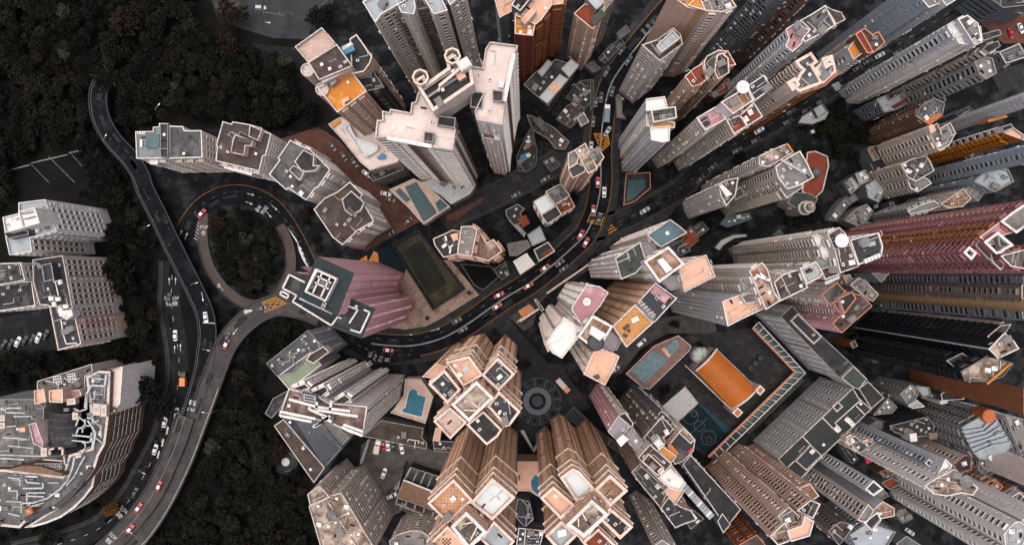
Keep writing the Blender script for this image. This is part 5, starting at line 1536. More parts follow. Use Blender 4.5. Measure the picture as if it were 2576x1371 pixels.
K('c1 360,1340 420,1290 520,1260 600,1262 660,1300 640,1420 380,1420', 30, wall='beige', roof='roof_mid', f='dense', cap='cap', n=2)

b = B('assembly_hall', 'white-columned dark roofed hall in the car park', 'hall')
K('c1 468,878 705,972 700,1070 690,1105 420,1012', 11, wall='dark', roof='wall_brown', f=None, cap='capg', par=.5)
K('c1 520,780 800,870 700,970 470,875', 8, wall='dark', roof='roof_dark', f=None, cap='capg', par=.4)
K('c1 440,880 470,770 430,950 395,945', 9, wall='grey', roof='roof_mid', f=None, cap='capg', par=.3)
for i in range(5):
    t = i / 4
    b.bars('portico_beam', [(2576 + 425 + 270 * t, 2742 + 1012 + 105 * t), (2576 + 412 + 270 * t, 2742 + 1055 + 110 * t)], 9, .7, .8, 'capg')
    b.bars('roof_beam', [(2576 + 480 + 55 * i, 2742 + 878 + 22 * i), (2576 + 525 + 55 * i, 2742 + 785 + 18 * i)], 8.6, .6, .6, 'capg')
    x, y = WP([(2576 + 412 + 270 * t, 2742 + 1055 + 110 * t)], 8)[0]
    k = b.mb(); k.lathe([(.6, 0), (.5, .4), (.42, 8), (.6, 8.3)], (x, y), 10); k.build('column', 'capg', b.root)
b.bars('portico_rail', 'c1 410,1055 700,1170', 9.2, .7, .6, 'capg')
b.bars('gutter', 'c1 468,878 705,972', 11.6, .6, .6, 'capw')
b = B('annexe', 'dark flat roof annexe with white pipes, between the comb tower and the car park', 'building')
K('c1 160,548 300,428 618,488 608,560 645,600 642,645', 10, wall='dusk', roof='roof_brown', f=None, cap='capg', par=.5, n=1)
b.bars('white_pipe', 'c1 500,590 505,572 590,585 580,605', 10.4, .3, .3, 'metal_white')
b.bars('white_pipe', 'c1 560,575 552,640', 10.4, .3, .3, 'metal_white')
b = B('annexe', 'small orange-roofed kiosk building beside the plaza tower', 'building')
K('c1 712,485 755,490 742,590 690,580', 9, wall='salmon', roof='roof_peach', f=None, cap='capp', par=.3)
K('c1 690,580 860,590 850,680 700,660', 7, wall='dark', roof='roof_dark', f=None, cap='capg', par=.3, n=3)
b = B('estate_wall', 'grey retaining wall with steps at the car park edge', 'wall')
K('c1 200,575 212,575 155,755 140,752', 5, wall='lgrey', roof='roof_mid', f=None, cap='capg', par=.1)
b = B('gatehouse', 'small brick gatehouse with yellow hatched canopy at the estate entrance', 'gatehouse')
K('b1 1335,975 1420,925 1462,968 1370,1030', 5, wall='brick', roof='tile_amber', f=None, cap='capr', par=.2)
b.bars('roof_beam', 'b1 1345,1055 1490,960', 6, .8, .8, 'capp')
b.bars('roof_beam', 'b1 1325,1062 1360,1030', 6, .4, .6, 'capp')
# ------------------------------------------------------------------ buildings, right part of the map
b = B('apartment_tower', 'tower with a white satellite dish and terraced roofs beside the side street, upper middle')
K('a2 105,890 278,790 322,902 172,985', 90, wall='beige', roof='roof_pink', f={'dl': 'dense', '*': 'dense', 'd': 'dense'}, cap='capw', n=2)
K('a2 270,800 400,750 535,770 605,880 388,1012 330,905', 90, wall='beige', roof='roof_redbrown', f={'dl': 'dense', 'd': 'dense', '*': 'dense'}, cap='capw', n=6)
K('a2 490,652 612,568 676,665 542,762', 91, wall='offwhite', roof='roof_navy', f='dense', cap='capw', n=5)
K('a2 290,772 490,655 532,760 382,862', 97, 60, 'white', 'roof_rusty', f=None, cap='capw', par=1.2, n=4)
b.bars('terrace_wall', 'a2 430,870 490,950', 90.4, .5, 1.4, 'capw')
b.bars('terrace_wall', 'a2 345,905 435,870 530,785', 90.4, .5, 1.4, 'capw')
b.put('satellite_dish', DISH[2.0], 'a2 445,668', 96)
x, y = WP('a2 170,920', 89)[0]
k = b.mb(); k.lathe([(1.6, 89.05), (1.6, 89.3), (0, 89.32)], (x, y), 14); k.build('oval_planter', 'roof_dark', b.root)
b = B('apartment_tower', 'salmon-rimmed small tower with rust terraces above the satellite dish tower')
K('a2 15,582 82,520 150,480 182,600 132,640 72,655 35,600', 76, wall='salmon', roof='roof_redbrown', f={'dl': 'cols', '*': 'cols'}, cap='capp', n=2)
K('a2 160,472 182,425 270,378 342,388 300,420 260,440 290,500 220,560 182,600', 77, wall='salmon', roof='roof_grey', f='cols', cap='capp', n=3)
K('a2 260,420 300,400 345,440 352,550 268,600 240,540', 78, wall='salmon', roof='roof_dark', f='cols', cap='capp', n=2)
K('a2 300,410 342,385 402,490 355,500', 76, wall='salmon', roof='roof_redbrown', f='cols', cap='capp')
b = B('apartment_tower', 'tower with thick salmon parapets and long brown facade along the side street')
K('a2 850,462 970,395 1022,470 985,495 1060,625 1010,648 880,695 782,622 868,592 880,560 905,530 870,500', 86, wall='pinkwhite', roof='roof_grey', f={'dl': 'cols', 'd': 'dense', '*': 'dense'}, cap='capp', pw=.9, n=3)
K('a2 1000,520 1050,470 1052,440 1130,415 1160,540 1062,632', 86, wall='beige', roof='roof_paleblue', f={'d': 'dense', '*': 'cols'}, cap='capp', pw=.9, n=2)
K('a2 785,625 850,585 888,640 830,690', 87, 70, 'pinkwhite', 'roof_bright', f=None, cap='capp', pw=.9, n=2)
K('a2 1060,465 1120,435 1150,480 1080,520', 88, 70, 'pinkwhite', 'roof_bright', f=None, cap='capp', pw=.9, n=2)
K('a2 1062,632 1160,545 1170,560 1075,650 890,712 880,697', 82, wall='brick', roof='roof_redbrown', f={'*': 'dots'}, cap='capr', par=.3)
b = B('apartment_tower', 'pale long-sided tower with cluttered terraces and wind-vaned corner, upper right of middle')
K('a2 778,222 890,155 900,200 960,230 905,300 900,330 830,392 778,352 802,290', 86, wall='lgrey', roof='roof_pink', f={'dl': 'cols', '*': 'dense', 'd': 'dense'}, cap='capw', n=5)
K('a2 890,155 975,108 1078,42 1110,110 1155,190 1060,250 920,320 905,290 960,225', 86, wall='lgrey', roof='roof_grey', f={'*': 'dense', 'd': 'cols'}, cap='capw', n=7)
K('a2 1078,45 1130,75 1200,95 1228,150 1160,185 1120,120', 84, wall='brown', roof='roof_brown', f='cols', cap='cap', n=2)
b = B('apartment_tower', 'brown-capped tower with orange terrace between two white slabs, upper right')
K('a2 1310,250 1375,213 1432,262 1480,240 1530,322 1440,402 1395,400', 76, wall='pinkwhite', roof='roof_brown', f={'*': 'cols'}, cap='capr', n=3)
K('a2 1248,372 1310,290 1362,400 1290,452', 75, wall='lgrey', roof='roof_orange', f={'*': 'dense', 'dl': 'dense', 'd': 'cols'}, cap='cap')
K('a2 1305,262 1350,232 1440,392 1395,405', 78, 70, 'brown', 'roof_redbrown', f=None, cap='capr', n=2)
b = B('apartment_slab', 'long pale slab with dotted windows running off the top edge, right of the brown-capped tower')
K('a2 1840,-160 1990,-260 2130,-40 1990,45', 84, wall='lgrey', roof='roof_mid', f={'dl': 'dots', 'l': 'dots', 'd': 'dots', '*': 'dots'}, cap='capw')
K('a2 1700,-120 1850,-190 1960,20 1860,60', 82, wall='bluegrey', roof='roof_mid', f={'*': 'dense', 'l': 'dots'}, cap='capw')
b.prism('roof_garden_box', 'a2 1740,120 1790,72 1835,95 1760,165', 52, 40, 'capw', 'roof_teal')
b = B('apartment_slab', 'dim grey tower behind, cut by the top edge above the side street')
K('a2 640,-180 900,-260 960,-120 760,-60', 86, wall='slate', roof='roof_dark', f='dense', cap='capg')
K('a2 860,-60 960,-160 1020,-60 930,10', 80, wall='brown', roof='roof_brown', f='dense', cap='capg')
b = B('apartment_slab', 'broad white slab with bright end roof and blue-grey recess, top right')
K('a2 2000,210 2085,150 2152,115 2205,205 2100,262 2050,285', 88, wall='lgrey', roof='roof_ice', f={'ul': 'bay', 'l': 'bay', '*': 'bay'}, cap='capw', n=3)
K('a2 2085,330 2062,290 2205,205 2250,200 2262,320 2205,342', 87.5, wall='white', roof='roof_bright', f={'l': 'blank', 'dl': 'blank', 'd': 'dots', '*': 'dots'}, cap='capw', n=4)
K('a2 2080,150 2150,115 2232,180 2255,290 2200,335', 90, 80, 'lgrey', 'roof_grey', f=None, cap='capw', n=6)
K('a2 1992,300 2060,275 2085,330 2050,360', 82, wall='bluegrey', roof='roof_grey', f='blank', cap='capg', n=2)
K('a2 1950,330 2010,300 2060,350 1985,385', 74, wall='bluegrey', roof='roof_paleblue', f='blank', cap='capg')
K('a2 2255,260 2390,225 2410,262 2270,310', 80, wall='dusk', roof='roof_dark', f='cols', cap='capg', n=4)
K('a2 2265,372 2300,340 2380,310 2400,350 2310,405', 76, wall='beige', roof='roof_dark', f={'*': 'bay'}, cap='capg', n=3)
b = B('apartment_slab', 'grey slab with rows of square windows below the broad white slab, right edge')
K('a2 2205,470 2290,430 2340,440 2370,555 2290,600 2240,560', 72, wall='grey', roof='roof_mid', f={'*': 'wide', 'dl': 'wide', 'd': 'wide'}, cap='capg', n=3)
K('a2 2390,395 2540,330 2600,430 2440,480', 60, wall='slate', roof='roof_grey', f='cols', cap='cap', n=3)
b = B('low_house', 'dark roofed house in the far top right corner by the red courtyard', 'house')
K('a2 2250,-60 2576,-120 2700,30 2420,60', 20, wall='slate', roof='roof_dark', f='band', cap='capg', n=3)
K('a2 2420,60 2576,-20 2640,60 2560,110', 12, wall='slate', roof='roof_metal', f=None, cap='capg')

# old low-rise cluster on the right
b = B('tenement_block', 'low blue-grey house with red terrace at the edge of the dark trees', 'apartment block')
K('a2 1462,750 1540,715 1560,755 1690,680 1735,745 1700,780 1620,830 1520,850', 22, wall='slate', roof='roof_paleblue', f='cols', cap='capg', n=4)
b.flat('red_terrace', 'a2 1580,800 1680,745 1700,765 1610,820', 22.2, 'roof_redbrown', 1)
b = B('tenement_block', 'tenement with rust roof terrace and white sheds in the right-hand cluster', 'apartment block')
K('a2 1758,875 1800,800 1900,740 1980,780 1960,870 1860,945', 46, wall='brown', roof='roof_grey', f={'dl': 'bay', 'l': 'bay', '*': 'bay'}, cap='capg', n=8)
b.flat('rust_terrace', 'a2 1818,910 1950,850 1955,880 1865,945', 46.2, 'terracotta', .6)
K('a2 1885,700 1950,680 1990,760 1920,790', 40, wall='slate', roof='roof_green', f='cols', cap='capg', n=1)
b = B('tenement_block', 'rose-fronted tenement with pale stair roof in the right-hand cluster', 'apartment block')
K('a2 1850,985 1920,930 1950,1000 2060,1010 2010,1100 1930,1135', 50, wall='pinkwhite', roof='roof_mid', f={'l': 'bay', 'dl': 'bay', '*': 'bay'}, cap='cap', n=7)
K('a2 1940,975 2020,925 2065,1010 1960,1060', 51, wall='grey', roof='roof_mid', f='cols', cap='cap', n=2)
b.prism('stair_house', 'a2 1855,960 1895,945 1915,985 1875,1010', 53, 49, 'capw', 'roof_peach')
b = B('tenement_block', 'white-rimmed tenement with small dish above the red hall', 'apartment block')
K('a2 1650,1245 1720,1205 1835,1175 1870,1220 1900,1290 1760,1371 1700,1340', 36, wall='beige', roof='roof_grey', f={'l': 'wide', 'dl': 'wide', '*': 'wide'}, cap='capw', n=9)
b.put('satellite_dish', DISH[.6], 'a2 1710,1300', 35)
b = B('tenement_block', 'cream walk-up with black slit windows at the foot of the crimson tower', 'apartment block')
K('b2 1690,-30 1760,-60 1850,-20 1880,15 1770,80 1720,50', 34, wall='beige', roof='roof_mid', f={'l': 'wide', '*': 'wide'}, cap='capw', n=5)
b = B('tenement_block', 'grey stepped roof beside the crimson tower, left', 'apartment block')
K('b2 1700,225 1800,175 1900,145 1945,185 1870,215 1720,245', 40, wall='grey', roof='roof_mid', f='comb', cap='capw', n=2)
b = B('tenement_block', 'house with amber roof clutter between grey blocks above the crimson tower', 'apartment block')
K('b2 1950,170 2050,100 2120,55 2180,130 2110,190 2000,200', 42, wall='beige', roof='roof_rusty', f='cols', cap='cap', n=8)
K('b2 2130,60 2200,20 2270,90 2230,150', 38, wall='beige', roof='roof_mid', f='cols', cap='capg', n=3)
b = B('tenement_block', 'pale blue flat roof with lift tower near the right edge', 'apartment block')
K('b2 2200,0 2280,40 2360,80 2500,0 2460,-90 2380,-100 2260,-60', 44, wall='bluegrey', roof='roof_paleblue', f='cols', cap='capg', n=3)
K('a2 2170,1340 2310,1230 2340,1300 2260,1371', 38, wall='grey', roof='roof_dark', f='cols', cap='cap', n=3)
b = B('office_block', 'thin slab of orange balconies with white fins near the right edge', 'building')
K('a2 2400,985 2490,960 2576,1020 2576,1060 2440,1010', 64, wall='orange', roof='roof_peach', f={'d': 'bal', 'dl': 'bal', '*': 'bal'}, cap='cap', n=3)
K('a2 2400,960 2480,935 2500,965 2420,1000', 66, wall='lgrey', roof='roof_dark', f={'*': 'rib'}, cap='capg', n=2)
b.prism('orange_stripe', 'a2 2300,905 2440,870 2455,885 2310,925', 50, 44, 'roof_orange')
b = B('apartment_slab', 'dim blue-grey slab with small windows at the right edge above the crimson tower')
K('a2 2576,1110 2720,1060 2760,1180 2620,1230', 74, wall='bluegrey', roof='roof_mid', f={'*': 'cols', 'l': 'cols'}, cap='capg')
b = B('apartment_slab', 'pale slab climbing to the right edge above the orange balconies')
K('a2 2560,740 2700,650 2760,720 2640,800', 70, wall='lgrey', roof='roof_mid', f={'*': 'dots'}, cap='capg')
b = B('low_house', 'small house with ochre roof strip under the rose-fronted tenement', 'house')
K('a2 1395,1130 1435,1110 1480,1200 1440,1220', 12, wall='slate', roof='roof_rusty', f=None, cap='capg', n=1)
K('a2 1400,1110 1470,1100 1560,1260 1480,1371 1420,1240', 9, wall='slate', roof='roof_dark', f='band', cap='capg', n=4)
b = B('low_house', 'cluster of dim blue roofs left of the cream walk-up', 'house')
K('b2 1380,30 1460,-20 1540,60 1480,160 1400,120', 14, wall='slate', roof='roof_paleblue', f=None, cap='capg', n=4)
K('b2 1300,-60 1380,-90 1420,-10 1340,30', 10, wall='slate', roof='roof_paleblue', f=None, cap='capg', n=3)
b = B('low_house', 'jumble of grey sheds and awnings on the slope left of the crimson tower', 'house')
K('b2 1220,290 1300,210 1390,170 1440,220 1390,300 1330,340', 10, wall='grey', roof='roof_mid', f=None, cap='capg', n=8)
b.flat('teal_awning', 'b2 1440,180 1475,165 1480,195 1450,205', 8, 'water_pale', 1)
b = B('low_house', 'ochre-roofed passage house beside the crimson tower foot', 'house')
K('b2 1560,160 1590,150 1620,215 1585,225', 9, wall='slate', roof='roof_rusty', f=None, cap='capg')

# middle group of terraced towers
b = B('apartment_tower', 'scaffolded tower with white roof clutter and yellow trim beside the red forecourt')
K('a2 580,1180 680,1130 790,1085 835,1150 720,1220 640,1260 575,1245', 84, wall='beige', roof='roof_mottle', f={'dl': 'dense', 'd': 'dense', '*': 'dense'}, cap='cap', n=5)
K('a2 700,1260 780,1200 885,1140 945,1240 990,1340 880,1400 790,1430 720,1340', 84, wall='beige', roof='roof_mid', f={'d': 'rib', 'dl': 'dense', '*': 'dense'}, cap='capw', n=14)
K('b2 740,60 900,20 905,45 785,125', 80, wall='beige', roof='roof_mid', f={'*': 'bal'}, cap='capw', n=2)
b.bars('yellow_trim', 'a2 790,1085 835,1150', 84.6, .5, .6, 'roof_orange')
b.bars('steel_boom', 'a2 740,1205 930,1310', 86, .7, .5, 'metal_grey')
b = B('apartment_tower', 'narrow dark-roofed tower with fluted white side, left of the scaffolded tower')
K('b2 270,30 320,-10 420,-30 400,100 330,185 290,110', 64, wall='offwhite', roof='roof_brown', f={'dl': 'slit', 'd': 'slit', '*': 'cols'}, cap='capw', n=3)
K('b2 385,80 440,40 468,100 400,140', 62, wall='offwhite', roof='roof_navy', f='cols', cap='capg')
b.prism('white_canopy', 'b2 275,35 300,20 375,95 335,118', 66, 63, 'capw', 'roof_bright')

mq = B('mosque', 'pale green domed mosque with minaret on a red terrace', 'mosque')
K('a2 940,1150 1000,1140 1095,1180 1105,1250 1060,1440 1000,1500 900,1450', 9, wall='brick', roof='roof_redbrown', f='blank', cap='cap', par=.8, pw=.5)
K('b2 790,160 840,80 960,90 1020,130 980,210 880,215', 14, wall='lgrey', roof='roof_green', f='cols', cap='capg', par=.8)
x, y = WP('a2 1000,1305', 12)[0]
k = mq.mb(); k.lathe([(2.3, 8), (2.3, 11.5), (2.5, 11.7), (2.2, 13), (1.5, 14.2), (.6, 15), (.1, 15.3), (0, 16)], (x, y), 12); k.build('small_dome', 'roof_mid', mq.root)
x, y = WP('b2 945,195', 20)[0]
k = mq.mb(); k.lathe([(2.6, 0), (2.6, 16), (3.0, 16.2), (3.0, 17), (2.0, 17), (2.0, 21), (2.4, 21.2), (2.4, 21.8), (1.5, 21.9), (1.5, 24), (1.0, 25.5), (.3, 26.3), (0, 27)], (x, y), 14); k.build('minaret', 'cap', mq.root)

b = B('apartment_tower', 'tower with white dish, brown roofs and navy sky terrace in the right-hand middle')
K('b2 1095,400 1180,345 1225,385 1262,460 1330,640 1190,690 1150,520', 106, wall='offwhite', roof='roof_brown', f={'l': 'bay', 'ul': 'bay', 'u': 'bay', '*': 'bay'}, cap='cap', n=6)
K('b2 1265,440 1480,385 1512,490 1500,560 1328,628', 105, wall='offwhite', roof='roof_navy', f={'u': 'dense', '*': 'dense'}, cap='capw', n=3)
b.put('satellite_dish', DISH[2.0], 'b2 1185,447', 107)
K('b2 990,420 1040,405 1085,455 1020,490', 101, wall='beige', roof='roof_bright', f='bay', cap='capw', pw=.2)
K('b2 1035,495 1090,470 1150,560 1060,580', 101.4, wall='beige', roof='roof_bright', f='bay', cap='capw', pw=.2)
K('b2 1010,590 1100,560 1155,600 1060,650', 100, wall='beige', roof='roof_paleblue', f='bay', cap='capg', n=1)
K('b2 885,655 1010,600 1060,690 1040,720 935,775', 99, wall='beige', roof='roof_metal', f={'l': 'bay', 'ul': 'bay', '*': 'bay'}, cap='capw', n=2)
K('b2 1040,660 1140,625 1185,700 1075,740', 98, wall='offwhite', roof='roof_brown', f='dense', cap='capw', n=1)
for i in range(5):
    g = (5152 + 1370 + i * 24, 1371 + 588 - i * 10)
    b.prism('skylight', [g, (g[0] + 20, g[1] - 8), (g[0] + 30, g[1] + 22), (g[0] + 10, g[1] + 30)], 105.6, 104, 'metal_white', 'roof_ice')
for i in range(6):
    g = (5152 + 1075 + i * 18, 1371 + 755 - i * 8)
    b.prism('skylight', [g, (g[0] + 15, g[1] - 6), (g[0] + 22, g[1] + 16), (g[0] + 7, g[1] + 22)], 96, 94.5, 'metal_white', 'roof_ice')
b = B('apartment_tower', 'tower with pink terrace, brown roofs and white roof mast left of the dish tower')
K('b2 505,675 600,610 640,660 690,830 735,900 628,965', 100, wall='offwhite', roof='roof_rusty', f={'l': 'bay', 'ul': 'bay', '*': 'bay'}, cap='capw', n=6)
K('b2 690,760 760,700 880,660 945,800 800,870 740,900', 97, wall='pinkwhite', roof='roof_brown', f='dense', cap='capw', n=4)
K('b2 300,905 440,850 560,800 610,960 480,1020 340,1090', 94, wall='lgrey', roof='roof_peach', f={'ul': 'slit', 'l': 'slit', '*': 'slit'}, cap='capw', n=4)
K('b2 430,755 510,725 560,810 460,850', 92, wall='beige', roof='roof_paleblue', f='bay', cap='capg', n=1)
K('b2 440,860 540,830 570,905 475,920', 96, 80, 'offwhite', 'roof_mid', f=None, cap='cap')
b.bars('roof_mast', 'b2 555,705 655,745', 103, .7, .6, 'metal_white')
b.bars('roof_mast', 'b2 585,690 640,735', 103, .5, .5, 'metal_white')
b = B('apartment_tower', 'rose-rimmed tower with dark mottled roof beside the school')
K('b2 1048,855 1165,758 1228,830 1145,900 1115,930', 62, wall='pinkwhite', roof='roof_grey', f={'l': 'dense', 'ul': 'dense', '*': 'dense'}, cap='capr', n=0)
K('b2 1140,910 1250,835 1355,858 1432,938 1200,1142 1132,1070 1200,1000 1160,950', 64, wall='pink', roof='roof_brown', f={'l': 'dense', '*': 'dots'}, cap='capr', n=4)
K('b2 1130,960 1175,945 1195,1000 1145,1010', 60, wall='pinkwhite', roof='roof_dark', f='dense', cap='capr')
K('b2 1180,880 1280,830 1310,880 1220,1000', 66, 60, 'pinkwhite', 'roof_dark', f=None, cap='capr', n=1)
b = B('apartment_tower', 'dark weathered tower with cluttered black roof tucked right of the rose-rimmed tower')
K('b2 1215,720 1260,700 1300,760 1250,790', 52, wall='salmon', roof='roof_rusty', f='cols', cap='cap')
K('b2 1265,780 1330,725 1400,770 1480,850 1435,905 1350,850', 56, wall='grey', roof='roof_mid', f='cols', cap='cap', n=8)

b = B('apartment_tower', 'very tall crimson tower with orange stripe and white-rimmed roofs, right edge')
CR = dict(wall='crimson', cap='capw', pw=.8, par=1.5)
K('b2 2275,455 2380,380 2500,480 2440,510 2400,540 2365,545', 122, roof='roof_brown', f=None, n=3, **CR)
K('b2 2120,535 2165,488 2222,540 2180,592', 118, roof='roof_dark', f='bay', **CR)
K('b2 2210,480 2240,440 2330,530 2340,600 2300,580', 119, wall='crimson', roof='roof_brown', f={'l': 'bay', '*': 'bay'}, cap='capg')
K('b2 2240,420 2400,300 2500,380 2290,450', 120, wall='rust', roof='roof_pink', f={'l': 'bay', 'ul': 'bay', '*': 'bay'}, cap='capp')
K('b2 2400,300 2490,230 2640,130 2700,260 2520,390', 121, wall='crimson', roof='roof_mid', f={'l': 'bay', 'ul': 'bay', 'u': 'bay', '*': 'bay'}, cap='capw', pw=.8)
K('b2 2440,215 2490,185 2520,230 2470,265', 115, wall='peach', roof='roof_redbrown', f='bay', cap='capp')
K('b2 2330,600 2450,560 2480,600 2400,665', 112, wall='crimson', roof='roof_teal', f={'*': 'slit'}, cap='capw', n=2)
K('b2 2400,560 2700,480 2700,680 2480,640', 116, wall='crimson', roof='roof_brown', f={'*': 'bay'}, cap='capw', n=4)
for z_ in (1,):
    b.prism('orange_stripe', 'b2 2375,352 2425,315 2430,330 2385,372', 117, 0, 'wall_tan')
    b.prism('orange_stripe', 'b2 2395,335 2412,322 2416,334 2400,346', 117.5, 0, 'wall_orange')
b = B('low_house', 'pale grey podium roofs under the crimson tower', 'house')
K('b2 1430,690 1500,690 1570,680 1500,760', 20, wall='bluegrey', roof='roof_purple', f='band', cap='capw', par=.6)
K('b2 2050,735 2440,672 2576,690 2450,770 2100,760', 24, wall='grey', roof='roof_mid', f=None, cap='capg')
b = B('apartment_tower', 'tan tower with dark louvred top side, cut by the right edge under the crimson tower')
K('b2 2640,700 2900,690 2920,1010 2660,1010', 106, wall='tan', roof='roof_brown', f={'l': 'blank', '*': 'blank'}, cap='cap')
K('b2 2600,690 2640,680 2650,790 2610,790', 104, wall='slate', roof='roof_dark', f={'*': 'bay'}, cap='capw')
K('b2 2560,780 2640,770 2650,900 2560,880', 102, wall='dusk', roof='roof_dark', f={'*': 'comb', 'l': 'comb'}, cap='cap')
K('b2 2560,985 2700,1010 2690,1060 2570,1030', 102, wall='slate', roof='roof_dark', f={'*': 'wide'}, cap='capg')
b = B('apartment_tower', 'black glass-dark tower with stone roof terrace and a thin white edge, right edge')
K('b2 2310,1262 2430,1140 2500,1200 2540,1260 2380,1335', 98, wall='black', roof='roof_mottle', f={'l': 'rib', 'ul': 'blank', '*': 'blank'}, cap='capw', n=5)
K('b2 2300,1170 2400,1085 2480,1075 2440,1140 2340,1190', 93, wall='black', roof='roof_dark', f={'*': 'rib'}, cap='cap', n=3)
b.prism('white_edge', 'b2 2308,1256 2316,1262 2310,1268 2304,1262', 98.2, 0, 'capw')
K('b2 2330,1115 2420,1055 2450,1100 2390,1135', 90, wall='beige', roof='roof_mid', f='blank', cap='capw')
b = B('apartment_tower', 'black tower with rows of jutting dark balconies, below the black glass tower')
K('c2 2100,60 2300,-60 2500,0 2420,100 2300,140 2130,130', 90, wall='black', roof='roof_mottle', f={'*': 'bal', 'l': 'bal', 'ul': 'bal'}, cap='capd', n=3)
K('c2 1990,-20 2110,-80 2200,-20 2090,60', 84, wall='black', roof='roof_navy', f={'*': 'bal'}, cap='capg')
b.bars('amber_rail', 'c2 2300,155 2480,0', 90.5, .6, .6, 'roof_orange')
b = B('small_lift_shaft', 'small open-topped shaft with orange inside among the dark balconies', 'shaft')
K('b2 1262,1215 1300,1195 1322,1240 1285,1258', 18, wall='rust', roof='roof_rusty', f=None, cap='capg', par=2.5)  # rust colours stand in for the glow inside the lit shaft
# ------------------------------------------------------------------ school and lower right
b = B('school_block', 'long dark-roofed school building with grey gridded wall and white roof edges', 'school')
K('c2 720,722 1285,185 1330,262 1425,345 1055,700 882,880', 34, wall='lgrey', roof='roof_school', f='school', cap='cap', par=.7, pw=.3, n=0)
K('c2 1200,110 1290,20 1392,118 1330,195 1285,180', 38, 20, 'lgrey', 'roof_green', f=None, cap='cap', par=.6)
K('c2 1330,190 1400,135 1520,258 1425,342', 34.5, wall='slate', roof='roof_dark', f=None, cap='cap', par=.6)
K('b2 738,1020 825,935 1050,1165 1330,1425 1200,1500', 36, wall='lgrey', roof='roof_dark', f='school', cap='capg', par=.7)
k = b.mb(); po = ccw(WP('b2 812,1050 870,992 1052,1168 990,1228', 37.5)); k.ring(po, offset(po, .5), 35, 37.6); k.build('light_well_rim', 'cap', b.root)
b.prism('light_well_floor', 'b2 822,1050 868,1004 1040,1168 990,1216', 35.6, 35.4, 'roof_navy')
for pts in ('c2 850,735 965,612 1055,695 935,810',):
    k = b.mb(); po = ccw(WP(pts, 35)); k.ring(po, offset(po, .4), 33.2, 35); k.build('light_well_rim', 'cap', b.root)
    b.prism('light_well_floor', 'c2 862,735 965,625 1040,695 935,795', 33.8, 33.5, 'roof_navy')
k = b.mb(); po = ccw(WP('c2 1128,325 1170,285 1212,325 1165,368', 35.5)); k.ring(po, offset(po, .4), 33.2, 35.5); k.build('light_well_rim', 'cap', b.root)
for pts in ('c2 1150,450 1345,275', 'c2 1055,408 1160,515', 'c2 905,550 1000,650', 'c2 790,785 850,730', 'c2 1150,450 1190,490', 'c2 1310,320 1375,385'):
    b.bars('roof_pipe', pts, 34, .3, .4, 'metal_white')
for q in ('c2 1232,418', 'c2 1250,432', 'c2 1272,455', 'c2 1152,485', 'c2 1165,497'):
    b.put('water_tank', RK['water_tank'], q, 33.4, .75)
b = B('covered_walkway', 'walkway of teal glass panels with white beams bordering the school yard', 'walkway')
A1, A2, A3 = P('b2 530,1105')[0], P('c2 850,65')[0], P('c2 195,705')[0]
B1, B2, B3 = P('b2 575,1060')[0], P('c2 928,72')[0], P('c2 230,755')[0]
lp = lambda p, q, t: (p[0] + (q[0] - p[0]) * t, p[1] + (q[1] - p[1]) * t)
b._root(WP([A1, A2, A3], 6))
for (p0, p1, q0, q1, n_) in ((A1, A2, B1, B2, 9), (A2, A3, B2, B3, 16)):
    for i in range(n_):
        t0, t1 = i / n_ + .012, (i + 1) / n_ - .012
        dark = p0 == A2 and i > 11
        b.prism('glass_panel', [lp(p0, p1, t0), lp(p0, p1, t1), lp(q0, q1, t1), lp(q0, q1, t0)], 7, 6.8, 'glass_teal' if not dark else 'roof_navy')
        b.bars('white_beam', [lp(p0, p1, i / n_), lp(q0, q1, i / n_)], 7.3, .3, .5, 'capw')
        x, y = W(lp(q0, q1, i / n_), 6)
        k = b.mb(); k.box((x, y, 0), (.3, .3, 6.8)); k.build('post', 'capg', b.root)
b.bars('edge_beam', [B1, B2, B3], 7.4, .4, .6, 'capw')
b.bars('terracotta_edge', [A1, A2, A3], 7.1, .9, .5, 'capr')
k = b.mb(); p_ = WP('c2 905,125 485,530', 5)
for i in range(40):
    x, y = lp(p_[0], p_[1], i / 40)
    k.box((x, y, 4.6), (.16, 1.8, .3), .75)
k.build('louvre_slats', 'capg', b.root, kind='stuff')
b = B('gymnasium', 'bright orange vaulted roof with white gables and two corner turrets', 'hall')
ridge0, ridge1 = P('c2 160,-30')[0], P('c2 490,310')[0]
q = WP('b2 255,1262 c2 100,55 375,345 560,195', 15)
b._root(q)
FOOT.append(ccw(q))
k = b.mb(); k.prism(q, 0, 12, 0, 0, False); k.build('wall', 'wall_offwhite', b.root)
k = b.mb()
e0, e1, e2, e3 = WP('c2 100,55', 13)[0], WP('c2 375,345', 13)[0], WP('c2 560,200', 13)[0], WP('b2 260,1262', 13)[0]
for i in range(10):
    t0, t1 = i / 10, (i + 1) / 10
    z0, z1 = 12.5 + 2.2 * math.sin(math.pi * t0), 12.5 + 2.2 * math.sin(math.pi * t1)
    k.face([(*lp(e0, e3, t0), z0), (*lp(e1, e2, t0), z0), (*lp(e1, e2, t1), z1), (*lp(e0, e3, t1), z1)])
k.build('vaulted_roof', 'roof_gym', b.root)
for j in range(1, 14):
    k = b.mb()
    g0, g1 = lp(e0, e1, j / 14), lp(e3, e2, j / 14)
    k.tube([(*lp(g0, g1, i / 8), 12.53 + 2.2 * math.sin(math.pi * i / 8)) for i in range(9)], .05, 0, 4); k.build('roof_seam', 'roof_rusty', b.root)
for pq in ((e0, e3), (e1, e2)):
    k = b.mb()
    pts3 = [(*lp(pq[0], pq[1], i / 10), 12.7 + 2.3 * math.sin(math.pi * i / 10)) for i in range(11)]
    k.tube(pts3, .45, 0, 6); k.build('gable_coping', 'capw', b.root)
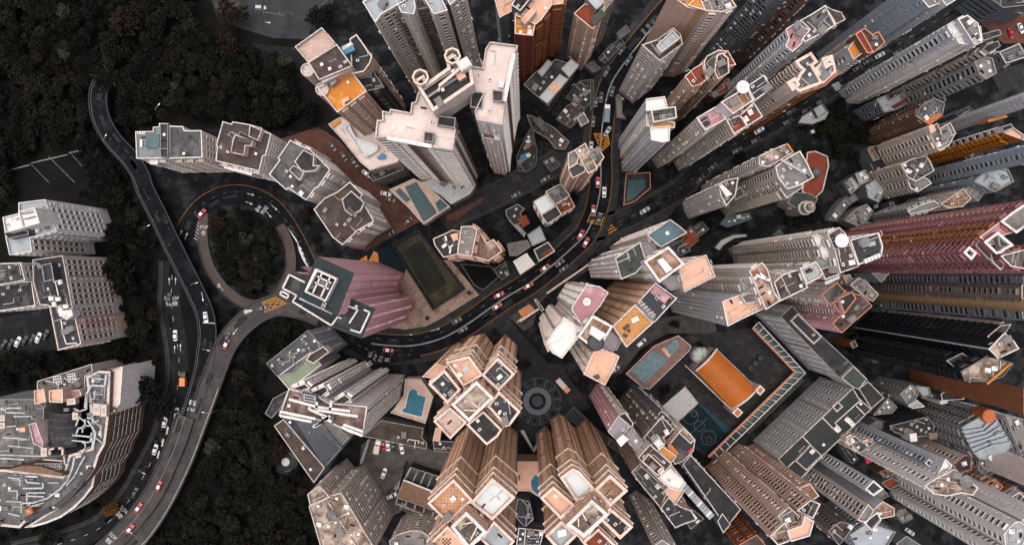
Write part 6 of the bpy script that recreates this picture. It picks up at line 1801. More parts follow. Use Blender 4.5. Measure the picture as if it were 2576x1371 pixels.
b.bars('white_eave', 'c2 20,15 395,375', 12.2, .4, .6, 'cap')
b.bars('white_eave', 'b2 250,1258 c2 570,195', 12.6, .4, .6, 'capg')
K('c2 550,205 585,162 622,200 585,240', 16, wall='white', roof='terracotta', f=None, cap='capw', pw=.6, par=.4)
K('c2 375,372 415,332 455,370 415,408', 16, wall='white', roof='terracotta', f=None, cap='capw', pw=.6, par=.4)
b = B('domed_pavilion', 'white ribbed glass dome beside the orange vaulted roof', 'dome')
x, y = WP('b2 145,1315', 8)[0]
b._root([(x, y)])
k = b.mb(); k.lathe([(3.9, 0), (3.9, 5), (4.0, 5.2), (3.7, 6.6), (2.9, 7.9), (1.6, 8.8), (0, 9.1)], (x, y), 18); k.build('dome', 'roof_ice', b.root)
for i in range(8):
    a_ = i * math.pi / 4
    k = b.mb(); k.tube([(x + r_ * math.cos(a_), y + r_ * math.sin(a_), z_) for r_, z_ in ((4.0, 5.3), (3.75, 6.7), (2.95, 8.0), (1.65, 8.9), (0, 9.2))], .12, 0, 5); k.build('dome_rib', 'metal_grey', b.root)
b = B('glazed_canopy', 'pale gridded glass canopy over the school steps', 'canopy')
K('c2 -160,330 20,175 118,300 -70,470', 8, wall='slate', roof='roof_metal', f=None, cap='capg', par=.15)
for i in range(11):
    t = i / 10
    b.bars('glazing_bar', [lp((5152 - 160, 2742 + 330), (5152 + 20, 2742 + 175), t), lp((5152 - 70, 2742 + 470), (5152 + 118, 2742 + 300), t)], 8.15, .12, .1, 'capw')
    b.bars('glazing_bar', [lp((5152 - 160, 2742 + 330), (5152 - 70, 2742 + 470), t), lp((5152 + 20, 2742 + 175), (5152 + 118, 2742 + 300), t)], 8.19, .12, .1, 'capw')
ball = sheet('basketball_court', 'c2 -60,480 120,305 370,540 190,700', .09, 'court_blue')
mat('court_sea', (.003, .045, .075), .15, .3, .7)
sheet('blue_zone', 'c2 120,300 150,315 360,500 320,525', .12, 'court_sea', ball)
k = MB()
for c_, r_ in (('c2 125,470', 38), ('c2 60,400', 55), ('c2 195,560', 55), ('c2 85,380', 20), ('c2 200,575', 20)):
    x, y = WP(c_, .1)[0]
    R_ = r_ * S
    for i in range(28):
        a0, a1 = 2 * math.pi * i / 28, 2 * math.pi * (i + 1) / 28
        k.face([(x + rr * math.cos(a_), y + rr * math.sin(a_), .14) for rr, a_ in ((R_, a0), (R_ + .1, a0), (R_ + .1, a1), (R_, a1))])
p = WP('c2 65,525 190,410', .14); k.bar(p[0], p[1], .1, .13, .145)
k.build('court_line', 'paint_dim', ball, kind='stuff')
b = B('pool_terrace', 'rose pool deck with two pale blue pools beside the curving drive', 'pool')
K('b1 2149,1449 2357,1241 2445,1201 2544,1161 2642,1241 2624,1279 2326,1565 2278,1557', 8, wall='brown', roof='roof_rosebrown', f=None, cap='cap', par=.4)
b.flat('water', 'b1 2190,1428 2347,1280 2469,1340 2288,1521', 7.9, 'water_pale')
b.flat('water', 'b1 2445,1255 2516,1191 2542,1200 2550,1241 2495,1316', 7.9, 'water_pale')
b.flat('peach_bridge', 'b1 2415,1262 2440,1250 2490,1312 2468,1328', 7.92, 'roof_peach')

b = B('apartment_tower', 'rose and grey tower with lilac roofs below the school yard, left one')
K('c1 2012,512 2090,395 2180,470 2100,580 2070,570', 78, wall='pink', roof='roof_purple', f={'ul': 'slit', 'l': 'cols', '*': 'dense'}, cap='cap', n=2)
K('c1 2085,395 2140,370 2205,450 2190,490', 76, wall='pinkwhite', roof='roof_dark', f='dense', cap='cap')
K('c1 2140,540 2195,490 2310,640 2250,700', 78, wall='pinkwhite', roof='roof_purple', f='dense', cap='capg', n=2)
b.prism('lift_house', 'c1 2075,580 2125,535 2170,570 2110,630', 82, 76, 'capw', 'roof_bright')
b = B('apartment_tower', 'dark-roofed tower beside the basketball court with white rimmed terraces')
K('c1 2280,560 2420,400 2508,492 2480,530 2425,560 2450,600 2370,640', 76, wall='dusk', roof='roof_brown', f={'ul': 'dense', 'u': 'dense', 'l': 'dense', '*': 'dense'}, cap='cap', n=3)
K('c1 2390,380 2420,358 2505,440 2490,470', 72, wall='slate', roof='roof_dark', f='dense', cap='cap')
K('c1 2430,560 2510,490 2560,560 2470,640', 75, wall='slate', roof='roof_navy', f='dense', cap='cap', n=4)
b = B('apartment_tower', 'brown-roofed tower with cream terraces and pipework, lower middle')
K('c1 2240,712 2330,610 2495,760 2390,870', 84, wall='offwhite', roof='roof_brown', f={'ul': 'dense', '*': 'dense'}, cap='cap', n=5)
k = b.mb(); po = ccw(WP('c1 2270,740 2320,680 2440,790 2390,850', 85.5)); k.ring(po, offset(po, .3), 83, 85.4); k.build('roof_rail_wall', 'capp', b.root)
K('c1 2390,650 2420,620 2530,700 2490,750', 82, wall='salmon', roof='roof_orange', f='dense', cap='cap')
K('c1 2360,600 2395,570 2440,610 2400,650', 84, wall='white', roof='roof_bright', f='dense', cap='capw')
K('c2 -110,620 -10,500 95,580 80,660 0,740 -60,760', 80, wall='salmon', roof='roof_dark', f='dense', cap='cap')
b.bars('rust_band', 'c2 -100,620 -40,690', 80.4, 1.6, .6, 'terracotta')
K('c2 -30,520 10,485 95,575 60,605', 81, wall='pinkwhite', roof='roof_mottle', f='dense', cap='cap', n=2)
K('c1 2390,870 2480,790 2600,900 2560,960 2480,940', 78, wall='white', roof='roof_bright', f={'*': 'dense'}, cap='capw', n=1)
K('c1 2440,960 2520,890 2590,960 2560,1010 2520,1070', 74, wall='pinkwhite', roof='roof_peach', f='dense', cap='cap')
b = B('apartment_tower', 'stepped salmon-edged roof with green-black deck along the dark street')
K('c1 2190,820 2250,760 2330,830 2470,960 2440,1020 2410,1090 2290,950', 58, wall='salmon', roof='roof_green', f={'ul': 'dense', 'l': 'dense', '*': 'dense'}, cap='cap', n=6)
K('c1 2410,1090 2470,1010 2560,1080 2640,1110 2680,1180 2590,1210 2520,1240', 60, wall='salmon', roof='roof_dark', f={'ul': 'dense', '*': 'dense'}, cap='cap', n=2)
b = B('apartment_slab', 'narrow grey sliver tower fanning to the bottom edge below the stepped roof')
K('c1 2350,1380 2420,1330 2560,1420 2480,1520', 64, wall='beige', roof='roof_mid', f={'*': 'dense'}, cap='cap')
b = B('podium_block', 'long dark roof deck with glazed strip and white edge below the basketball court', 'building')
K('c2 0,760 60,690 440,1100 350,1215 270,1150', 30, wall='slate', roof='roof_dark', f='cols', cap='capw', par=.8)
K('c2 265,1190 300,1130 362,1215 305,1278', 32, 20, 'slate', 'roof_navy', f=None, cap='capw', n=2)
for i in range(14):
    g0 = (5152 + 5 + i * 17, 2742 + 880 + i * 19)
    b.prism('glass_strip_panel', [g0, (g0[0] + 14, g0[1] + 16), (g0[0] - 22, g0[1] + 52), (g0[0] - 38, g0[1] + 38)], 30.5, 29.6, 'metal_white', 'roof_paleblue' if i % 4 else 'roof_bright')
b = B('low_house', 'sunken dark terrace with a parked white van below the glazed strip', 'house')
K('c2 0,1150 80,1100 160,1170 60,1250', 22, wall='slate', roof='roof_dark', f=None, cap='capg', n=2)

b = B('apartment_tower', 'brown ribbed tower with peach fan-shaped roof, bottom edge right of middle')
K('c2 660,1300 770,1200 830,1300 800,1342 720,1371', 90, wall='salmon', roof='roof_mottle', f={'ul': 'dense', 'l': 'cols', '*': 'dense'}, cap='capw', n=3)
K('c2 790,1260 900,1220 920,1150 992,1190 960,1300 820,1342', 91, wall='salmon', roof='roof_peach', f={'ul': 'dense', '*': 'cols'}, cap='capw')
K('c2 720,1150 800,1080 905,1170 890,1220 800,1270', 88, wall='salmon', roof='roof_mid', f={'ul': 'dense', '*': 'dense'}, cap='cap', n=3)
K('c2 865,1110 965,1030 1040,1060 985,1170', 86, wall='salmon', roof='roof_dark', f={'ul': 'dense', '*': 'dense'}, cap='capw', n=2)
K('c2 880,940 960,905 1030,1000 970,1035', 66, wall='salmon', roof='roof_rusty', f='cols', cap='capp', n=1)
b = B('apartment_tower', 'grey tower with long windowed face and cluttered roof, right of the brown ribbed tower')
K('c2 1320,1180 1400,1060 1445,1110 1390,1200', 74, wall='beige', roof='roof_mid', f={'ul': 'dense', '*': 'dense'}, cap='cap', n=2)
K('c2 1370,1200 1470,1120 1500,1180 1430,1260', 74, wall='offwhite', roof='roof_dark', f={'ul': 'dense', '*': 'dense'}, cap='capw', n=3)
K('c2 1420,1115 1510,1040 1600,1090 1600,1150 1500,1170', 70, wall='lgrey', roof='roof_rusty', f={'ul': 'blank', '*': 'blank'}, cap='cap', n=5)
b = B('apartment_tower', 'pale ribbed tower with white-rimmed navy roof box, right of the school')
K('c2 1378,945 1440,880 1515,945 1440,1000', 68, wall='lgrey', roof='roof_navy', f={'ul': 'wide', '*': 'wide'}, cap='capw', pw=.6, n=1)
K('c2 1440,1000 1515,948 1560,1000 1490,1030', 60, wall='lgrey', roof='roof_mid', f='wide', cap='capg', n=3)
b = B('podium_block', 'pale blue-grey folded roofs at the bottom edge right of the grey tower', 'building')
K('c2 1262,1290 1400,1200 1610,1270 1520,1420 1340,1440', 34, wall='bluegrey', roof='roof_paleblue', f='cols', cap='capg', n=2)
K('c2 1610,1360 1690,1300 1800,1371 1760,1450', 30, wall='slate', roof='roof_grey', f=None, cap='capg')
b = B('tenement_block', 'small brown tenement with white frames on its roof near the bottom edge', 'apartment block')
K('c2 1100,1260 1190,1190 1300,1220 1240,1300 1180,1371', 40, wall='dusk', roof='roof_brown', f={'ul': 'cols', '*': 'cols'}, cap='capg', n=7)
b = B('tenement_block', 'rust-brown tenement in shadow left of the brown ribbed tower, bottom edge', 'apartment block')
K('c2 420,1371 560,1290 650,1400 500,1480', 46, wall='brick', roof='roof_brown', f={'*': 'bay'}, cap='capr')

b = B('apartment_slab', 'long white slab with grey blank flank and dotted windows, right of the school')
K('c2 1985,720 2035,770 1990,830 1940,900 1905,870', 84, wall='lgrey', roof='roof_bright', f={'ul': 'dots', 'u': 'blank', 'l': 'cols', '*': 'cols'}, cap='capw', n=1)
K('c2 1830,920 1920,860 2050,800 2130,850 2230,940 2190,995 2110,975 2000,1000 1900,985', 86, wall='white', roof='roof_mottle', f={'ul': 'cols', 'l': 'cols', '*': 'dots'}, cap='capw', n=10)
K('c2 1828,925 1862,905 1912,955 1890,985', 84, wall='white', roof='roof_orange', f='cols', cap='capw')
x, y = WP('c2 2140,890', 87)[0]
k = b.mb(); k.lathe([(2.2, 84), (2.2, 87.2), (2.0, 87.4), (0, 87.6)], (x, y), 20); k.build('round_tank', 'roof_mid', b.root)
K('c2 1830,750 1860,720 1935,790 1910,820', 78, wall='bluegrey', roof='roof_navy', f='cols', cap='capw', n=2)
b = B('apartment_slab', 'pale slab with rows of navy bay windows in the bottom right corner')
K('c2 2425,1290 2500,1200 2545,1190 2620,1250 2560,1390 2440,1380', 84, wall='white', roof='roof_metal', f={'ul': 'bay', 'l': 'cols', 'u': 'dots', '*': 'bay'}, cap='capw', n=6)
K('c2 2560,1180 2700,1100 2780,1220 2630,1260', 82, wall='white', roof='roof_mid', f={'u': 'dots', 'ul': 'dots', '*': 'bay'}, cap='capw')
K('c2 2330,1400 2440,1360 2560,1400 2500,1500 2380,1500', 80, wall='white', roof='roof_mid', f={'ul': 'cols', 'l': 'cols', '*': 'cols'}, cap='capw')
b = B('school_block', 'slate-blue folded roof of stepped ribs beside the long white slab', 'hall')
K('c2 2105,480 2250,400 2340,370 2490,620 2400,740 2240,720 2180,650', 40, wall='grey', roof='roof_paleblue', f={'l': 'bal', 'ul': 'bal', '*': 'bal'}, cap='capg', par=.4)
for i in range(6):
    t = i / 5
    g0, g1, g2 = (5152 + 2110 + 90 * t, 2742 + 515 + 165 * t), (5152 + 2270 + 70 * t, 2742 + 490 + 130 * t), (5152 + 2350 + 130 * t, 2742 + 395 + 200 * t)
    b.bars('roof_rib', [g0, g1, g2], 40.9, .6, 1.0, 'wall_bluegrey')
K('c2 2240,720 2400,740 2490,650 2510,720 2300,860 2230,800', 36, wall='grey', roof='roof_grey', f={'*': 'cols'}, cap='capg', n=6)
x, y = WP('c2 2290,390', 40)[0]
k = b.mb(); k.lathe([(2.6, 34), (2.6, 42), (2.4, 42.2), (0, 42.3)], (x, y), 18); k.build('round_tower', 'terracotta', b.root)
b = B('office_block', 'broad rust-orange blank flank at the right edge', 'building')
K('c2 2576,190 2800,240 2760,420 2576,385', 78, wall='rust', roof='roof_rusty', f='blank', cap='capr')
b = B('tenement_block', 'white-windowed tenement row under the rust flank, right edge', 'apartment block')
K('c2 2440,400 2576,420 2640,620 2560,700 2500,560', 40, wall='lgrey', roof='roof_mid', f={'*': 'cols'}, cap='capg', n=4)
b = B('apartment_block', 'dusty pink flank block at the right edge above the corner slab', 'apartment block')
K('c2 2576,800 2720,760 2740,960 2600,930', 60, wall='pinkwhite', roof='roof_rusty', f='blank', cap='capp')
K('c2 2270,910 2360,870 2420,930 2350,985', 40, wall='salmon', roof='roof_rusty', f='bal', cap='capr', n=3)
b = B('tenement_block', 'low grey house row with pale courtyard terraces right of the school roof', 'apartment block')
K('c2 1640,230 1720,160 1790,200 1760,270 1700,310', 28, wall='grey', roof='roof_mid', f='cols', cap='capg', n=8)
K('c2 1700,320 1770,275 1825,325 1740,340', 24, wall='grey', roof='roof_paleblue', f=None, cap='capw', n=1)
K('c2 1760,170 1860,180 1880,240 1820,260', 22, wall='grey', roof='roof_paleblue', f=None, cap='capg', n=2)
b = B('tenement_block', 'dark wedge block with white rounded stair under the black balconies', 'apartment block')
K('c2 1950,230 2000,200 2110,190 2125,270 1960,280', 28, wall='dark', roof='roof_dark', f='cols', cap='capw', n=1)
b.prism('white_stair', 'c2 1940,290 1955,268 2000,265 2000,300 1950,310', 26, 10, 'capw')
b = B('low_house', 'terracotta roof strip with white hatch below the black balconies', 'house')
K('c2 1985,95 2010,65 2090,150 2065,170', 24, wall='brick', roof='terracotta', f=None, cap='capg', par=.3, n=1)
K('c2 1980,170 2010,140 2060,175 2025,205', 22, wall='offwhite', roof='roof_navy', f=None, cap='capw')
b = B('tenement_block', 'triangular navy-roofed block with white edge beside the school roof', 'apartment block')
K('c2 1440,390 1550,258 1620,330 1580,375', 24, wall='slate', roof='roof_mid', f='cols', cap='capg', n=4)
b = B('tenement_block', 'dark house row with courtyard and white shed between the long slab and the folded roof', 'apartment block')
K('c2 1560,470 1850,400 1900,470 1890,540 1720,560 1600,520', 20, wall='dark', roof='roof_dark', f='band', cap='capg', n=10)
b.prism('white_shed', 'c2 1710,530 1765,525 1772,585 1722,592', 24, 16, 'capw', 'roof_bright')
b.prism('stair_house', 'c2 1855,525 1920,520 1925,570 1865,575', 22, 16, 'capg', 'roof_mottle')
b = B('tenement_block', 'small pink walk-up with square windows right of the long white slab', 'apartment block')
K('c2 2040,760 2130,690 2180,700 2180,800 2090,830', 36, wall='pinkwhite', roof='roof_dark', f={'*': 'cols'}, cap='capr', n=1)
b = B('tenement_block', 'narrow brick-and-slate tenement left of the long white slab', 'apartment block')
K('c2 1235,575 1300,545 1370,600 1420,585 1480,580 1340,680', 40, wall='pinkwhite', roof='roof_grey', f={'*': 'bay'}, cap='cap', n=5)
b.flat('red_corner', 'c2 1365,680 1400,690 1430,740 1390,760', 8, 'magenta', .5)
b = B('shelter', 'green-roofed shelter and yellow steps by the lower street', 'shelter')
K('c2 1560,970 1680,920 1740,960 1640,1040 1590,1020', 9, wall='greenwall', roof='roof_teal', f=None, cap='capd', par=.2)
K('c2 1500,900 1580,860 1650,900 1560,950', 12, wall='slate', roof='roof_redbrown', f=None, cap='capg', n=2)
b.prism('yellow_steps', 'c2 1640,1040 1700,1010 1710,1060 1670,1075', 3, .1, 'roof_rusty')

# ------------------------------------------------------------------ low houses, sheds and walls in the gaps between the towers
def low(label, pts, h, roof='roof_grey', wall='slate', n=3, cap='capd', extra=(), name='low_house', cat='house'):
    b_ = B(name, label, cat)
    K(pts, h, wall=wall, roof=roof, f='band' if h > 7 else None, cap=cap, par=.4, n=n)
    for e_, h_, r_ in extra:
        K(e_, h_, wall=wall, roof=r_, f=None, cap=cap, par=.3, n=1)
    return b_
low('pair of pale metal roofs on the verge below the side street', 'a2 870,930 900,880 1000,820 1060,785 1105,850 1080,900 980,940', 6, 'roof_metal', n=2, extra=(('a2 985,825 1050,785 1090,845 1020,890', 8, 'roof_paleblue'),), name='shed', cat='shed')
low('tiny white cabin alone among the dark park trees', 'a2 962,985 995,975 1003,1005 970,1012', 4, 'roof_bright', n=0, name='cabin', cat='cabin')
low('dark red flat roof tucked above the satellite dish tower', 'a2 195,720 290,650 330,590 365,640 330,700 240,745', 12, 'roof_redbrown', 'brown', 2)
low('dim round-roofed pavilion under the tan blank-walled tower', 'a2 285,310 300,285 330,295 335,325 310,340', 7, 'roof_paleblue', n=0)
low('dark flat roof beside the dim pavilion near the top', 'a2 215,370 260,320 300,370 250,410', 8, 'roof_grey', n=2)
low('dim grey house deep in the gap left of the pale long-sided tower', 'a2 400,330 470,270 520,330 450,390', 9, 'roof_dark', n=3)
low('long dark roof beside the lane at the top, right of the tan tower', 'a2 470,180 640,60 700,110 540,240', 12, 'roof_dark', n=4)
low('rust and rose podium block left of the teal-roofed terrace tower', 'b2 -20,460 60,330 125,440 40,515', 10, 'roof_redbrown', 'maroon', 3)
low('dark flat podium right of the rust and rose podium', 'b2 70,350 150,300 200,360 120,420', 8, 'roof_brown', n=2)
low('teal and blue awnings in the dark yard under the scaffolded tower', 'b2 280,320 330,260 500,235 525,280 420,320 340,345', 5, 'roof_teal', 'slate', 6)
low('pale crescent roof in the shade above the cream tower group', 'b2 240,500 290,440 380,400 480,395 490,415 390,430 310,480 280,520', 5, 'roof_metal', n=1)
low('small grey yard house beside the mosque garden', 'b2 690,400 730,360 760,390 720,430', 6, 'roof_grey', n=2)
low('grey shed roofs along the lane right of the mosque', 'b2 1100,290 1180,170 1240,110 1270,160 1160,300', 8, 'roof_grey', 'grey', 5)
low('blue-grey flat roof with dark hatch right of the mosque, upper one', 'b2 1210,10 1280,-40 1340,40 1270,100', 9, 'roof_paleblue', 'slate', 3)
low('slate podium roof in the gap below the crimson tower', 'b2 1620,740 1680,700 1735,725 1670,785', 9, 'roof_purple', 'slate', 1)
low('long brown low roof at the foot of the rose and lilac tower', 'c1 1930,490 1985,545 2160,640 2112,685 1950,575', 9, 'roof_brown', 'brown', 2)
low('L-shaped pale garden wall under the plaza', 'c1 1345,505 1380,500 1450,640 1495,560 1500,600 1455,680', 2.5, 'roof_metal', n=0, name='garden_wall', cat='wall')
low('dark sunken ramp opening between the plaza and the right peach tower', 'c1 1685,395 1755,325 1860,420 1790,480', 3, 'roof_navy', 'black', 0, cap='capd', name='ramp_opening', cat='ramp')
low('dim walled court in the dark garden behind the octagonal tower', 'b1 1150,660 1240,600 1270,700 1210,745', 4, 'roof_dark', n=2, name='walled_court', cat='court')
low('dark planted court left of the dim walled court', 'b1 900,620 1130,640 1190,720 1070,820 1000,780', 2, 'soil', n=0, name='walled_court', cat='court')
low('dark stepped roof right of the teal roof terrace', 'b1 2470,500 2560,440 2640,520 2560,560', 30, 'roof_dark', 'slate', 4)
low('narrow dark house squeezed right of the slim white-capped tower', 'a1 2480,1130 2560,1060 2600,1120 2530,1200', 20, 'roof_dark', 'slate', 2)
low('dim shed roofs behind the salmon-rimmed small tower', 'a2 -60,760 40,690 90,740 0,820', 16, 'roof_dark', 'slate', 3)
low('rust verandah roof below the small brown tenement, lower right', 'c2 1480,820 1560,780 1620,840 1540,890', 10, 'roof_rusty', 'brown', 3)
low('dark yard shed beside the long white slab foot', 'c2 1180,620 1240,600 1330,720 1280,760', 8, 'roof_dark', n=3)
low('grey stepped sheds left of the triangular navy-roofed block', 'c2 1400,470 1460,430 1540,440 1500,500', 14, 'roof_mid', 'grey', 4)
low('brown roofed row between the two lower right lanes', 'c2 1700,880 1830,760 1880,800 1760,930', 10, 'roof_brown', 'dusk', 4)
low('grey-green roof in the gap right of the corner slab', 'c2 2230,990 2300,1000 2420,1080 2380,1130 2270,1060', 16, 'roof_green', 'slate', 4)
low('ochre balcony house above the corner slab at the right edge', 'c2 2420,960 2500,920 2576,980 2500,1060', 20, 'roof_rusty', 'rust', 4)
low('white-rimmed navy roof box near the right edge above the corner slab', 'c2 2480,1010 2540,970 2600,1030 2550,1100', 26, 'roof_navy', 'offwhite', 2, cap='capw')
low('low dark roofs along the right edge below the rust flank', 'c2 2480,470 2560,430 2640,520 2580,600', 16, 'roof_grey', 'grey', 5)
low('dim house row between orange balconies and crimson tower', 'a2 2120,1170 2230,1120 2280,1180 2160,1240', 18, 'roof_dark', 'brown', 5)
low('dark house with pale stair behind the orange balconies', 'a2 2060,860 2160,800 2220,850 2120,920', 24, 'roof_dark', 'slate', 4)
low('long dark terrace house below the grey slab at the right edge', 'a2 1900,660 2100,560 2160,610 1990,720', 18, 'roof_dark', 'slate', 6)
low('small dark house at the foot of the broad white slab', 'a2 1560,560 1640,500 1690,560 1600,620', 14, 'roof_dark', 'slate', 3)
low('dim white-roofed hut row beside the lower street lamp of the right slope', 'b2 1250,120 1300,90 1330,130 1280,165', 6, 'roof_mid', 'grey', 3)
low('navy roof with white pipes left of the grey clubhouse, by the road fork', 'a1 1520,1220 1600,1180 1660,1250 1580,1300', 3, 'roof_navy', 'slate', 2)
low('pinkish estate wall along the lower side of the main road', 'b1 1548,838 1862,622 1868,630 1555,846', 2.4, 'roof_peach', 'salmon', 0, cap='capp', name='estate_wall', cat='wall')
low('dark kiosk at the estate entrance above the plaza drive', 'b1 1455,890 1470,885 1530,965 1512,978', 4, 'roof_dark', 'slate', 0, cap='capw', name='kiosk', cat='kiosk')
low('grey crescent of sheds on the slope between the mosque and the cream walk-up', 'b2 1330,330 1400,300 1470,330 1440,380 1350,390', 8, 'roof_mid', 'grey', 6)
low('pale flat roof right of the rose-fronted tenement foot', 'a2 1560,1010 1610,985 1640,1040 1585,1060', 10, 'roof_mid', 'grey', 2)
low('dark workshop roofs below the low blue-grey house', 'a2 1520,900 1600,860 1640,920 1550,960', 12, 'roof_dark', 'dusk', 5)
low('brown lean-to roofs left of the white-rimmed tenement', 'a2 1560,1260 1630,1220 1650,1300 1590,1340', 12, 'roof_rusty', 'brown', 4)
low('slate house with pale terrace above the cream walk-up', 'b2 1560,40 1620,10 1660,70 1600,110', 14, 'roof_mid', 'slate', 4)
low('row of grey sheds under the tan tower at the right', 'b2 1740,820 1830,790 1860,840 1770,880', 10, 'roof_grey', 'slate', 4)
low('small navy roofs at the foot of the black glass tower', 'b2 1500,960 1580,930 1620,990 1540,1020', 12, 'roof_dark', 'slate', 4)
low('dim blue-grey podium between the school roof and the black balconies', 'b2 1380,1290 1470,1240 1540,1310 1450,1371', 12, 'roof_slate', 'slate', 5)
low('brown terrace roofs beside the folded slate-blue roof', 'c2 1960,560 2040,520 2090,600 2010,650', 14, 'roof_brown', 'brown', 5)
low('grey yard sheds between the pale ribbed tower and the lower lane', 'c2 1600,1130 1680,1090 1740,1170 1660,1210', 8, 'roof_mid', 'grey', 5)
low('dark roofs with white tanks under the long white slab end', 'c2 2080,1010 2160,1020 2220,1090 2120,1080', 18, 'roof_dark', 'slate', 5)
low('low brown roofs between the brown ribbed tower and the grey tower', 'c2 1010,1150 1080,1090 1140,1160 1070,1220', 22, 'roof_brown', 'dusk', 5)
B(None, '')
# ------------------------------------------------------------------ vehicles
def car_meshes():
    """one saloon: body with bonnet and boot, glass house, roof, four wheels, two lamps"""
    L, Wd = 4.7, 1.8
    def loft(secs, closed_top=True):
        b = MB()
        rings = []
        for x, hw, z0, z1, c in secs:      # cross-sections along the car; c = corner cut
            rings.append([(x, -hw, z0), (x, hw, z0), (x, hw, z1 - c), (x, hw - c, z1), (x, -hw + c, z1), (x, -hw, z1 - c)])
        for a, c in zip(rings, rings[1:]):
            for i in range(6):
                j = (i + 1) % 6
                b.face([a[i], c[i], c[j], a[j]][::-1])
        b.face(rings[0]); b.face(rings[-1][::-1])
        return b
    body = loft([(-2.35, .62, .45, .80, .1), (-2.2, .82, .32, .95, .12), (-1.5, .9, .28, 1.0, .12), (1.0, .9, .28, .98, .12), (1.9, .86, .3, .88, .14), (2.25, .74, .35, .74, .12), (2.37, .5, .45, .62, .08)])
    glass = loft([(-1.75, .72, .97, .99, .01), (-1.15, .70, .97, 1.38, .10), (.35, .70, .97, 1.38, .10), (1.15, .72, .95, .97, .01)])
    roof = loft([(-1.18, .62, 1.37, 1.41, .02), (-1.0, .66, 1.38, 1.46, .05), (.2, .66, 1.38, 1.46, .05), (.42, .62, 1.37, 1.41, .02)])
    wheel = MB()
    n = 12
    for s_ in (-.11, .11):
        pass
    ring0 = [(.32 * math.cos(2 * math.pi * i / n), -.11, .32 * math.sin(2 * math.pi * i / n)) for i in range(n)]
    ring1 = [(p[0], .11, p[2]) for p in ring0]
    for i in range(n):
        wheel.face([ring0[i], ring0[(i + 1) % n], ring1[(i + 1) % n], ring1[i]][::-1])
    wheel.face(ring0); wheel.face(ring1[::-1])
    lamp = MB(); lamp.box((0, 0, 0), (.16, .34, .12))
    sign = MB(); sign.box((0, 0, 0), (.22, .6, .16)); sign.box((0, 0, .16), (.14, .5, .05))
    return body, glass, roof, wheel, lamp, sign
CB, CG, CRf, CW, CL, CS = car_meshes()
for nm, c in (('car_white', (.62, .63, .65)), ('car_silver', (.30, .33, .36)), ('car_black', (.012, .013, .016)), ('car_navy', (.012, .024, .04)), ('car_red', (.38, .012, .016)), ('car_teal', (.01, .035, .045)),
              ('taxi_roof', (.62, .66, .67)), ('tyre', (.01, .01, .01)), ('truck_orange', (.55, .16, .02)), ('lorry_teal', (.01, .10, .15))):
    mat(nm, c, .05, 1.0, .3, spec=.5)
mat('head_lamp', (.7, .7, .68), .05, 1, .2)
CARM = {}
def cm(b_, part, m):
    if (part, m) not in CARM:
        CARM[(part, m)] = b_.mesh(part, m)
    return CARM[(part, m)]
LAMPS = {}
def car(g, ang, col, label, z=0.06, taxi=False, van=False, grp=None, sc_=1.0):
    x, y = W(P(g)[0], z + 1)
    t = thing('taxi' if taxi else ('van' if van else 'car'), label, 'taxi' if taxi else ('van' if van else 'car'), (x, y, z), math.radians(ang), grp)
    body = link('body', cm(CB, 'body', 'car_red' if taxi else col), t, scale=(1, 1.0, 1.25 if van else 1))
    link('window_glass', cm(CG, 'window_glass', 'glass'), t, scale=(1.22 if van else 1, 1.08 if van else 1, 1.3 if van else 1))
    link('roof', cm(CRf, 'roof', 'taxi_roof' if taxi else col), t, (-.25 if van else 0, 0, 0), scale=(1.6 if van else 1, 1.12 if van else 1, 1.3 if van else 1))
    for wx in (-1.45, 1.45):
        for wy in (-.8, .8):
            link('wheel', cm(CW, 'wheel', 'tyre'), t, (wx, wy, .32))
    for wy in (-.55, .55):
        link('headlight', cm(CL, 'headlight', 'head_lamp'), body, (2.2, wy, .62))
    if taxi:
        link('roof_sign', cm(CS, 'roof_sign', 'metal_white'), t, (-.2, 0, 1.455))
    return t
TG = 'red taxis with pale roofs'
for g, a_, z_, lb in (('b0 1520,240', 50, .06, 'red taxi entering the loop road beside the white hatching'), ('b0 1705,1225', 65, 7.62, 'red taxi on the brown ramp beside its stop line'),
                      ('c0 1197,925', 70, 8.42, 'red taxi topmost of three on the middle flyover'), ('c0 1042,1090', 55, 8.42, 'red taxi with lit headlights on the middle flyover, middle of three'), ('c0 978,1250', 50, 8.42, 'red taxi lowest of three on the middle flyover'),
                      ('b1 355,1272', -8, .07, 'red taxi passing the bus stop lettering'), ('b1 1176,942', 32, .07, 'red taxi nearest the estate gatehouse'), ('b1 1190,855', 27, .07, 'red taxi above the white centre line near the stone terrace'),
                      ('b1 1412,785', 32, .07, 'red taxi just below the white shed roof'), ('b1 1537,650', 35, .07, 'red taxi right of the white shed roof'), ('b1 1807,400', 62, .07, 'red taxi upper of two below the yellow crossing'),
                      ('b1 1847,458', 62, .07, 'red taxi lower of two below the yellow crossing'), ('b1 1902,215', 85, .07, 'red taxi waiting just above the yellow crossing'), ('b1 1936,5', 88, .07, 'red taxi above the crossing, left of the white limousine')):
    car(g, a_, 'car_red', lb, z_, True, grp=TG)
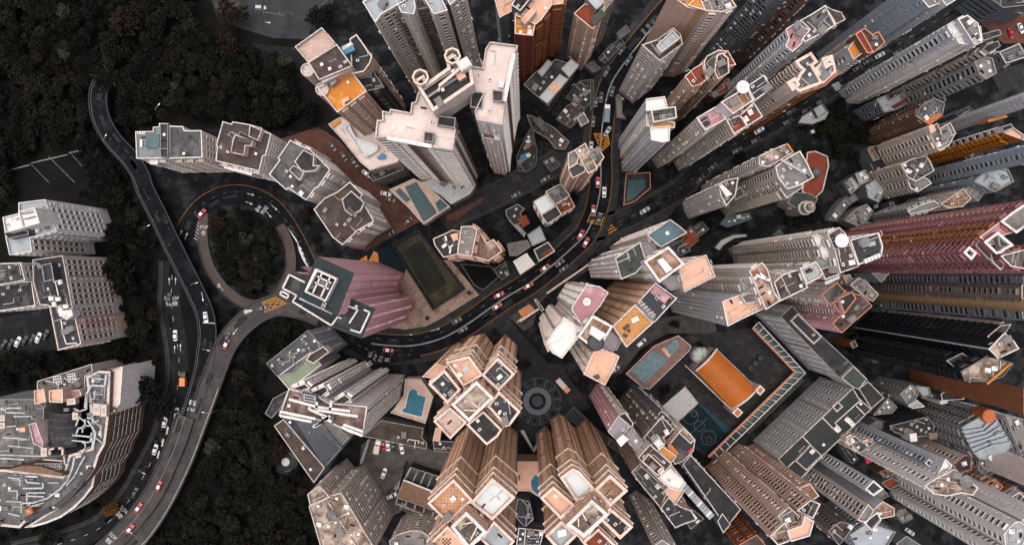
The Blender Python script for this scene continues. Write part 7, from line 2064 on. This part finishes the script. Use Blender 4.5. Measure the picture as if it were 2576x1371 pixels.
for g, a_, col, z_, lb in (('b0 1550,1025', -82, 'car_white', 7.02, 'white car at the stop line on the hill flyover'), ('b0 1975,955', 15, 'car_teal', 7.62, 'dark teal car beside the yellow box on the ramp'), ('b0 1716,1172', 70, 'car_black', 7.62, 'black car just ahead of the taxi on the brown ramp'),
                           ('b0 1277,880', 90, 'car_navy', .06, 'dark car driving over the left SLOW lettering'), ('b0 1320,1160', 92, 'car_white', .06, 'white car with black roof glass on the lower road'),
                           ('b0 25,1230', 62, 'car_navy', .06, 'dark blue car at the left end of the hospital parking row'), ('b0 78,1225', 65, 'car_black', .06, 'black car second from left in the hospital parking row'), ('b0 130,1208', 65, 'car_white', .06, 'pale car third from left in the hospital parking row'),
                           ('b0 185,1200', 65, 'car_black', .06, 'black car right of the pale car in the hospital parking row'), ('b0 240,1190', 65, 'car_navy', .06, 'dark car left of the white car in the hospital parking row'), ('b0 285,1178', 68, 'car_white', .06, 'white car second from right in the hospital parking row'), ('b0 345,1155', 68, 'car_black', .06, 'black car at the right end of the hospital parking row'),
                           ('c0 1330,375', 82, 'car_white', .06, 'white car highest on the lower road beside the hatched lines'), ('c0 1240,445', 75, 'car_white', .06, 'white car with dark sunroof beside the big dark tree'), ('c0 1168,650', 75, 'car_white', .06, 'white car beside the dashed line above the flyover split'), ('c0 1015,975', 65, 'car_teal', .06, 'dark teal car on the lower road beside the curved hospital'),
                           ('a1 20,1185', -60, 'car_navy', .06, 'dark car in the red courtyard nearest the podium house'), ('a1 192,1312', -35, 'car_white', .06, 'white car at the top end of the red courtyard'), ('a1 100,1232', -55, 'car_black', .06, 'black car behind the white one in the red courtyard'), ('a0 2512,1108', -55, 'car_navy', .06, 'dark car at the shaded upper edge of the red courtyard'),
                           ('b1 335,92', -12, 'car_white', .06, 'white car facing the teal pool from the red courtyard'), ('b1 370,137', -12, 'car_black', .06, 'dark car just below the white car in the red courtyard'), ('b1 507,297', 45, 'car_black', .06, 'black car at the lower corner of the red courtyard'), ('b1 370,395', 35, 'car_black', .06, 'black car under the cream block by the courtyard wall'),
                           ('b1 1946,285', 80, 'car_black', .07, 'black car with lit headlights crossing the yellow stripes'), ('b1 1650,615', 38, 'car_teal', .07, 'dark teal car opposite the white shed roof'), ('b1 1682,655', 35, 'car_black', .07, 'black car at the kerb right of the white shed roof'), ('b1 872,1050', 28, 'car_black', .07, 'dark car near the bend below the stone terrace'), ('b1 917,1118', 30, 'car_navy', .07, 'dark car across the centre line below the stone terrace'),
                           ('b1 2292,218', 30, 'car_silver', .07, 'silver car on the side street below the dish tower'), ('b1 1985,80', 88, 'car_white', .07, 'long white car on the main road above the crossing'), ('a1 2045,690', 75, 'car_navy', .07, 'dark car on the inner side of the upper bend'), ('a1 1962,735', 85, 'car_black', .07, 'dark car on the outer side of the upper bend'), ('a1 2166,458', 55, 'car_teal', .07, 'dark car further up the upper bend'), ('a1 2010,992', 60, 'car_silver', .07, 'blue-grey car at the yellow box junction'),
                           ('a2 580,985', 30, 'car_white', .06, 'white car below the satellite dish tower'), ('a2 820,840', 32, 'car_navy', .06, 'dark blue car halfway along the side street'), ('a2 1492,418', 30, 'car_silver', .06, 'silver car at the far end of the side street'), ('a2 1322,515', 30, 'car_black', .06, 'dark car under the brown-capped tower'), ('a2 1400,465', 30, 'car_black', .06, 'dark car behind the silver car on the side street'),
                           ('a2 2480,255', -70, 'car_red', .06, 'red car in the courtyard at the top right'), ('a2 2555,215', -65, 'car_white', .06, 'white car right of the red car at the top right'),
                           ('c1 320,830', 72, 'car_white', .06, 'white car alone in the middle of the car park'), ('c1 178,872', 20, 'car_navy', .06, 'dark car topmost in the left row of the car park'), ('c1 200,903', 20, 'car_black', .06, 'black car second in the left row of the car park'), ('c1 215,933', 18, 'car_black', .06, 'black car third in the left row of the car park'), ('c1 228,963', 18, 'car_silver', .06, 'silver car fourth in the left row of the car park'), ('c1 242,995', 15, 'car_navy', .06, 'dark car lowest in the left row of the car park'),
                           ('c1 316,615', -82, 'car_red', .06, 'red car under the edge of the dark annexe'), ('c1 351,622', -85, 'car_white', .06, 'white car next to the red one by the annexe'), ('c1 390,633', -88, 'car_black', .06, 'black car by the annexe between two white cars'), ('c1 455,645', -80, 'car_white', .06, 'white car at the right end of the row by the annexe'),
                           ('c1 385,965', 25, 'car_black', .06, 'black car beside the hall columns, upper of two'), ('c1 380,1000', 25, 'car_white', .06, 'white car beside the hall columns'), ('c1 450,1085', 60, 'car_black', .06, 'black car in front of the hall portico'), ('c1 618,1155', 60, 'car_white', .06, 'white car at the right end of the hall portico'),
                           ('c1 255,60', -2, 'car_silver', .07, 'car with bright rear lamps on the main road above the comb tower'), ('c1 2065,45', 35, 'car_silver', .06, 'silver car on the drive right of the peach terrace'), ('c2 1717,1270', -35, 'car_silver', .06, 'silver car on the lower right street')):
    car(g, a_, col, lb, z_)
for g, a_, col, z_, lb in (('a0 1968,60', -3, 'car_silver', .06, 'silver van in the upper car park'), ('b1 2265,1215', 40, 'car_white', .06, 'white van on the curving drive above the rose pool'), ('a2 2235,125', -48, 'car_white', .06, 'white van at the top right courtyard wall'), ('c2 92,1165', -52, 'car_white', 21.1, 'white van on the sunken dark terrace')):
    car(g, a_, col, lb, z_, van=True)
PK = 'dim cars parked along the kerbs'
NTH = 'first second third fourth fifth sixth seventh eighth ninth tenth eleventh twelfth thirteenth'.split()
for path, off, a0_, a1_, lb in ((ps, -3.0, 40, 150, 'dim %s car parked on the lower kerb of the side street, %s from the crossing'), (ps, 3.0, 70, 170, 'dim %s car parked on the upper kerb of the side street, %s from the crossing'), (pm, 4.2, 175, 225, 'dim %s car parked on the outer kerb of the upper bend, %s from below'), (pe, -4.0, 20, 60, 'dim %s car parked on the estate road below the white tower, %s from the left')):
    d_, i_ = a0_, 0
    while d_ < a1_:
        d_ += R.uniform(6.5, 16)
        c_, an = along(path, d_)
        if c_ is None:
            break
        cn = R.choice(('black', 'navy', 'silver', 'black'))
        t_ = car('a0 0,0', math.degrees(an), 'car_' + cn, lb % (cn, NTH[i_]), .06, grp=PK)
        t_.location = (c_[0] - math.sin(an) * off, c_[1] + math.cos(an) * off, .06)
        i_ += 1
def lorry(g, ang, label, box, cab, L=9.0):
    x, y = W(P(g)[0], 2)
    t = thing('lorry', label, 'lorry', (x, y, .06), math.radians(ang))
    b = MB(); b.box((-1.0, 0, 1.0), (L - 2.4, 2.4, 2.4)); b.box((-1.0, 0, 3.4), (L - 2.6, 2.2, .06)); b.build('cargo_box', box, t)
    b = MB(); b.box((L / 2 - .95, 0, .6), (1.9, 2.3, 1.7)); b.box((L / 2 - 1.15, 0, 2.3), (1.4, 2.1, .5)); b.build('cab', cab, t)
    b = MB(); b.box((L / 2 + .01, 0, 1.5), (.06, 1.9, .7)); b.build('windscreen', 'glass', t)
    b = MB(); b.box((0, 0, .5), (L - .6, 1.0, .45)); b.build('chassis', 'metal_dark', t)
    for wx in (-L / 2 + 1.6, -L / 2 + 2.8, L / 2 - 1.1):
        for wy in (-1.0, 1.0):
            link('wheel', cm(CW, 'wheel', 'tyre'), t, (wx, wy, .46), scale=(1.45, 1.6, 1.45))
lorry('c1 1672,165', -48, 'white lorry with orange cab beside the round plaza', 'roof_white', 'truck_orange', 7.5)
lorry('a1 2005,862', 86, 'teal lorry with white cab on the upper road', 'lorry_teal', 'car_white', 8.0)
lorry('c1 272,630', 78, 'long white lorry parked beside the dark annexe', 'roof_white', 'car_white', 6.0)
lorry('c0 1384,120', 90, 'yellow-orange lorry half hidden above the hill flyover edge', 'truck_orange', 'car_black', 6.0)

# ------------------------------------------------------------------ street furniture and terrace things
def lamp(g, ang, z, label):
    x, y = W(P(g)[0], z + 8)
    t = thing('street_lamp', label, 'street lamp', (x, y, z), math.radians(ang), 'street lamps along the flyovers')
    b = MB(); b.tube([(0, 0, 0), (0, 0, 8), (.6, 0, 8.6), (2.6, 0, 8.8)], .11, 0, 6, .06); b.build('pole', 'metal_grey', t)
    b = MB(); b.box((3.0, 0, 8.72), (1.0, .36, .16)); b.box((3.0, 0, 8.66), (.8, .28, .06)); b.build('lamp_head', 'metal_white', t)
for g, a_, z_, lb in (('b0 1438,778', 15, 0, 'street lamp reaching over the hill flyover deck'), ('b0 1080,355', 25, 0, 'street lamp left of the hill flyover in the trees'), ('c0 1045,802', -25, 0, 'street lamp beside the lower road near the curved hospital'), ('c0 1590,375', 170, 7, 'street lamp on the right edge of the ramp flyover'),
                      ('a0 1170,830', 45, 0, 'street lamp above the leftmost cream block'), ('a0 780,1070', 60, 0, 'street lamp left of the flyover bend'), ('c0 1035,1305', 140, 0, 'street lamp in the woods at the bottom edge'), ('b0 1525,1262', -10, 7, 'street lamp on the hill flyover near the ramp merge'), ('a1 2080,715', -40, 0, 'street lamp inside the upper bend')):
    lamp(g, a_, z_, lb)
def planter(g, label):
    x, y = W(P(g)[0], 1)
    t = thing('round_planter', label, 'planter', (x, y, .3))
    b = MB(); b.lathe([(.9, 0), (1.0, 1.0), (.8, 1.0), (.75, .8), (0, .8)], (0, 0), 16); b.build('bowl', 'kerb', t)
    b = MB(); b.lathe([(.45, .8), (.5, 1.3), (.25, 1.6), (0, 1.7)], (0, 0), 10); b.build('plant', 'leaf_mid', t)
planter('b1 965,840', 'round grey planter at the right tip of the stone terrace')
planter('b1 650,1030', 'round grey planter at the lower bend of the stone terrace')
def lounger(g, ang, z, label, m='roof_bright'):
    x, y = W(P(g)[0], z)
    t = thing('sun_lounger', label, 'sun lounger', (x, y, z), math.radians(ang))
    b = MB(); b.box((-.3, 0, .3), (1.4, .65, .1)); b.build('seat', m, t)
    b = MB()
    b.face([(.4, -.32, .4), (1.0, -.32, .75), (1.0, .32, .75), (.4, .32, .4)]); b.face([(.4, -.32, .34), (.4, .32, .34), (1.0, .32, .68), (1.0, -.32, .68)]); b.face([(1.0, -.32, .68), (1.0, .32, .68), (1.0, .32, .75), (1.0, -.32, .75)])
    b.build('backrest', m, t)
    for lx in (-.8, .5):
        for ly in (-.25, .25):
            b = MB(); b.box((lx, ly, 0), (.07, .07, .31)); b.build('leg', 'metal_grey', t)
def table(g, ang, z, label, w=1.6, d_=1.0, m='metal_white', chairs=0):
    x, y = W(P(g)[0], z)
    t = thing('terrace_table', label, 'table', (x, y, z), math.radians(ang))
    b = MB(); b.box((0, 0, .7), (w, d_, .07)); b.box((0, 0, .64), (w * .9, d_ * .85, .06)); b.build('table_top', m, t)
    for sx in (-1, 1):
        for sy in (-1, 1):
            b = MB(); b.box((sx * (w / 2 - .12), sy * (d_ / 2 - .1), 0), (.08, .08, .64)); b.build('leg', 'metal_grey', t)
def sofa(g, ang, z, label, m='metal_dark', w=2.2):
    x, y = W(P(g)[0], z)
    t = thing('outdoor_sofa', label, 'sofa', (x, y, z), math.radians(ang))
    b = MB(); b.box((0, 0, .12), (w, .9, .32)); b.box((-w * .24, .05, .44), (w * .44, .75, .1)); b.box((w * .24, .05, .44), (w * .44, .75, .1)); b.build('seat', m, t)
    b = MB(); b.box((0, -.4, .44), (w, .2, .42)); b.build('backrest', m, t)
    for sx in (-1, 1):
        b = MB(); b.box((sx * (w / 2 - .1), .05, .44), (.2, .8, .22)); b.build('arm', m, t)
def parasol(g, z, label, m='roof_bright', r=1.6):
    x, y = W(P(g)[0], z + 2)
    t = thing('parasol', label, 'parasol', (x, y, z))
    b = MB(); b.lathe([(r, 2.05), (r * .6, 2.35), (.06, 2.65), (0, 2.8)], (0, 0), 8); b.build('canopy', m, t)
    b = MB(); b.tube([(0, 0, 0), (0, 0, 2.6)], .04); b.build('pole', 'metal_grey', t)
    b = MB(); b.lathe([(.4, 0), (.4, .1), (.1, .15)], (0, 0), 10); b.build('base', 'metal_dark', t)
lounger('b1 790,430', -75, 55.1, 'white lounger at the top of the navy octagon terrace')
lounger('b1 828,490', 35, 55.1, 'white lounger beside the lawn strip on the octagon terrace')
table('b1 778,485', 40, 55.1, 'white table set on the navy octagon terrace', 1.8, 1.1)
lounger('b1 822,522', 80, 55.1, 'white lounger lowest on the octagon terrace')
table('b1 2215,1040', 28, 106.1, 'white dining table on the amber tiled terrace', 2.2, 1.4)
sofa('b1 2148,1095', 40, 106.1, 'black sofa in the middle of the amber tiled terrace')
sofa('b1 2140,1160', 150, 106.1, 'black sofa lowest on the amber tiled terrace', w=1.4)
sofa('b1 2168,1125', 220, 106.1, 'small black armchair on the amber tiled terrace', w=1.0)
table('c1 940,40', 30, 95.6, 'grey dining table on the orange terrace of the plaza tower', 2.4, 1.3, 'metal_grey')
table('c1 792,188', 35, 95.6, 'black coffee table on the navy terrace left of the plaza tower core', 1.6, 1.2, 'metal_dark')
sofa('c1 1130,75', -20, 95.6, 'black sofa on the navy terrace above the plaza')
table('c1 1195,100', 40, 95.6, 'white daybed table on the navy terrace above the plaza', 1.8, 1.2)
sofa('c1 1120,310', 60, 95.6, 'grey sofa on the navy terrace facing the plaza', 'metal_grey')
table('c1 1195,365', 60, 95.6, 'white table on the navy terrace facing the plaza', 1.4, .9)
table('c1 1925,100', 20, 104.6, 'black dining set on the peach terrace above the lorry', 1.8, 1.4, 'metal_dark')
sofa('b2 950,675', 20, 98.1, 'black sofa on the grey metal terrace beside the dish tower')
table('b2 1420,470', 15, 104.1, 'pale table set on the navy sky terrace', 2.2, 1.3, 'roof_paleblue')
sofa('b2 1370,480', 15, 104.1, 'grey corner sofa on the navy sky terrace', 'metal_grey')
table('c2 60,655', 50, 79.1, 'magenta mat table on the rust-banded terrace', 1.8, 1.3, 'magenta')
table('a2 530,840', 40, 89.1, 'dark table on the rust terrace of the dish tower', 1.6, 1.1, 'metal_dark')
sofa('a2 395,920', 30, 89.1, 'navy sofa on the pink terrace of the dish tower', 'car_navy')
table('a0 1072,1085', 90, 40.2, 'long white table on the blue-grey roof deck', 2.9, .9)
for i, gg in enumerate(('b2 592,1330', 'b2 555,1371', 'b2 518,1408')):
    parasol(gg, .1, ('black parasol nearest the glass walkway in the school yard', 'black parasol in the middle of three in the school yard', 'black parasol nearest the orange roof in the school yard')[i], 'metal_dark', 1.5)

# ------------------------------------------------------------------ trees
rng = np.random.default_rng(5)
def leaf_cloud(n, rx, ry, rz, size, cz, clumps=9):
    """leaf-sized quads gathered in clumps spread through a crown"""
    u = rng.normal(size=(clumps, 3)); u /= np.linalg.norm(u, axis=1)[:, None]
    u[:, 2] = np.abs(u[:, 2]) * .9 - .15
    cc = u * np.array([rx, ry, rz]) * rng.uniform(.35, .8, (clumps, 1))
    which = rng.integers(0, clumps, n)
    p = rng.normal(size=(n, 3)); p /= np.linalg.norm(p, axis=1)[:, None]
    p = cc[which] + p * np.array([rx, ry, rz]) * (.42 * rng.uniform(.45, 1.05, (n, 1)))
    p[:, 2] += cz
    a = rng.normal(size=(n, 3)); a[:, 2] *= .5; a /= np.linalg.norm(a, axis=1)[:, None]
    b_ = np.cross(a, rng.normal(size=(n, 3))); b_ /= np.linalg.norm(b_, axis=1)[:, None]
    s = size * rng.uniform(.55, 1.2, (n, 1))
    a, b_ = a * s, b_ * s * .6
    return np.stack([p - a - b_, p + a - b_, p + a + b_, p - a + b_], 1).reshape(-1, 3)
def crown_mesh(m, n=420, clumps=10):
    V = leaf_cloud(n, 1, 1, .75, .085, 0, clumps)
    return quad_mesh('crown', V, np.arange(len(V)).reshape(-1, 4), None, [m])
CROWN = {m: [crown_mesh(m, 520, c_) for c_ in (9, 13)] for m in ('leaf_dark', 'leaf_mid', 'leaf_pale', 'leaf_rust', 'leaf_amber')}
def trunk_mesh():
    b = MB()
    b.tube([(0, 0, 0), (.02, .03, .35), (0, 0, .62)], .05, 0, 7, .03)
    for i in range(5):
        a_ = i * 1.257
        b.tube([(0, 0, .5), (.22 * math.cos(a_), .22 * math.sin(a_), .68), (.42 * math.cos(a_), .42 * math.sin(a_), .8)], .025, 0, 5, .008)
    return b.mesh('trunk', 'bark')
TRUNK = trunk_mesh()
def tree(g, r, h, m, label, group=None, z=0):
    x, y = W(P(g)[0], h * .7)
    t = thing('tree', label, 'tree', (x, y, z), R.uniform(0, 6), group)
    link('trunk', TRUNK, t, (0, 0, 0), scale=(h * .8, h * .8, h))
    link('crown', R.choice(CROWN[m]), t, (0, 0, h * .72), R.uniform(0, 6), (r, r, r * .85))
for g, r, h, m, lb in (('a0 765,615', 4.2, 15, 'leaf_dark', 'dark tree arching over the start of the hill flyover, left one'), ('a0 815,590', 4.6, 16, 'leaf_dark', 'dark tree arching over the start of the hill flyover, right one'), ('a0 485,80', 3.2, 10, 'leaf_pale', 'pale-leaved tree nearest the top left corner of the woods'), ('a0 455,430', 4.0, 11, 'leaf_pale', 'pale tree with two lobes in the upper left woods'), ('a0 165,530', 4.2, 10, 'leaf_mid', 'grey-green tree at the far left of the woods'),
                       ('a0 1300,670', 3.0, 9, 'leaf_pale', 'thin pale tree above the leftmost cream block'), ('a0 2140,450', 3.4, 9, 'leaf_pale', 'thin tree left of the orange-roofed tower'), ('a0 280,890', 8.5, 12, 'leaf_mid', 'very large round tree left of the flyover bend'),
                       ('a0 1740,110', 7.0, 12, 'leaf_rust', 'wide rust-brown tree beside the upper car park'), ('a0 1720,360', 6.0, 10, 'leaf_rust', 'rust-brown tree below the upper car park'), ('a0 980,170', 8.0, 12, 'leaf_rust', 'rust-brown tree in the middle of the upper woods'), ('a0 1290,450', 5.0, 10, 'leaf_rust', 'small rust tree in the upper woods'), ('a0 620,660', 4.0, 6, 'leaf_rust', 'reddish bush left of the flyover start'),
                       ('a0 2430,120', 6.5, 12, 'leaf_dark', 'black-green tree at the upper left corner of the orange-roofed tower'), ('b0 1640,330', 4.6, 8, 'leaf_rust', 'rust-tinged tree beside the STOP lettering'), ('b0 1850,430', 3.6, 8, 'leaf_pale', 'pale tree in the middle of the loop garden'), ('b0 1960,570', 3.2, 8, 'leaf_pale', 'pale tree lowest in the loop garden'), ('b0 2070,430', 3.0, 8, 'leaf_mid', 'tree at the right of the loop garden'),
                       ('b0 1170,990', 3.6, 8, 'leaf_rust', 'brownish tree left of the lower road'), ('b0 900,720', 9.0, 13, 'leaf_mid', 'large dull green tree beside the brown hospital wing'), ('c0 1130,200', 9.5, 15, 'leaf_dark', 'huge black-green tree against the curved hospital'), ('c0 1230,330', 7.5, 14, 'leaf_dark', 'black-green tree overhanging the lower road'),
                       ('c0 1610,620', 4.0, 9, 'leaf_pale', 'pale green tree right of the ramp flyover'), ('c0 1740,610', 2.4, 7, 'leaf_pale', 'small pale tree beside the larger pale one'), ('c0 830,1095', 3.6, 6, 'leaf_amber', 'amber bush beside the lower road lettering'), ('c0 1600,1290', 3.0, 7, 'leaf_rust', 'reddish tree at the bottom edge of the woods'), ('c0 1650,270', 2.6, 6, 'leaf_rust', 'reddish bush at the ramp flyover edge'),
                       ('b1 2515,1075', 2.4, 8, 'leaf_dark', 'dark tree on the curving drive above the rose pool'), ('b2 130,1250', 2.6, 8, 'leaf_dark', 'black-green tree above the white glass dome'), ('c1 2440,200', 3.0, 8, 'leaf_dark', 'dark tree below the rose pool deck'), ('a2 450,1190', 3.0, 8, 'leaf_dark', 'dark tree under the dish tower'), ('c0 350,1300', 5.5, 8, 'leaf_mid', 'green bush below the curved hospital tip')):
    tree(g, r, h, m, lb)
# the woods that read as one mass: crown after crown of leaf quads joined into single meshes
def near_road(x, y, pad, deckpad):
    for p, hw, z in ROADS:
        lim = hw + (pad if z < 1 else deckpad)
        for i in range(0, len(p), 2):
            if (p[i][0] - x) ** 2 + (p[i][1] - y) ** 2 < lim * lim:
                return True
    return False
def wood(name, pts, label, mats_, weights, sp=4.5, hmin=5, hmax=11, excl=()):
    poly = WP(pts, 0)
    xs, ys = [q[0] for q in poly], [q[1] for q in poly]
    ex = [WP(e, 0) for e in excl]
    Vs, Ms = [], []
    y = min(ys)
    while y < max(ys):
        x = min(xs)
        while x < max(xs):
            px, py = x + R.uniform(-.45, .45) * sp, y + R.uniform(-.45, .45) * sp
            x += sp
            if not inside(poly, px, py) or any(inside(e, px, py) for e in ex) or near_road(px, py, 2.2, 1.6):
                continue
            if any(inside(f, px, py) for f in FOOT):
                continue
            r = 2.0 + 3.4 * R.random() ** 1.7
            if near_road(px, py, 4.5, 4.0) or any(inside(f, px + dx, py + dy) for f in FOOT for dx, dy in ((3, 0), (-3, 0), (0, 3), (0, -3))):
                r = 1.6
            h = R.uniform(hmin, hmax) * (r / 3.2 if r < 2 else 1)
            V = leaf_cloud(int(30 * r * r) + 90, r, r, r * .8, .45, h * .75, int(5 + r * 2)) + np.array([px, py, 0])
            Vs.append(V)
            Ms.append(np.full(len(V) // 4, R.choices(range(len(mats_)), weights)[0]))
        y += sp
    if not Vs:
        return
    V, M = np.concatenate(Vs), np.concatenate(Ms)
    link(name, quad_mesh(name, V, np.arange(len(V)).reshape(-1, 4), M, mats_), kind='stuff', label=label, category='woodland')
LM = ['leaf_dark', 'leaf_mid', 'leaf_olive', 'leaf_rust']
wood('woodland', 'a0 -150,-150 1560,-150 1500,200 1900,400 2230,470 2300,700 2420,900 2330,960 2030,950 1900,900 1600,900 1250,900 1010,1080 840,860 800,700 820,480 740,380 680,500 670,760 690,950 800,1100 970,1260 1030,1371 b0 1060,60 1240,500 1270,640 1220,900 1240,1371 c0 1200,0 740,-40 b0 900,1200 890,850 730,560 930,430 860,180 340,110 0,250 -150,250',
     'dark hillside woodland covering the upper left', LM, (8, 5, 3, 1), excl=('a0 70,1260 640,1110 760,1400 b0 600,220 150,200',))
wood('woodland', 'b0 1600,330 1680,225 1790,190 1900,200 2020,270 2110,380 2150,500 2150,640 2090,760 1990,850 1900,880 1800,850 1700,740 1620,620 1585,480', 'dark garden trees inside the oval loop road', LM, (8, 5, 3, 1), 3.7, 4, 8)
wood('woodland', 'c0 1740,0 2000,60 1990,380 2080,480 2370,900 2310,1000 2430,1450 900,1450 1240,1150 1420,800 1600,420', 'dark woodland below the ramp flyover at the bottom', LM, (8, 5, 3, 1), excl=('c0 2060,720 2110,660 2200,650 2250,720 2240,800 2170,850 2090,820',))
wood('woodland', 'b0 1700,1371 1830,1200 2010,1030 2220,970 2520,1130 2320,1120 2000,1380 c0 2000,60 1740,0', 'dark thicket under the pink tower beside the ramp', LM, (8, 5, 3, 1))
wood('woodland', 'b0 1420,460 1500,600 1620,850 1820,1000 1690,1130 1640,1040 1560,830 1450,600', 'dark strip of trees between the flyover and the loop', LM, (8, 5, 3, 1), 4, 4, 7)
wood('woodland', 'b0 2180,140 2310,190 2410,420 2440,600 2390,540 2250,330', 'dark verge trees between the loop road and the cream row', LM, (8, 5, 3, 3), 4, 3, 6)
wood('woodland', 'c0 -100,1260 170,1255 400,1225 640,1100 840,960 940,930 840,1090 700,1200 450,1310 -100,1400', 'dark planting below the curved hospital', LM, (8, 5, 3, 2), 4, 3, 6)
wood('woodland', 'a2 860,940 1180,720 1420,620 1480,900 1500,1200 1380,1371 1130,1150 1080,1130', 'dark park trees between the side street and the old houses', LM, (8, 5, 3, 0), 4.6, 5, 9)
wood('woodland', 'b0 -100,1290 430,1280 700,1260 760,1371 c0 250,120 -100,260', 'dark trees between the two hospitals at the left edge', LM, (8, 5, 3, 2), 4.4, 4, 8)
wood('woodland', 'b2 950,250 1150,240 1300,180 1250,300 900,320 700,300', 'dark garden below the mosque', LM, (8, 5, 3, 0), 4.4, 4, 8)
print('windows as parts', stats, 'objects', len(bpy.data.objects))
